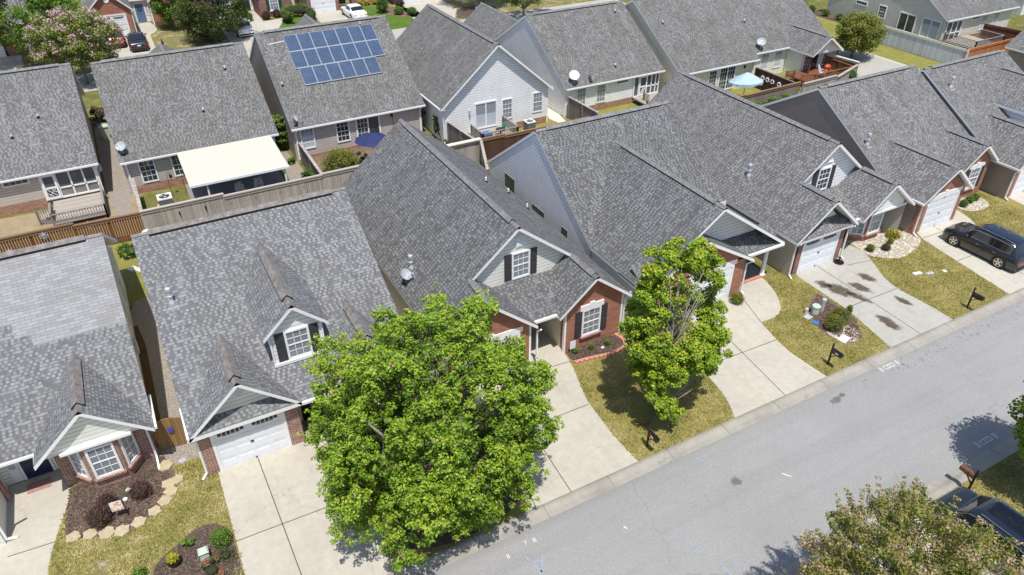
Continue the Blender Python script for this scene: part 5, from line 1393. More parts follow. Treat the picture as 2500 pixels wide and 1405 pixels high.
sheet('walkway',[(15.75,91.4),(19.3,92.1),(17.4,87.6),(15.55,87.8)],Z[3],'conc_new')
sheet('mulch_bed',chai([(36.9,81.4),(43,81.4),(44,86),(39.5,86.5),(38.3,84.5)],2,True),Z[2],'mulch')
sheet('flower_bed',chai([(30,88.2),(33,84.3),(34.6,86),(33.5,90.6),(31,90.4)],2,True),Z[2],'mulch_red'); sheet('flower_bed',[(28.4,93.4),(33,92.4),(33,94.2),(28.4,94.2)],Z[2],'mulch_red')
# ---- side road at the upper right
sheet('side_road',[(60.7,41),(68.6,41),(68.6,58),(66.5,66),(60.7,74)],Z[2],'conc_grey')
sheet('sidewalk',[(68.6,41),(69.15,41),(69.15,58),(68.6,58)],Z[3],'conc_new')
sheet('verge',[(69.15,40),(72.8,40),(72.8,56),(77,60),(77,75),(69.15,66)],Z[1],'lawn_back')
sheet('mulch_bed',chai([(75.3,55.5),(77.5,55.5),(77.6,66),(75.6,66)],1,True),Z[2],'mulch')
# ---- paint on the road
def dash(a,b,w,mat,name,z=Z[2]+.004):
    q=MB(); q.bar((a[0],a[1],z-.003),(b[0],b[1],z-.003),w,.014); return tag(q.build(name,M[mat]),kind='structure')
def pxl(*p): return p
blue=[((16.9,15.0),(17.3,14.2)),((13.9,12.2),(14.05,11.3)),((14.4,10.6),(14.4,9.9)),((30.4,14.6),(30.35,14.1)),((29.7,12.7),(29.6,12.3)),((28.6,11.2),(28.5,10.8)),((43.0,15.0),(42.8,14.5)),((8.3,14.2),(8.6,13.1)),((8.9,14.0),(8.5,13.4)),((7.6,13.6),(7.7,12.9))]
for a,b in blue: dash(a,b,.07,'paint_b','paint_mark')
for cx,cy in ((29.05,15.05),(28.6,9.75)):
    for dx in (-.62,-.52,.52,.62): dash((cx+dx,cy-.16),(cx+dx,cy+.16),.04,'paint_w','paint_mark',Z[2]+.02 if cy>15.2 or cy<9.4 else Z[2]+.004)
    for dy in (-.1,.1): dash((cx-.32,cy+dy),(cx+.32,cy+dy),.035,'paint_w','paint_mark')
    for dx in (-.32,.32): dash((cx+dx,cy-.13),(cx+dx,cy+.13),.035,'paint_w','paint_mark')
    for dx in (-.12,.0,.12): dash((cx+dx,cy-.05),(cx+dx+.05,cy+.05),.03,'paint_w','paint_mark')
text_flat('8',8.95,14.6,Z[2]+.005,.28,0,'paint_w','paint_mark'); text_flat('7',8.6,14.65,Z[2]+.005,.28,0,'paint_w','paint_mark'); text_flat('8',7.75,14.45,Z[2]+.005,.28,0,'paint_w','paint_mark')
for a,b in (((12.25,13.6),(12.3,13.45)),((19.5,12.6),(19.7,12.3)),((9.2,11.9),(9.4,11.7))): dash(a,b,.05,'paint_w','paint_mark')
def leaves(name,parent,C,per,size,mat,seed=0,spread=1.0,up=.5,tintbias=None,aspect=.55,label=None,cat=None,group=None,base=None,core=None,flat=.8,rise=0,tv=.16):
    """C: list of (x,y,z,r) clumps; many single leaf faces spread through each clump"""
    rg=np.random.default_rng(seed); C=np.array(C,dtype=float); n=len(C)
    w=np.maximum(C[:,3],.02)**2; w=w/w.sum(); cnt=np.maximum(3,(w*per).astype(int)); idx=np.repeat(np.arange(n),cnt); N=len(idx)
    d=rg.normal(size=(N,3)); d/=np.linalg.norm(d,axis=1)[:,None]; rr=rg.random(N)**(1/2.2)
    p=C[idx,:3]+d*(rr*C[idx,3])[:,None]*np.array([1,1,flat])*spread
    nrm=d*.7+rg.normal(size=(N,3))*.55+np.array([0,0,up]); nrm/=np.linalg.norm(nrm,axis=1)[:,None]
    t=np.cross(nrm,rg.normal(size=(N,3))); t/=np.linalg.norm(t,axis=1)[:,None]; b=np.cross(nrm,t)
    L=size*rg.uniform(.6,1.35,N)[:,None]; Wd=L*aspect
    mid=p+nrm*L*.08
    P=np.stack([p-t*L*.5,mid+b*Wd*.5-t*L*.05,p+t*L*.5,mid-b*Wd*.5-t*L*.05],1).reshape(-1,3)
    ct=rg.normal(0,tv,n)
    zc=(d[:,2]*rr)*.34  # leaves lighter towards each clump's top, shading put into the tint
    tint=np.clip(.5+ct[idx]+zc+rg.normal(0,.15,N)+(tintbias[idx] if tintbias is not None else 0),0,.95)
    me=bpy.data.meshes.new(name)
    if base is not None: P=P-np.array(base)
    elif parent is not None: P=P-np.array(ORG[parent.name])
    nf=N; allP=P; extra=0
    me.vertices.add(len(allP)); me.vertices.foreach_set('co',allP.astype(np.float32).ravel())
    me.loops.add(4*nf); me.loops.foreach_set('vertex_index',np.arange(4*nf,dtype=np.int32))
    me.polygons.add(nf); me.polygons.foreach_set('loop_start',np.arange(0,4*nf,4,dtype=np.int32)); me.polygons.foreach_set('loop_total',np.full(nf,4,dtype=np.int32))
    me.update(calc_edges=True)
    at=me.attributes.new('tint','FLOAT','FACE'); at.data.foreach_set('value',tint.astype(np.float32))
    me.materials.append(M[mat])
    o=bpy.data.objects.new(name,me); COL.objects.link(o)
    if parent is not None: o.parent=parent; ORG[o.name]=ORG[parent.name]
    if base is not None: o.location=base
    return tag(o,label,cat,group),tint
def addtint(o,frac,lo,hi,seed,zmin=None):
    """recolour a share of the leaves (flowers, seed heads)"""
    me=o.data; n=len(me.polygons); a=me.attributes['tint']; v=np.zeros(n,np.float32); a.data.foreach_get('value',v)
    rg=np.random.default_rng(seed); m=rg.random(n)<frac; v[m]=rg.uniform(lo,hi,m.sum()); a.data.foreach_set('value',v)
def limbs(parent,base,crown,trunk_r,n,mat,seed,split=1.6,lean=(0,0),twigs=0,name='trunk',sub=0):
    rg=random.Random(seed); q=MB(); bx,by,bz=base
    sp=Vector((bx+lean[0],by+lean[1],bz+split))
    q.tube([(bx,by,bz-.05),(bx+lean[0]*.4,by+lean[1]*.4,bz+split*.5),tuple(sp)],[trunk_r*1.35,trunk_r*1.05,trunk_r],10)
    pick=rg.sample(crown,min(n,len(crown)))
    for c in pick:
        e=Vector(c[:3]); m=(sp+e)/2+Vector((rg.uniform(-.3,.3),rg.uniform(-.3,.3),rg.uniform(.05,.4)))
        r0=trunk_r*rg.uniform(.35,.6); q.tube([tuple(sp-Vector((0,0,.1))),tuple(m),tuple(e)],[r0,r0*.55,r0*.16],6)
        for k in range(sub):
            u=rg.uniform(.45,.9); s=m.lerp(e,(u-.4)/.6) if u>.4 else m
            e2=s+Vector((rg.uniform(-1,1),rg.uniform(-1,1),rg.uniform(-.1,1)))*.9; q.tube([tuple(s),tuple(e2)],[r0*.25,r0*.07],5)
    return q.build(name,M[mat],parent,True)
def ell_clumps(c,r,n,seed,rmin,rmax,shell=.55,keep=None,zcut=None):
    rg=random.Random(seed); out=[]; k=0
    while len(out)<n and k<n*30:
        k+=1
        v=Vector((rg.gauss(0,1),rg.gauss(0,1),rg.gauss(0,1))).normalized()*(shell+(1-shell)*rg.random()**.6)
        p=(c[0]+v.x*r[0],c[1]+v.y*r[1],c[2]+v.z*r[2])
        if keep and not keep(p,v): continue
        out.append((*p,rg.uniform(rmin,rmax)))
    return out
# ---------------------------------------------------------------- the big crape myrtle in front
T=empty('crape_myrtle_tree',(6.6,17.4,0),'huge bright green tree with a broad round crown, in front of the dormer house','tree')
def sprays(c,r,n,seed,mr,per,keep=None,wob=.16,low=.0):
    """a crown made of separate leafy masses, each a dome of small clumps with painted shade: light tops, dark underside"""
    rg=random.Random(seed); C=[];T_=[]
    k=0;i=0
    while i<n and k<n*20:
        k+=1; u=(i+.5)/n; ph=math.asin(max(-1,min(1,1-2*u*(1-low)))); th=i*2.39996+rg.uniform(-.35,.35); i+=1
        q=1+rg.uniform(-wob,wob*.8)
        v=Vector((math.cos(ph)*math.cos(th),math.cos(ph)*math.sin(th),math.sin(ph)))*q
        p=Vector((c[0]+v.x*r[0],c[1]+v.y*r[1],c[2]+v.z*r[2]))
        if keep and not keep(p,v): continue
        m=rg.uniform(*mr); out=Vector((v.x,v.y,v.z*.8+.55)).normalized(); tone=rg.gauss(0,.07)
        for j in range(per):
            d=Vector((rg.gauss(0,1),rg.gauss(0,1),rg.gauss(0,1))).normalized()
            if d.dot(out)<-.35: d=-d
            e=p+d*m*rg.uniform(.5,1.0); C.append((e.x,e.y,e.z,m*rg.uniform(.2,.36))); T_.append(tone+.26*d.dot(out)-.10+.05*v.z)  # tint lighter outward and upward, painted shading of each mass
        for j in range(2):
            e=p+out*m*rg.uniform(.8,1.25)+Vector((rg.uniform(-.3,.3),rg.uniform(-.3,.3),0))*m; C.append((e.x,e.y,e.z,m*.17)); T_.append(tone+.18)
    return C,T_
c1,t1=sprays((6.65,18.1,4.65),(3.85,3.65,3.55),150,11,(.45,.85),16,keep=lambda p,v:p.z>.9)
c2,t2=sprays((6.6,18.0,4.4),(3.0,2.9,2.9),115,12,(.6,.95),9)
c3,t3=sprays((5.7,17.2,3.5),(3.2,2.7,2.3),34,13,(.5,.85),13,keep=lambda p,v:p.z>.9 and (v.x<.3 or v.y<0))
t2=[q-.22 for q in t2]  # inner masses tinted darker, crown shade painted into the leaves
cr=c1+c2+c3+[(2.7+random.uniform(-.4,.5),17.6+random.uniform(-.6,.6),3.3+random.uniform(-.9,.9),.24) for _ in range(16)]+[(10.6+random.uniform(-.6,.4),18.6+random.uniform(-.8,.8),3.6+random.uniform(-1.4,1.2),.26) for _ in range(18)]
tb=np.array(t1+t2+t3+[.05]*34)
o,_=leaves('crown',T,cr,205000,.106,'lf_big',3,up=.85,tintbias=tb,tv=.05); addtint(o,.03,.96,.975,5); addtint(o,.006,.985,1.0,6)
limbs(T,(6.6,17.4,0),cr,.13,34,'bark',5,1.1,sub=1)
for k,(dx,dy) in enumerate(((.35,.2),(-.3,.25),(.1,-.35))):
    q=MB(); e=random.Random(k).choice(cr); q.tube([(6.6+dx,17.4+dy,0),(6.6+dx*2,17.4+dy*2,1.6),e[:3]],[.1,.08,.03],8); q.build('trunk',M['bark'],T,True)
# ---------------------------------------------------------------- lopsided maple with bare twigs
T=empty('maple_tree',(17.3,18.05,0),'yellow green maple with bare grey twigs showing in its middle','tree')
pads=[]; rg=random.Random(21)
spec=[(15.5,18.1,8.0,.75),(16.3,18.3,8.5,.7),(17.2,18.4,8.75,.8),(18.1,18.2,8.5,.75),(18.9,18.2,8.1,.8),(19.5,18.0,7.2,.85),(15.6,17.9,6.9,.8),(15.1,18.0,5.9,.85),(14.9,17.7,5.0,.9),(15.4,17.4,4.2,.95),(16.2,17.2,3.9,.85),(15.2,17.5,3.3,.85),
      (16.6,16.9,3.2,.9),(17.6,16.8,3.3,.95),(18.6,16.9,3.5,1.0),(19.5,17.2,3.7,.95),(20.2,17.7,4.0,.85),(20.3,18.1,4.8,.8),(19.8,18.1,5.6,.8),(18.0,17.0,4.1,.8),(19.0,17.3,4.5,.85),(17.0,17.0,2.5,.7),(18.2,16.9,2.5,.75),(19.2,17.2,2.3,.75),(20.0,17.6,2.6,.7),
      (15.6,17.3,2.3,.7),(15.9,17.0,1.6,.65),(16.4,16.9,1.0,.6),(16.8,16.7,.75,.5),(16.0,17.2,4.9,.6),(17.4,19.2,6.0,1.1),(16.5,19.4,4.5,1.2),(18.5,19.4,4.5,1.2),(17.5,19.6,3.2,1.3),(16.4,18.6,7.6,.6),(18.6,18.5,7.5,.6)]
for x,y,z,r in spec:
    x=17.45+(x-17.45)*.74; z=.25+z*.92+(.75 if x>17.1 and z<3.4 else .25 if z<3.4 else 0)
    for _ in range(15):
        cl=lambda s_: max(-1.35,min(1.35,rg.gauss(0,1)))*s_
        pads.append((x+cl(r*.42),y+cl(r*.42),z+cl(r*.34),r*rg.uniform(.2,.4)))
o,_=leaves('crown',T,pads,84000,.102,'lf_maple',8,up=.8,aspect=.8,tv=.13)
sp_=[(17.4+rg.uniform(-1.1,1.1),17.8+rg.uniform(-.5,.5),rg.uniform(4.4,8.0),.22) for _ in range(60)]
leaves('sprigs',T,sp_,1500,.11,'lf_maple',9,up=.6,aspect=.8)
q=MB(); q.tube([(17.3,18.05,-.05),(17.35,18.0,.8),(17.4,18.05,2.4),(17.5,18.1,5.0),(17.5,18.1,7.8)],[.2,.15,.13,.07,.015],10)
for k in range(52):
    z0=rg.uniform(1.0,5.2); a=rg.uniform(0,6.28); s=(17.38+.02*z0,18.05,z0); L=rg.uniform(.9,2.3)*(1 if z0>2.5 else .9)
    m=(s[0]+L*.26*math.cos(a),s[1]+L*.25*math.sin(a),s[2]+L*.55); e=(s[0]+L*.48*math.cos(a),s[1]+L*.45*math.sin(a),min(8.6,s[2]+L*1.35))
    q.tube([s,m,e],[.045,.026,.008],5)
    for j in range(4):
        b=Vector(m).lerp(Vector(e),rg.random()); q.tube([tuple(b),tuple(b+Vector((rg.uniform(-.5,.5),rg.uniform(-.5,.5),rg.uniform(.2,.8))))],[.013,.004],4)
for k in range(9):
    a=rg.uniform(-2.6,-.4); q.tube([(17.33,18.0,rg.uniform(.5,1.3)),(17.33+.7*math.cos(a),18+.7*math.sin(a),1.0),(17.33+1.6*math.cos(a),18+1.5*math.sin(a),1.4+rg.random())],[.03,.02,.006],5)
q.build('trunk',M['twig'],T,True)
# ---------------------------------------------------------------- bronzed tree in the bottom right corner (base outside the picture)
def tree(name,label,base,cc,cr_,n,seed,per,size,mat,tr=.14,split=1.5,cmin=.3,cmax=.7,group=None,bark='bark',nl=16,asp=.55,shell=.5,keep=None,up=.6,sub=0,cat='tree',tv=.16):
    T=empty(name,base,label,cat,group)
    c=ell_clumps(cc,cr_,n,seed,cmin,cmax,shell,keep)
    o,_=leaves('crown',T,c,per,size,mat,seed,up=up,aspect=asp,tv=tv)
    limbs(T,base,c,tr,nl,bark,seed,split,sub=sub)
    return T,o
T=empty('bronzed_tree',(16.2,5.2,0),'sparse tree with bronzed reddish leaves on long shoots, bottom right corner','tree')
c=ell_clumps((16.2,5.5,4.2),(3.5,2.9,2.2),300,31,.2,.45,.35)
rg=random.Random(33)
for k in range(60):
    t=rg.uniform(0,6.28); ph=rg.uniform(.1,1.3); x=16.2+2.9*math.cos(t)*math.cos(ph); y=5.4+2.5*math.sin(t)*math.cos(ph); z=4.3+2.1*math.sin(ph)
    d=Vector((math.cos(t)*math.cos(ph)*.6+rg.uniform(-.3,.3),math.sin(t)*math.cos(ph)*.6+rg.uniform(-.3,.3),.55+math.sin(ph)*.5)).normalized()*rg.uniform(.14,.24)
    for j in range(6): c.append((x+d.x*j,y+d.y*j,z+d.z*j,.16-.016*j))
c=[p for p in c if not (p[0]+.6*p[2]>21.7 and p[0]>17.2)]
o,_=leaves('crown',T,c,72000,.082,'lf_red',34,up=.6,aspect=.6,tv=.18)
limbs(T,(16.2,5.2,0),c,.075,60,'bark',35,1.6,sub=1)
# maple at the right edge, most of it outside the picture
tree('maple_tree','dark green maple at the right edge, throwing its shadow across the road',(28.1,6.9,0),(28.1,6.9,4.1),(1.9,1.9,2.7),260,41,52000,.14,'lf_maple',.16,1.2,.4,.75,asp=.85,tv=.12)
# ---------------------------------------------------------------- trees behind
T,o=tree('crape_myrtle_tree','crape myrtle full of pink flowers, between the roofs at the upper left',(-2.75,77.9,0),(-2.6,78.3,4.0),(3.7,3.2,2.5),190,51,30000,.19,'lf_pink',.12,1.6,.35,.8,nl=22)
addtint(o,.025,.82,1.0,52)
pk=[c for c in ell_clumps((-2.6,78.3,4.0),(3.9,3.4,2.7),120,58,.22,.42,.92) if c[2]>2.6]
leaves('blossom',T,pk,2300,.16,'lf_pink',59,up=.8,tintbias=np.full(len(pk),.42),tv=.03)
tree('shade_tree','dense green tree in the top left corner',(-6.5,86.5,0),(-6.8,87,5.2),(5.2,4,3.4),170,53,24000,.25,'lf_green',.2,2,.6,1.1)
tree('shade_tree','small green tree beside the blue door house',(7.3,93.6,0),(7.2,93.4,3.6),(2.0,2,3.0),90,54,11000,.22,'lf_green',.13,1.2,.4,.8)
tree('shade_tree','dark olive leaved tree in front of the green door house',(10.2,85.4,0),(10.4,86,3.6),(3.7,3.2,3.4),200,55,30000,.2,'lf_dark',.16,1.3,.4,.9)
tree('shade_tree','tall tree with a pale bare trunk at the top of the picture',(41.6,84.3,0),(41.6,84.3,10.5),(4.5,4.5,4),150,56,14000,.3,'lf_green',.28,6.0,.6,1.2)
T,o=tree('crape_myrtle_tree','sparse crape myrtle with a few pink flowers above the white house roof',(44.0,78.0,0),(44.2,78.0,3.6),(4.6,2.4,1.9),100,57,11000,.2,'lf_green',.12,1.2,.35,.75)
tree('shade_tree','round leafy tree beside the side road, upper right',(66.3,49.3,0),(66.1,49.0,2.6),(2.2,2.1,1.7),130,58,18000,.19,'lf_olive',.13,1.0,.4,.8)
for i,(x,y,s) in enumerate(((66.0,57.5,1.5),(69.5,61.5,1.8),(72.0,66.5,2.0),(76.3,71.0,2.4))):
    tree('shade_tree',['yellow green bush tree beside the off white house roof','second yellow green tree up the side road','third yellow green tree up the side road','farthest yellow green tree up the side road, at the top edge'][i],(x,y,0),(x,y,s*1.1),(s,s,s*1.05),60,60+i,7000,.2,'lf_olive',.1,.5,.4,.7,nl=8,group='yellow green trees along the side road')
# ---------------------------------------------------------------- bushes
def bush(label,x,y,r,hh,mat,size=.06,per=1600,name='bush',cat='bush',group=None,seed=None,shell=.8,z0=0,tv=.12,asp=.6,neat=True):
    seed=seed if seed is not None else int(abs(x*37+y*91))
    T=empty(name,(x,y,z0),label,cat,group)
    n=max(8,int(26*max(r,.3)))
    c=ell_clumps((x,y,z0+hh*.5),(r*.85,r*.85,hh*.46),n,seed,r*.22,r*.36,shell)
    if neat: c+=[(x+r*.72*math.cos(t)*math.cos(u),y+r*.72*math.sin(t)*math.cos(u),z0+hh*.5+hh*.4*math.sin(u),r*.27) for u in (-.5,0,.5,1.0,1.45) for t in [2*math.pi*k/9+u for k in range(9)]]
    leaves('foliage',T,c,per,size,mat,seed,up=.7,aspect=asp,tv=tv)
    q=MB(); q.blob((x,y,z0+hh*.45),(r*.68,r*.68,hh*.42) if neat else (r*.38,r*.38,hh*.25),seed,.1); q.build('inner_core',M['bushcore'],T,True)  # dark core blob fills the bush to make it opaque
    return T
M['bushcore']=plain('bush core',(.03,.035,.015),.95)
bush('round dark red barberry bush in the left bed, the larger one nearer the walkway',-5.25,23.35,.55,.75,'lf_purple',.055,2600)
bush('dark red bush behind the larger barberry, near the little garden sign',-4.95,24.0,.42,.65,'lf_purple',.055,1600)
bush('mixed green and red bush right of the garden sign, below the bay window',-3.75,24.0,.48,.6,'lf_purple',.055,1800); 
bush('rounded green shrub at the corner of the lower bed by the driveway',-1.35,20.2,.45,.6,'lf_green',.055,2200)
bush('low bright green perennial clump in the lower bed',-2.5,20.65,.3,.3,'lf_green',.07,700,neat=False)
bush('small green plant at the bottom edge, left of the round pot',-4.2,20.1,.3,.35,'lf_green',.06,800)
bush('rose bush with red flowers at the bottom edge',-1.9,18.95,.55,.6,'lf_rose',.06,1800,neat=False)
bush('thin grey green plant above the red roses',-1.35,19.45,.4,.4,'lf_dark',.05,500,neat=False,shell=.4)
pot(-3.04,20.06,0,.24,.26,M['black'],'round dark pot of golden foliage in the lower bed'); bush('golden green plant in the round dark pot',-3.04,20.06,.26,.3,'lf_yellow',.05,900,name='potted_plant',cat='plant',z0=.22)
pot(3.2,23.55,0,.2,.35,M['black'],'dark pot beside the garage of the dormer house'); 
T=bush('spiky red and green plant in the dark pot beside the garage',3.2,23.55,.42,.85,'lf_olive',.16,900,name='potted_plant',cat='plant',z0=.3,asp=.2,neat=False,shell=.3)
for i,(x,y) in enumerate(((16.2,23.15),(17.05,23.05),(17.95,22.95))): bush('small clipped green bush under the shuttered window, '+['left','middle','right'][i]+' of three',x,y,.19,.32,'lf_green',.04,700,group='three small bushes under the brick gable')
bush('ball shaped bush at the garage corner beside the bulging walkway',26.2,22.55,.42,.62,'lf_olive',.05,2400)
for i,(x,y,r) in enumerate(((28.95,18.4,.55),(29.75,18.75,.58))): bush(['variegated round bush in the utility bed, nearer the street','variegated round bush in the utility bed, behind the other'][i],x,y,r,.85,'lf_olive',.05,2800,group='pair of variegated bushes')
bush('small pointed conifer beside the variegated bushes',30.55,18.85,.22,.75,'lf_olive',.05,700,neat=True)
bush('bright golden bush in the pebble bed by the bay window',39.6,23.2,.5,.5,'lf_yellow',.06,1800)
bush('small golden green bush below the brightest one in the pebble bed',38.8,22.75,.24,.35,'lf_olive',.05,600)
bush('rust tinged bush near the front of the pebble bed',37.95,22.4,.33,.4,'lf_purple',.05,900); bush('yellow green bush at the left of the pebble bed',37.0,22.75,.3,.45,'lf_olive',.05,900)
for i,(x,y) in enumerate(((47.1,23.65),(47.95,23.8),(48.6,23.85))): bush('clipped round bush in the far pebble bed, '+['left','middle','right'][i]+' of three',x,y,.34,.5,'lf_green',.05,1100,group='three round bushes in the far pebble bed')
bush('large feathery yellow green shrub in front of the taupe grey house',12.3,48.3,1.45,1.7,'lf_olive',.10,7000,neat=True)
bush('orange tinged shrub at the right of the feathery one',13.9,48.4,.6,1.2,'lf_olive',.1,1200,neat=False)
bush('tall glossy leaved shrub between the greige house and the solar house',9.55,54.3,.7,3.0,'lf_vine',.15,3800,neat=True)
bush('bright hosta like plant below the tall glossy shrub',9.6,51.6,.4,.5,'lf_green',.16,350,neat=False)
T=empty('planter_urn',(9.55,47.2,0),'dark urn planter with spiky leaves beside the grey dividing fence','planter'); q=MB(); q.lathe((9.55,47.2,0),[(.3,0),(.3,.05),(.16,.2),(.36,.55),(.4,.75),(.42,.8),(.34,.8),(.02,.72)],16); q.build('urn',M['black'],T)
bush('spiky plant in the dark urn',9.55,47.2,.5,.8,'lf_green',.32,260,name='potted_plant',cat='plant',z0=.7,asp=.12,neat=False,shell=.3)
bush('leafy plants at the foot of the grey fence behind the air conditioner',-.2,46.0,.5,.5,'lf_green',.08,900,neat=False)
bush('small dark shrub at the end of the brown fence',-2.3,43.6,.65,.8,'lf_green',.12,1200,neat=False)
bush('bronze shrub between the two left back houses',-2.3,67.0,.9,1.4,'lf_purple',.12,1800,neat=False)
for i,(x,y,r,l) in enumerate(((45.6,41.6,.8,'left'),(47.6,41.7,.9,'middle'),(49.3,41.9,.7,'right'))): bush('leafy shrub in front of the brown fence, '+l+' of three',x,y,r,1.6,'lf_vine',.1,2200,group='shrubs along the brown fence')
bush('yellow green shrub under the pale blue umbrella',48.3,43.6,.8,.8,'lf_olive',.1,1200,neat=False); bush('shrub with white flowers by the dark fence',50.6,44.2,.6,1.1,'lf_vine',.09,1200,neat=False)
bush('conifer at the right front of the red stained deck',59.2,43.4,.55,1.6,'lf_green',.08,1500); bush('conifer at the left front of the red stained deck',55.6,43.4,.6,1.3,'lf_green',.08,1500)
bush('vine climbing over the taupe fence beside the steep roof',13.0,44.8,.55,1.6,'lf_olive',.09,900,name='vine',cat='vine',neat=False,shell=.2)
for i,(x,y,z) in enumerate(((20.7,50.6,0),(20.55,53.2,0),(20.4,56,0))): bush('ivy climbing the side wall of the white gable house, '+['nearest','middle','farthest'][i]+' clump',x,y,.42,2.6,'lf_vine',.12,900,name='ivy',cat='ivy',group='ivy on the white gable house',neat=False,shell=.3)
for i in range(4): bush('weedy shrub in the gap beside the white gable house, '+['nearest','second','third','farthest'][i]+' of four',20.7+.12*i,46.3+1.3*i,.45,.6,'lf_green',.1,600,group='weeds beside the white gable house',neat=False)
bush('clipped square hedge block by the far driveway, left of the blue door walk',2.6,92.6,.45,.5,'lf_olive',.08,700)
bush('boxy green shrub beside the far green door walk',15.2,92.6,.7,1.0,'lf_green',.1,1100)
for i,(x,y) in enumerate(((17.2,92.4),(18.6,92.7),(19.9,92.6))): bush('dark purple shrub under the green shuttered window, '+['left','middle','right'][i]+' of three',x,y,.62,.95,'lf_purple',.1,1300,group='purple shrubs under the far window')
# horseshoe hedge
T=empty('hedge',(20.4,90,0),'thick clipped horseshoe hedge in front of the far houses','hedge'); c=[]
for k in range(16):
    t=-.7+k*(4.4/15); 
    for j in range(8): c.append((20.45+1.5*math.cos(t)+random.uniform(-.35,.35),90.0+1.9*math.sin(t)+random.uniform(-.35,.35),random.uniform(.3,1.35),.35))
leaves('foliage',T,c,9000,.1,'lf_green',77,up=.9,tv=.06)
q=MB(); q.tube([(20.45+1.5*math.cos(-.7+k*.44),90+1.9*math.sin(-.7+k*.44),.75) for k in range(11)],.5,10); q.build('inner_core',M['bushcore'],T,True)  # dark core tube fills the hedge to make it opaque
for i,x in enumerate((29.0,29.9,30.9,31.8)): bush('bright yellow mound in the far flower border, '+['first','second','third','fourth'][i]+' from the left',x,93.3-.25*i,.5,.6,'lf_yellow',.1,700,group='yellow mounds in the far border')
bush('upright dark green shrub in the far lawn bed',30.3,88.6,.85,1.9,'lf_green',.12,2200); bush('low green shrub in the far lawn bed, left',31.8,87.0,.75,.9,'lf_green',.1,1200); bush('low green shrub in the far lawn bed, right',33.1,86.0,.75,.9,'lf_green',.1,1200)
bush('purple shrub against the far brick pier',33.0,89.8,.7,1.2,'lf_purple',.1,1100); bush('green shrub at the far garage corner, beside the white sedan',26.4,91.7,.45,.8,'lf_green',.1,700)
for i,y in enumerate((56.2,58,59.8,61.8,64)): bush('low green bush in the bed along the sage house, '+['nearest','second','third','fourth','farthest'][i],76.4,y,.55,.8,'lf_green',.1,700,group='bushes along the sage house wall')

# ---------------------------------------------------------------- grass tufts over the front lawns
def inpoly(P,poly):
    x,y=P[:,0],P[:,1]; r=np.zeros(len(P),bool); n=len(poly)
    for i in range(n):
        x0,y0=poly[i]; x1,y1=poly[(i+1)%n]
        if y0==y1: continue
        c=((y0>y)!=(y1>y))&(x<(x1-x0)*(y-y0)/(y1-y0)+x0); r^=c
    return r
M['lf_grass']=leafmat('grass blade',[(0,(.085,.105,.022)),(.3,(.185,.185,.04)),(.55,(.31,.275,.075)),(.8,(.41,.34,.13)),(1,(.54,.45,.25))],.2)
def grass(rects,n,mat,seed,size,bias,base):
    rg=np.random.default_rng(seed); out=[]
    for x0,x1,y0,y1,f in rects:
        k=int(n*f); out.append(np.stack([rg.uniform(x0,x1,k),rg.uniform(y0,y1,k)],1))
    P=np.concatenate(out); m=np.ones(len(P),bool)
    for q in DR+BEDS: m&=~inpoly(P,[(a,b) for a,b in q])
    P=P[m]
    f=np.sin(P[:,0]*1.7+np.sin(P[:,1]*1.3)*1.5)*np.cos(P[:,1]*1.9+np.sin(P[:,0]*.9)*1.4)+.5*np.sin(P[:,0]*4.1+P[:,1]*3.3)*np.cos(P[:,1]*5.2-P[:,0]*2.1)
    if bias>.6:
        g_=f+.5*np.sin(P[:,0]*2.3-P[:,1]*1.7)+rg.normal(0,.25,len(P)); k_=g_<.75; P=P[k_]; f=f[k_]
    N=len(P)
    L=size*rg.uniform(.5,1.5,N); a=rg.uniform(0,6.283,N); h=L*rg.uniform(.15,.7,N); w=L*.22
    p=np.stack([P[:,0],P[:,1],np.full(N,.006)],1); d=np.stack([np.cos(a)*L,np.sin(a)*L,h],1); s=np.stack([-np.sin(a)*w,np.cos(a)*w,np.zeros(N)],1)
    V=np.stack([p-s,p+s,p+d+s*.4,p+d-s*.4],1).reshape(-1,3)-np.array(base)
    me=bpy.data.meshes.new('grass'); me.vertices.add(len(V)); me.vertices.foreach_set('co',V.astype(np.float32).ravel()); me.loops.add(4*N); me.loops.foreach_set('vertex_index',np.arange(4*N,dtype=np.int32)); me.polygons.add(N); me.polygons.foreach_set('loop_start',np.arange(0,4*N,4,dtype=np.int32)); me.polygons.foreach_set('loop_total',np.full(N,4,dtype=np.int32)); me.update(calc_edges=True)
    at=me.attributes.new('tint','FLOAT','FACE'); at.data.foreach_set('value',np.clip(bias+f*.24+rg.normal(0,.17,N),0,1).astype(np.float32)); me.materials.append(M[mat])
    o=bpy.data.objects.new('grass',me); COL.objects.link(o); o.location=base; return tag(o,'short mottled turf of the front lawns','grass',None,'stuff')
grass([(9.5,30.5,15.97,25,.5),(30.4,50,15.97,25,.42),(19,31,4,8.7,.2)],150000,'lf_grass',5,.07,.53,(20,18,0))
grass([(-7.4,-.9,15.97,26,1.0)],60000,'lf_grass',6,.07,.605,(-4,20,0))

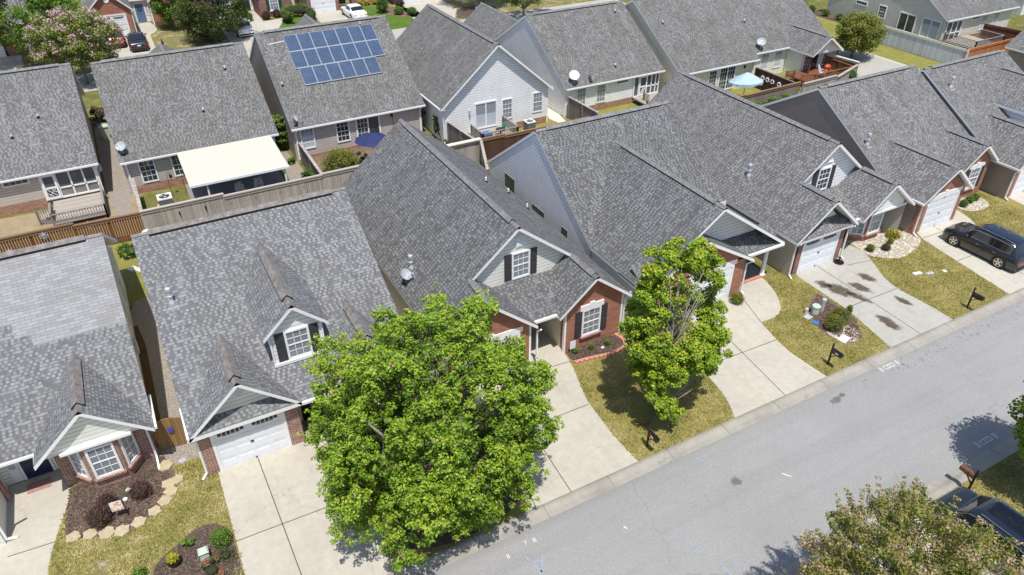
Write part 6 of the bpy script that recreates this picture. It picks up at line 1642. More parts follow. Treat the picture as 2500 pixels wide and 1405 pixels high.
M['lf_chip']=leafmat('bark chip',[(0,(.03,.022,.018)),(.45,(.10,.07,.055)),(.8,(.21,.15,.115)),(1,(.36,.28,.21))],.0)
def chips(poly,n,seed,base,label):
    rg=np.random.default_rng(seed); A=np.array(poly); P=np.stack([rg.uniform(A[:,0].min(),A[:,0].max(),n),rg.uniform(A[:,1].min(),A[:,1].max(),n)],1); P=P[inpoly(P,poly)]; N=len(P)
    L=rg.uniform(.02,.07,N); a=rg.uniform(0,6.283,N); w=L*rg.uniform(.25,.6,N)
    p=np.stack([P[:,0],P[:,1],np.full(N,.03)],1); d=np.stack([np.cos(a)*L,np.sin(a)*L,rg.uniform(-.01,.025,N)],1); s=np.stack([-np.sin(a)*w,np.cos(a)*w,rg.uniform(-.01,.01,N)],1)
    V=np.stack([p-s,p+s,p+d+s,p+d-s],1).reshape(-1,3)-np.array(base)
    me=bpy.data.meshes.new('mulch_chips'); me.vertices.add(len(V)); me.vertices.foreach_set('co',V.astype(np.float32).ravel()); me.loops.add(4*N); me.loops.foreach_set('vertex_index',np.arange(4*N,dtype=np.int32)); me.polygons.add(N); me.polygons.foreach_set('loop_start',np.arange(0,4*N,4,dtype=np.int32)); me.polygons.foreach_set('loop_total',np.full(N,4,dtype=np.int32)); me.update(calc_edges=True)
    at=me.attributes.new('tint','FLOAT','FACE'); at.data.foreach_set('value',np.clip(rg.normal(.42,.15,N),0,1).astype(np.float32)); me.materials.append(M['lf_chip'])
    o=bpy.data.objects.new('mulch_chips',me); COL.objects.link(o); o.location=base; tag(o,label,'mulch',None,'stuff')
for poly,n,bs,lb in (([(-6.3,25.7),(-6.5,23.2),(-5.2,22.6),(-3.9,22.6),(-2.6,23.6),(-2.7,25.8)],5500,(-4.5,24,0),'loose bark chips in the bed below the bay window'),([(-3.9,18.3),(-3.7,20.2),(-2.6,20.9),(-1.5,21.2),(-1.0,20.7),(-.95,18.3)],5000,(-2.4,19.8,0),'loose bark chips in the lower bed by the driveway'),([(15.8,23.45),(15.75,22.75),(17.8,22.35),(18.65,22.6),(18.6,23.45)],2200,(17.2,22.9,0),'loose bark chips under the shuttered window'),([(30.7,21),(29.1,20.2),(28.4,18.9),(28.8,17.3),(29.7,17.2),(30.7,18.5)],3500,(29.5,19,0),'loose chips in the utility bed')): chips(poly,n,n,bs,lb)
# ---------------------------------------------------------------- vehicles
def car(label,loc,rz,L,Wd,H,body,kind='suv',roofrail=False,roofdark=False,panoroof=False,cat='car'):
    """x forward. body is a loft of cross sections; glass, lamps, wheels are parts"""
    o=empty('parked_car',(0,0,0),label,cat)
    hw=Wd/2; gc=.2
    if kind=='suv':
        prof=[ # x, hood/deck z, roof z (None = no cabin), half width scale, belt z
         (-.500,.56,None,.80),(-.490,.80,None,.90),(-.470,.98,None,.95),(-.445,1.02,1.10,.965),(-.36,1.02,.975*H,.985),(-.22,1.01,H,1.0),(0.0,1.0,H,1.0),(.08,1.0,.99*H,1.0),(.135,1.0,.93*H,1.0),(.235,.99,1.05,.995),(.27,.98,None,.99),(.38,.93,None,.97),(.45,.85,None,.93),(.485,.74,None,.86),(.500,.56,None,.74)]
        wx=(-.292,.305)
    elif kind=='box':
        prof=[(-.500,.60,None,.86),(-.492,.95,None,.95),(-.485,1.05,1.1,.97),(-.455,1.05,.965*H,.985),(-.40,1.05,H,1.0),(-.1,1.05,H,1.0),(.16,1.05,.985*H,1.0),(.22,1.05,.94*H,1.0),(.325,1.05,1.1,.995),(.345,1.05,None,.99),(.42,1.0,None,.97),(.47,.93,None,.93),(.49,.80,None,.88),(.500,.58,None,.80)]
        wx=(-.29,.31)
    else:
        prof=[(-.500,.52,None,.80),(-.490,.78,None,.90),(-.46,.93,None,.94),(-.36,.97,None,.965),(-.33,.97,1.0,.975),(-.20,.96,.965*H,.985),(-.10,.95,H,1.0),(.03,.94,.995*H,1.0),(.085,.94,.95*H,1.0),(.235,.92,.96,.99),(.26,.91,None,.985),(.38,.85,None,.97),(.45,.77,None,.93),(.487,.66,None,.85),(.500,.48,None,.74)]
        wx=(-.29,.315)
    rows=[]
    for x,zd,zr,ws in prof:
        w=hw*ws; X=x*L; cab=zr is not None and zr>zd+.06
        r=[(X,w*.93,gc),(X,w*.985,gc+.14),(X,w,.52),(X,w*.985,zd*.84 if zd<.9 else .80),(X,w*.945,zd-.045),(X,w*.875,zd)]
        if cab:
            t=(zr-zd)/(H-zd)
            r+=[(X,w*(.865-.12*t),zd+(zr-zd)*.80),(X,w*(.80-.17*t),zr-.02),(X,w*.36,zr+.012*t),(X,0,zr+.018*t)]
        else:
            r+=[(X,w*.80,zd+.012),(X,w*.6,zd+.022),(X,w*.3,zd+.03),(X,0,zd+.034)]
        rows.append(r)
    nr=len(rows[0]); B=MB(); GL=[]
    def pt(i,j,sg): p=rows[i][j]; return (p[0],p[1]*sg,p[2])
    V=[];idx={}
    def vid(i,j,sg):
        if j==nr-1: sg=1
        k=(i,j,sg)
        if k not in idx: idx[k]=len(V); V.append(pt(i,j,sg))
        return idx[k]
    cabi=[i for i,p in enumerate(prof) if p[2] is not None]
    c0,c1=cabi[0],cabi[-1]
    F=[];G_=[]
    for i in range(len(rows)-1):
        for j in range(nr-1):
            for sg in (1,-1):
                q=[vid(i,j,sg),vid(i+1,j,sg),vid(i+1,j+1,sg),vid(i,j+1,sg)]
                q=list(dict.fromkeys(q))
                if sg<0: q=q[::-1]
                F.append(tuple(q))
    F.append(tuple(vid(0,j,1) for j in range(nr))+tuple(vid(0,j,-1) for j in range(nr-2,-1,-1)))
    F.append(tuple(vid(len(rows)-1,j,-1) for j in range(nr-1))+tuple(vid(len(rows)-1,j,1) for j in range(nr-1,-1,-1)))
    B.mesh(V,F)
    ORG['parked_car_tmp']=(0,0,0)
    bo=B.build('body',body,o,True)
    # glass panels proud of the shell
    def lift(p,n,d=.012): return (p[0]+n[0]*d,p[1]+n[1]*d,p[2]+n[2]*d)
    def panel(quad,name,d=.012,inset=.0,mat='g_car'):
        a,b,c,e=[Vector(p) for p in quad]; n=(b-a).cross(e-a)
        if n.length<1e-6: n=(c-b).cross(e-b)
        n.normalize(); ctr=(a+b+c+e)/4
        out=Vector((ctr.x*.2,ctr.y,ctr.z-.6))
        if n.dot(out)<0: n=-n
        m=MB(); pts=[tuple(p.lerp(ctr,inset)+n*d) for p in (a,b,c,e)]; m.poly(pts); return m.build(name,M[mat],o)
    for sg,nm in ((1,'side_window'),(-1,'side_window')):
        m=MB(); tr=MB()
        for i in range(c0+1,c1-1):
            if i+1>c1-0: continue
            a,b=rows[i],rows[i+1]
            lo0=Vector(a[5]).lerp(Vector(a[6]),.10); hi0=Vector(a[5]).lerp(Vector(a[6]),1.0); lo1=Vector(b[5]).lerp(Vector(b[6]),.10); hi1=Vector(b[5]).lerp(Vector(b[6]),1.0)
            q=[(p.x,(p.y+.012)*sg,p.z) for p in (lo0,lo1,hi1,hi0)]; m.poly(q if sg<0 else q[::-1])
        if kind!='sedan':
            a,b=rows[c1-1],rows[c1]; 
            lo0=Vector(a[5]).lerp(Vector(a[6]),.10);hi0=Vector(a[6]);lo1=Vector(b[5]); m.poly([(p.x,(p.y+.012)*sg,p.z) for p in (lo0,lo1.lerp(lo0,.35),hi0)])
        if m.f: m.build('side_window',M['g_car'],o)
        pts=[tuple((p.x,(p.y+.02)*sg,p.z)) for p in [Vector(rows[i][5]).lerp(Vector(rows[i][6]),.06) for i in range(c0+1,c1)]]
        top=[tuple((p.x,(p.y+.02)*sg,p.z)) for p in [Vector(rows[i][6]) for i in range(c0+1,c1)]]
        tr.tube(pts,.013,5); tr.tube(top,.012,5); tr.tube([pts[0],top[0]],.012,5); tr.tube([top[-1],tuple((rows[c1][5][0],(rows[c1][5][1])*sg,rows[c1][5][2]+.02))],.012,5); tr.build('window_trim',M['chrome'] if kind!='sedan' else M['black'],o)
    # windscreen and rear screen
    for ia,ib,nm in ((c1,c1-1,'windscreen'),(c0,c0+1,'rear_window')):
        m=MB(); a,b=rows[ia],rows[ib]; e=.10; f=.90
        for js in ((6,7),(7,8),(8,9)):
            for sg in (1,-1):
                q=[Vector(a[js[0]]).lerp(Vector(b[js[0]]),e),Vector(a[js[1]]).lerp(Vector(b[js[1]]),e),Vector(a[js[1]]).lerp(Vector(b[js[1]]),f),Vector(a[js[0]]).lerp(Vector(b[js[0]]),f)]
                sx=.015 if nm=='windscreen' else -.015
                m.poly([(p.x+sx,p.y*sg*.99,p.z+.012) for p in q])
        m.build(nm,M['g_car'],o)
    if panoroof:
        m=MB()
        ks=[i for i in range(c0+1,c1) if rows[i][9][2]>.96*H]
        for i in ks[:-1]:
            for js in ((7,8),(8,9)):
                for sg in (1,-1):
                    q=[rows[i][js[0]],rows[i+1][js[0]],rows[i+1][js[1]],rows[i][js[1]]]; m.poly([(p[0]*.98,p[1]*sg*.9,p[2]+.012) for p in q])
        m.build('glass_roof',M['g_roof'],o)
    # wheels
    R=.36 if kind!='sedan' else .33
    w0=None
    for k,(fx,sg) in enumerate([(a,b) for a in wx for b in (1,-1)]):
        x=fx*L; y=sg*(hw-.10)
        ar=MB(); ar.lathe((0,0,0),[(R+.06,0),(R+.06,.03),(R-.02,.035)],24); 
        A=MB(); A.mesh([(x+p[0],sg*(hw-.025+p[2]*.9),R+p[1]) for p in ar.v],ar.f); A.build('wheel_arch',M['rubber'],o)
        wh=empty('wheel',(0,0,0)); wh.parent=o; ORG[wh.name]=(0,0,0)
        t=MB(); ty=MB(); t.lathe((0,0,0),[(R-.12,.0),(R-.02,0),(R,.03),(R,.19),(R-.02,.22),(R-.12,.22)],28)
        ty.mesh([(x+p[0],y+sg*(p[2]-.09),R+p[1]) for p in t.v],t.f); ty.build('tyre',M['rubber'],wh)
        rm=MB(); rm.lathe((0,0,0),[(R-.105,.17),(R-.105,.205),(R-.13,.205),(R-.14,.17)],24); 
        for s in range(5):
            a=s*2*math.pi/5; c,s_=math.cos(a),math.sin(a)
            rm.hexa([(c*.03-s_*.05,s_*.03+c*.05,.18),(c*.03+s_*.05,s_*.03-c*.05,.18),(c*(R-.12)+s_*.03,s_*(R-.12)-c*.03,.185),(c*(R-.12)-s_*.03,s_*(R-.12)+c*.03,.185),(c*.03-s_*.05,s_*.03+c*.05,.205),(c*.03+s_*.05,s_*.03-c*.05,.205),(c*(R-.12)+s_*.03,s_*(R-.12)-c*.03,.208),(c*(R-.12)-s_*.03,s_*(R-.12)+c*.03,.208)])
        rv=MB(); rv.mesh([(x+p[0],y+sg*(p[2]-.062),R+p[1]) for p in rm.v],rm.f); rv.build('rim',M['alloy'],wh)
    # lamps, mirrors, handles, plate
    fl=rows[-3]; rl=rows[1]; r2=rows[2]
    for sg in (1,-1):
        m=MB(); p=rows[-3]; p2=rows[-2]
        q=[(p[0]-.02,sg*(p[1]) if 0 else 0,0)] if False else None
        X1,W1,Z1=rows[-3][4]; X2,W2,Z2=rows[-2][4]
        m.mesh([(X1-.12,sg*(W1+.012),Z1-.02),(X2,sg*(W2+.015),Z2-.02),(X2+.02,sg*(W2*.72),Z2-.02),(X1-.12,sg*(W1+.012),Z1-.13),(X2+.02,sg*(W2+.02),Z2-.12),(X2+.06,sg*W2*.72,Z2-.12)],[(0,1,4,3),(1,2,5,4),(0,2,1),(3,4,5)]); m.build('headlight',M['lamp'],o)
        m=MB(); X1,W1,Z1=rows[2][4]; X2,W2,Z2=rows[1][4]
        m.mesh([(X1+.22,sg*(W1+.015),Z1-.03),(X2-.01,sg*(W2+.02),Z2-.0),(X2-.03,sg*W2*.62,Z2-.0),(X1+.14,sg*(W1+.02),Z1-.16),(X2-.015,sg*(W2+.03),Z2-.15),(X2-.04,sg*W2*.62,Z2-.15)],[(0,1,4,3),(1,2,5,4),(0,2,1),(3,4,5)]); m.build('taillight',M['taillamp'],o)
        m=MB(); i=c1-1; X,W_,Z_=rows[i][5]; m.blob((X+.12*L/4.7,sg*(W_+.16),Z_+.08),(.07,.12,.08),3,.0,0,10,6); m.bar((X+.1,sg*(W_),Z_+.02),(X+.12,sg*(W_+.1),Z_+.06),.04,.04); m.build('mirror',body,o,True)
        for fx in (.02,-.20):
            m=MB(); m.bar((fx*L-.09,sg*(hw+.012),.82 if kind!='sedan' else .78),(fx*L+.09,sg*(hw+.012),.82 if kind!='sedan' else .78),.02,.03); m.build('door_handle',M['chrome'] if kind=='suv' else body,o)
        if roofrail:
            m=MB(); ks=[i for i in range(c0+1,c1) if rows[i][7][2]>.93*H]; m.tube([(rows[i][7][0],sg*(rows[i][7][1]+.005),rows[i][7][2]+.05) for i in ks],.022,6); m.tube([(rows[ks[0]][7][0],sg*rows[ks[0]][7][1],rows[ks[0]][7][2]-.02),(rows[ks[0]][7][0],sg*rows[ks[0]][7][1],rows[ks[0]][7][2]+.05)],.02,6); m.build('roof_rail',M['chrome'],o)
    m=MB(); m.box(-.5*L-.012,-.5*L+.0,-.17,.17,.62,.74); m.build('number_plate',M['trim'],o)
    m=MB(); m.box(-.5*L-.03,-.5*L+.1,-hw*.78,hw*.78,.28,.42); m.build('bumper',M['rubber'],o)
    m=MB(); m.box(-.44*L,.44*L,-hw*.85,hw*.85,.16,.3); m.build('underbody',M['black'],o)
    m=MB(); m.box(.5*L-.06,.5*L+.01,-hw*.55,hw*.55,.36,.58); m.build('grille',M['black'],o)
    for i in (c1-3,c0+2):
        pass
    o.location=loc; o.rotation_euler=(0,0,rz); return o
t=NT('car glass'); t.bsdf((.012,.015,.02),.04,0,.6,Coat_Weight=.6,Coat_Roughness=.02); M['g_car']=t.mat
t=NT('roof glass'); t.bsdf((.010,.014,.03),.05,0,.6,Coat_Weight=.8,Coat_Roughness=.02); M['g_roof']=t.mat
M['chrome']=plain('chrome trim',(.75,.76,.78),.15,1.0,var=.02)
M['alloy']=plain('alloy rim',(.62,.58,.54),.3,.7,var=.05)
M['lamp']=plain('lamp lens',(.55,.57,.6),.12,.2)
M['taillamp']=plain('red lamp',(.35,.015,.015),.15)
P_suv=paint('deep blue black paint',(.011,.011,.016),.18,.9)
P_red=paint('dark red paint',(.20,.018,.02),.25,.8)
P_blk=paint('black paint car',(.014,.016,.02),.18,.9)
P_wht=paint('white paint car',(.80,.80,.80),.3,.5)
car('black five door SUV parked on the pale drive at the right, nose to the garage',(42.85,19.35,.02),rad(90.0+0.5),4.72,1.9,1.66,P_suv,'suv',True,panoroof=True)
car('black boxy SUV half hidden by the bronzed tree, bottom right corner',(23.6,6.15,.02),rad(90),4.6,1.9,1.7,P_blk,'box',True,panoroof=True)
car('dark red SUV in front of the far garage, partly behind pink blossom',(.75,90.4,.02),rad(90),4.6,1.85,1.65,P_red,'suv',False)
car('black sedan with a dark rear screen beside the red SUV',(2.75,88.2,.02),rad(89),4.8,1.85,1.45,P_blk,'sedan')
car('white sedan parked by the far white garage door',(26.7,88.6,.02),rad(92),4.8,1.85,1.45,P_wht,'sedan')
car('white car mostly hidden under the dark olive tree',(13.6,88.2,.02),rad(90),4.7,1.85,1.45,P_wht,'sedan')
# ---------------------------------------------------------------- mailboxes
def mailbox(x,y,label,face=-1,mt='black',lift=0.0,post='black',num=None):
    o=empty('mailbox',(x,y,0),label,'mailbox',None)
    q=MB(); q.bar((x,y,0),(x,y,1.28+lift),.07,.07); q.bar((x,y,.82+lift),(x,y+face*.42,.82+lift),.06,.06); q.bar((x,y,.5+lift),(x,y+face*.3,.8+lift),.04,.04); q.lathe((x,y,1.28+lift),[(.05,0),(.06,.03),(.01,.08)],8); q.build('post',M[post],o)
    q=MB(); n=9; V=[]
    for yy in (y+face*.04,y+face*.6):
        V+=[(x-.1,yy,.87+lift),(x-.1,yy,1.0+lift)]+[(x-.1*math.cos(math.pi*k/n),yy,1.0+lift+.1*math.sin(math.pi*k/n)) for k in range(1,n)]+[(x+.1,yy,1.0+lift),(x+.1,yy,.87+lift)]
    m=len(V)//2; F=[tuple(range(m)),tuple(range(2*m-1,m-1,-1))]+[(k,k+m,(k+1)%m+m,(k+1)%m) for k in range(m)]
    q.mesh(V,F); b=q.build('box',M[mt],o)
    q=MB(); q.box(x-.125,x-.105,y+face*.2,y+face*.23,1.0+lift,1.14+lift); q.build('flag',M['taillamp'],b)
    q=MB(); q.box(x-.092,x+.092,y+face*.6-.012,y+face*.6+.012,.89+lift,1.04+lift); q.build('door',M[mt],b)
    return o
text_side=lambda s,x,y,z,p: text_part(s,(x,y,z,R90),.11,'trim',p)
m1=mailbox(15.48,16.42,'black mailbox on a post near the maple, beside the curving driveway'); text_side('226',15.375,16.1,.93,[c for c in m1.children if c.name.startswith('box')][0])
m2=mailbox(26.5,16.55,'black mailbox on a post below the utility bed with the round bushes'); text_side('222',26.395,16.2,.93,[c for c in m2.children if c.name.startswith('box')][0])
mailbox(36.75,16.25,'black mailbox near the bare lawn patch, farthest of the three')
mailbox(25.25,8.35,'rust brown mailbox across the road, in the shadow of the edge maple',1,'rustpost')
mailbox(4.9,85.0,'dark mailbox on the far lawn beside the black sedan')
mailbox(39.6,81.8,'pale mailbox at the foot of the pale trunked tree at the top',-1,'metal')
# ---------------------------------------------------------------- stepping stones round the left bed
stones=[(-6.25,23.1,.26,.3),(-5.68,22.92,.27,1.4),(-5.12,22.68,.3,.4),(-4.6,22.5,.28,1.2),(-4.0,22.62,.27,.9),(-3.4,22.88,.25,.2),(-2.98,23.22,.27,.7),(-2.7,23.58,.27,1.9),(-2.75,24.05,.26,.1),(-2.38,24.1,.25,2.2),(-2.72,25.1,.3,.6)]
nm=['at the walkway end','second from the walkway','third from the walkway','fourth from the walkway','fifth from the walkway, under the sign','sixth from the walkway','seventh from the walkway','eighth from the walkway','ninth, near the bay window','tenth, touching the ninth','last, by the downspout']
shape=[(1,.15),(.8,.5),(.6,.95),(.0,.8),(-.7,.85),(-.78,.25),(-1.0,-.3),(-.6,-.6),(-.2,-1.0),(.4,-.78),(.9,-.75),(.82,-.2)]
for i,(x,y,r,a) in enumerate(stones):
    q=MB(); c,s=math.cos(a),math.sin(a); P=[(x+r*(u*c-v*s),y+r*(u*s+v*c)) for u,v in shape]
    hz=.05+.005*i; q.poly([(px,py,hz) for px,py in P]); 
    for k in range(len(P)): p0,p1=P[k],P[(k+1)%len(P)]; q.poly([(p0[0],p0[1],.0),(p1[0],p1[1],.0),(p1[0],p1[1],hz),(p0[0],p0[1],hz)])
    thing(q,'stepping_stone',M['flag'],(x,y,0),'tan star shaped stepping stone edging the left bed, '+nm[i],'stepping stone','stepping stones round the left bed')
sq=[(-2.35,41.9),(-1.95,41.6),(-1.62,41.0),(-1.58,40.4),(-1.55,39.8),(-1.52,39.2)]
for i,(x,y) in enumerate(sq):
    q=MB(); a=.6 if i<2 else .1; F=(x,y,0,a); q.lbox(F,-.22,.22,-.22,.22,0,.05); thing(q,'paving_square',M['sand'],(x,y,0),'pale square paver in the narrow back lawn beside the dormer house, '+['farthest','second farthest','third farthest','fourth farthest','second nearest','nearest'][i],'paver','square pavers in the narrow back lawn')
# scalloped edging
pts=chai([(15.72,22.55),(16.6,22.45),(17.83,22.2),(18.6,22.35),(18.85,22.85),(18.7,23.4)],2); 
L=[0]; 
for a,b in zip(pts[:-1],pts[1:]): L.append(L[-1]+math.hypot(b[0]-a[0],b[1]-a[1]))
n=15
for i in range(n):
    t=L[-1]*(i+.5)/n; k=max(j for j in range(len(L)) if L[j]<=t); k=min(k,len(pts)-2); f=(t-L[k])/(L[k+1]-L[k]); x=pts[k][0]+(pts[k+1][0]-pts[k][0])*f; y=pts[k][1]+(pts[k+1][1]-pts[k][1])*f; a=math.atan2(pts[k+1][1]-pts[k][1],pts[k+1][0]-pts[k][0])
    q=MB(); w=L[-1]/n*.48; F=(x,y,0,a); c,s=math.cos(a),math.sin(a)
    out=[(-w,-.05)]+[(-w*math.cos(math.pi*j/6),.05+.1*math.sin(math.pi*j/6)) for j in range(7)]+[(w,-.05)]
    P=[(x+u*c+v*s,y+u*s-v*c) for u,v in out]; q.poly([(p[0],p[1],.13) for p in P])
    for j in range(len(P)): p0,p1=P[j],P[(j+1)%len(P)]; q.poly([(p0[0],p0[1],0),(p1[0],p1[1],0),(p1[0],p1[1],.13),(p0[0],p0[1],.13)])
    ords=['first','second','third','fourth','fifth','sixth','seventh','eighth','ninth','tenth','eleventh','twelfth','thirteenth','fourteenth','fifteenth']
    thing(q,'edging_brick',M['terracotta'],(x,y,0),'scalloped terracotta edging brick of the small mulch bed, '+ords[i]+' from the walkway','edging brick','terracotta bricks edging the small bed')
# ---------------------------------------------------------------- utilities and oddments
def post(x,y,r,hh,mt,label,name='utility_post',cat='utility post',cap=True):
    q=MB(); q.lathe((x,y,0),[(r,0),(r,hh*.8),(r*1.12,hh*.81),(r*1.12,hh),(r*.9,hh+.03),(.01,hh+.04)],16); return thing(q,name,M[mt],(x,y,0),label,cat)
M['greenbox']=plain('pale green plastic',(.47,.55,.46),.5); M['bluelid']=plain('blue lid',(.06,.15,.36),.5)
post(29.7,19.85,.11,.75,'metal','tall grey utility post in the bed with the variegated bushes')
post(29.2,19.85,.2,.5,'greenbox','wide pale green utility post beside the tall grey one')
post(28.75,20.05,.09,.32,'metal','short grey utility stub at the back of the utility bed')
def lid(x,y,w,l,rz,mt,label,name='meter_cover',cat='meter cover'):
    q=MB(); F=(x,y,0,rz); q.lbox(F,-w/2,w/2,-l/2,l/2,.0,.045); q.lbox(F,-w/2+.04,w/2-.04,-l/2+.04,l/2-.04,.045,.055); return thing(q,name,M[mt],(x,y,0),label,cat)
def disc(x,y,w,l,rz,mt,label,name,cat):
    q=MB(); q.lathe((x,y,0.02),[(w*.42,0),(w*.46,.04),(w*.38,.03),(.01,.025)],18); return thing(q,name,M[mt],(x,y,0.02),label,cat)
lid(28.6,19.75,.42,.34,.2,'dish','grey meter cover at the left edge of the utility bed'); lid(28.55,19.2,.35,.32,.4,'bluelid','blue cover in the utility bed, left of the round bushes'); lid(28.8,17.55,.6,.42,.25,'dish_w','large white utility cover at the street end of the utility bed')
lid(40.4,19.7,.55,.26,.1,'dish_w','pale cover in the lawn left of the black SUV, the left of two') if False else lid(37.35,19.75,.55,.22,-.2,'dish_w','pale strip shaped cover in the lawn near the pebble bed'); lid(38.0,19.4,.5,.22,-.2,'dish','grey cover in the lawn beside the pale strip'); lid(38.95,19.15,.2,.2,0,'dish_w','tiny white cover in the lawn near the black SUV')
lid(17.6,22.85,.16,.13,.3,'dish_w','small white stone in the mulch bed under the shuttered window','stone','stone')
q=MB(); q.hexa([(-2.2,19.65,0),(-1.85,19.65,0),(-1.85,19.95,0),(-2.2,19.95,0),(-2.16,19.69,.42),(-1.89,19.69,.42),(-1.89,19.91,.42),(-2.16,19.91,.42)]); q.hexa([(-2.21,19.63,.42),(-1.84,19.63,.42),(-1.84,19.97,.42),(-2.21,19.97,.42),(-2.15,19.69,.49),(-1.9,19.69,.49),(-1.9,19.91,.49),(-2.15,19.91,.49)])
thing(q,'utility_box',M['greenbox'],(-2.03,19.8,0),'pale green utility box above the red roses','utility box')
o=empty('garden_flag',(-4.5,23.15,0),'small garden flag with an orange pumpkin coloured print on a black stand','garden flag')
q=MB(); q.tube([(-4.3,23.15,0),(-4.3,23.15,1.0),(-4.78,23.2,1.0)],.014,6); q.tube([(-4.3,23.15,0),(-4.3,22.95,.02),(-4.3,23.3,.02)],.012,5); q.build('stand',M['black'],o)
t=NT('flag print'); nz=t.noise(t.pos(),7,3); t.bsdf(t.ramp(nz,[(.42,(.75,.72,.68)),(.5,(.7,.5,.38)),(.58,(.55,.2,.12)),(.66,(.8,.75,.7))]),.8); 
q=MB(); q.hexa([(-4.76,23.16,.5),(-4.34,23.12,.5),(-4.34,23.13,.5),(-4.76,23.17,.5),(-4.76,23.19,.98),(-4.34,23.15,.98),(-4.34,23.16,.98),(-4.76,23.2,.98)]); q.build('cloth',t.mat,o)
disc(-4.35,24.05,.2,.2,0,'dish_w','small white saucer in the left bed, near the mixed bush','saucer','saucer'); disc(-4.2,24.5,.22,.2,.3,'dish','small grey saucer under the bay window','saucer','saucer')
lid(-2.05,25.1,.26,.22,.4,'dish','round grey cover in the gravel by the cedar gate','drain_cover','drain cover')
q=MB(); q.lathe((34.3,22.75,0.016),[(.3,0),(.3,.05),(.24,.06),(.05,.05),(.04,.3),(.09,.33),(.01,.36)],20); thing(q,'basketball_base' if False else 'sign_base',M['black'],(34.3,22.75,0),'round black stand on the drive by the brick garage pier','stand')
# welcome board and doormat at the left entry
q=MB(); q.hexa([(-8.36,26.1,.02),(-8.3,26.1,.02),(-8.3,26.36,.02),(-8.36,26.36,.02),(-8.43,26.15,1.35),(-8.37,26.15,1.35),(-8.37,26.41,1.35),(-8.43,26.41,1.35)]); wb=thing(q,'welcome_board',plain('washed pink board',(.38,.19,.18),.7,var=.3),(-8.35,26.2,0),'washed pink welcome board leaning by the navy door','sign')
q=MB(); q.box(-7.75,-6.9,26.2,26.75,.017,.04); thing(q,'doormat',plain('red doormat',(.36,.20,.19),.9,var=.25,scale=14),(-7.3,26.45,0),'faded red doormat outside the navy door','doormat')
q=MB(); q.lathe((3.5,24.35,.018),[(.48,0),(.48,.025),(.01,.026)],24); thing(q,'doormat',M['rubber'],(3.5,24.35,0),'round black doormat outside the door of the dormer house','doormat')
# shepherd hooks and feeders near the left air conditioner
for i,(x,y,hh) in enumerate(((1.0,50.4,1.6),(1.9,50.6,1.5))):
    o=empty('feeder_pole',(x,y,0),['black feeder pole behind the air conditioner, the left of two','black feeder pole behind the air conditioner, the right of two'][i],'bird feeder')
    q=MB(); q.tube([(x,y,0),(x,y,hh),(x+.1,y,hh+.15),(x+.22,y,hh+.05)],.014,6); q.build('pole',M['black'],o); q=MB(); q.lathe((x+.22,y,hh-.3),[(.03,0),(.09,.05),(.09,.28),(.02,.34)],10); q.build('feeder',M['black'],o)
# hooks on the taupe fence
for i in range(6):
    x=1.0+i*1.55; q=MB(); q.box(x-.04,x+.04,45.13,45.2,1.1,1.32); q.tube([(x,45.14,1.25),(x,45.0,1.2),(x,45.0,1.3)],.012,5); thing(q,'fence_lamp',M['black'],(x,45.14,1.1),'small dark bracket on the taupe fence, '+['leftmost','second from the left','third from the left','fourth from the left','fifth from the left','rightmost'][i],'bracket','dark brackets along the taupe fence')
# pinwheel like ornaments on the brown fence
for i,(x,z) in enumerate(((-8.3,1.0),(-6.4,1.55),(-4.0,1.62))):
    q=MB(); q.lathe((0,0,0),[(.0,0),(.13,.02),(.02,.05)],10); S=MB(); S.mesh([(x+a,45.5-c,z+b) for a,b,c in q.v],q.f); 
    for k in range(8): t=k*math.pi/4; S.bar((x,45.46,z),(x+.24*math.cos(t),45.46,z+.24*math.sin(t)),.06,.012)
    thing(S,'fence_ornament',M['metal'],(x,45.47,z-.24),'silver flower ornament on the brown fence, '+['left of three','middle of three','right of three'][i],'ornament','silver ornaments on the brown fence')
# flowers on dark fence by the pale blue umbrella
for i,y in enumerate((46.6,46.0,45.4,44.6)):
    q=MB(); 
    for k in range(7): t=k*.9; q.blob((51.2,y+.16*math.cos(t),1.15+.16*math.sin(t)),(.07,.07,.07),k,.1,0,7,5)
    thing(q,'wall_flower',M['dish_w'],(51.2,y,1.0),'white flower cluster on the dark fence, '+['farthest','second farthest','second nearest','nearest'][i],'flowers','white flowers on the dark fence')
# things on the small deck
q=MB(); q.box(23.4,24.1,47.5,48.2,.56,.86); q.box(23.36,24.14,47.46,48.24,.86,.92); thing(q,'storage_box',plain('blue plastic',(.03,.14,.45),.4),(23.75,47.85,.55),'blue lidded box on the small railed deck','box')
q=MB(); q.lathe((24.9,47.6,.56),[(.36,.0),(.36,.03),(.05,.04),(.05,.5),(.4,.52),(.4,.56)],18); thing(q,'patio_table',M['black'],(24.9,47.6,.55),'small round dark table on the railed deck','table')
q=MB(); q.lathe((25.7,48.6,.56),[(.12,0),(.16,.3),(.1,.5),(.02,.55)],10); thing(q,'plant_pot',plain('teal glaze',(.02,.2,.16),.3),(25.7,48.6,.55),'teal pot in the corner of the railed deck','pot')
# grill & chairs on the red deck
o=chair(57.2,45.1,.5); o.location=(57.2,45.1,.68); tag(o,'patio chair on the red stained deck','chair')
q=MB(); q.blob((58.3,45.6,1.35),(.35,.28,.25),4,.02); q.box(58.0,58.6,45.4,45.8,.7,1.2); thing(q,'grill',plain('orange red enamel',(.45,.08,.03),.35),(58.3,45.6,.68),'orange red grill on the red stained deck','grill')
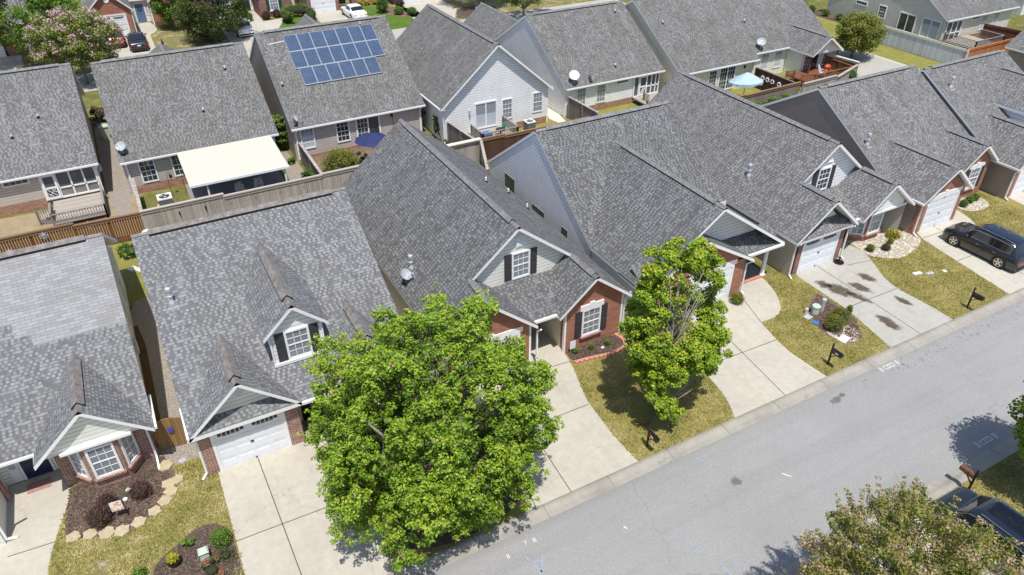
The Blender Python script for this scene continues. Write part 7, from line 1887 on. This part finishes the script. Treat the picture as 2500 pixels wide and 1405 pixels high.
# utility sign by the small bed
o=empty('yard_sign',(16.0,23.25,0),'small white yard sign at the corner of the brick gable','yard sign'); q=MB(); q.box(15.9,16.22,23.24,23.26,.28,.75); q.build('panel',M['dish_w'],o); q=MB(); q.box(15.95,15.97,23.245,23.255,0,.3); q.box(16.15,16.17,23.245,23.255,0,.3); q.build('legs',M['metal'],o)
# bin between the far left houses
q=MB(); q.hexa([(-2.4,63.0,0),(-1.9,63.0,0),(-1.9,63.5,0),(-2.4,63.5,0),(-2.45,62.95,1.0),(-1.85,62.95,1.0),(-1.85,63.55,1.0),(-2.45,63.55,1.0)]); q.box(-2.47,-1.83,62.9,63.6,1.0,1.06); thing(q,'wheelie_bin',M['greenbox'],(-2.15,63.2,0),'green bin in the gap between the two left back houses','bin')
# ---------------------------------------------------------------- light and camera
w=bpy.data.worlds.new('World'); scene.world=w; w.use_nodes=True
nt=w.node_tree; nt.nodes.clear(); bg=nt.nodes.new('ShaderNodeBackground'); so=nt.nodes.new('ShaderNodeOutputWorld'); sk=nt.nodes.new('ShaderNodeTexSky')
SUN=Vector((-.11,-.38,1.0)).normalized()
sk.sky_type='NISHITA'; sk.sun_disc=False; sk.sun_elevation=math.asin(SUN.z); sk.sun_rotation=math.atan2(SUN.x,SUN.y); sk.altitude=100; sk.air_density=1.0; sk.dust_density=1.2
nt.links.new(sk.outputs[0],bg.inputs[0]); bg.inputs[1].default_value=.15; nt.links.new(bg.outputs[0],so.inputs[0])
l=bpy.data.lights.new('sun','SUN'); l.energy=5.0; l.angle=rad(.55); l.color=(1.0,.955,.88)
lo=bpy.data.objects.new('sun',l); COL.objects.link(lo); lo.rotation_euler=(-SUN).to_track_quat('-Z','Y').to_euler(); lo.location=(0,0,60)
cam=bpy.data.cameras.new('camera'); co=bpy.data.objects.new('camera',cam); COL.objects.link(co)
co.location=(0,0,23.5); co.rotation_euler=(math.pi/2-.6076,0,-.49817); cam.sensor_fit='HORIZONTAL'; cam.sensor_width=36; cam.lens=36*1790.6/2500; cam.clip_end=2500; cam.clip_start=.1
scene.camera=co
scene.view_settings.view_transform='Standard'; scene.view_settings.look='None'; scene.view_settings.exposure=0; scene.view_settings.gamma=1
scene.cycles.max_bounces=6; scene.cycles.transparent_max_bounces=8
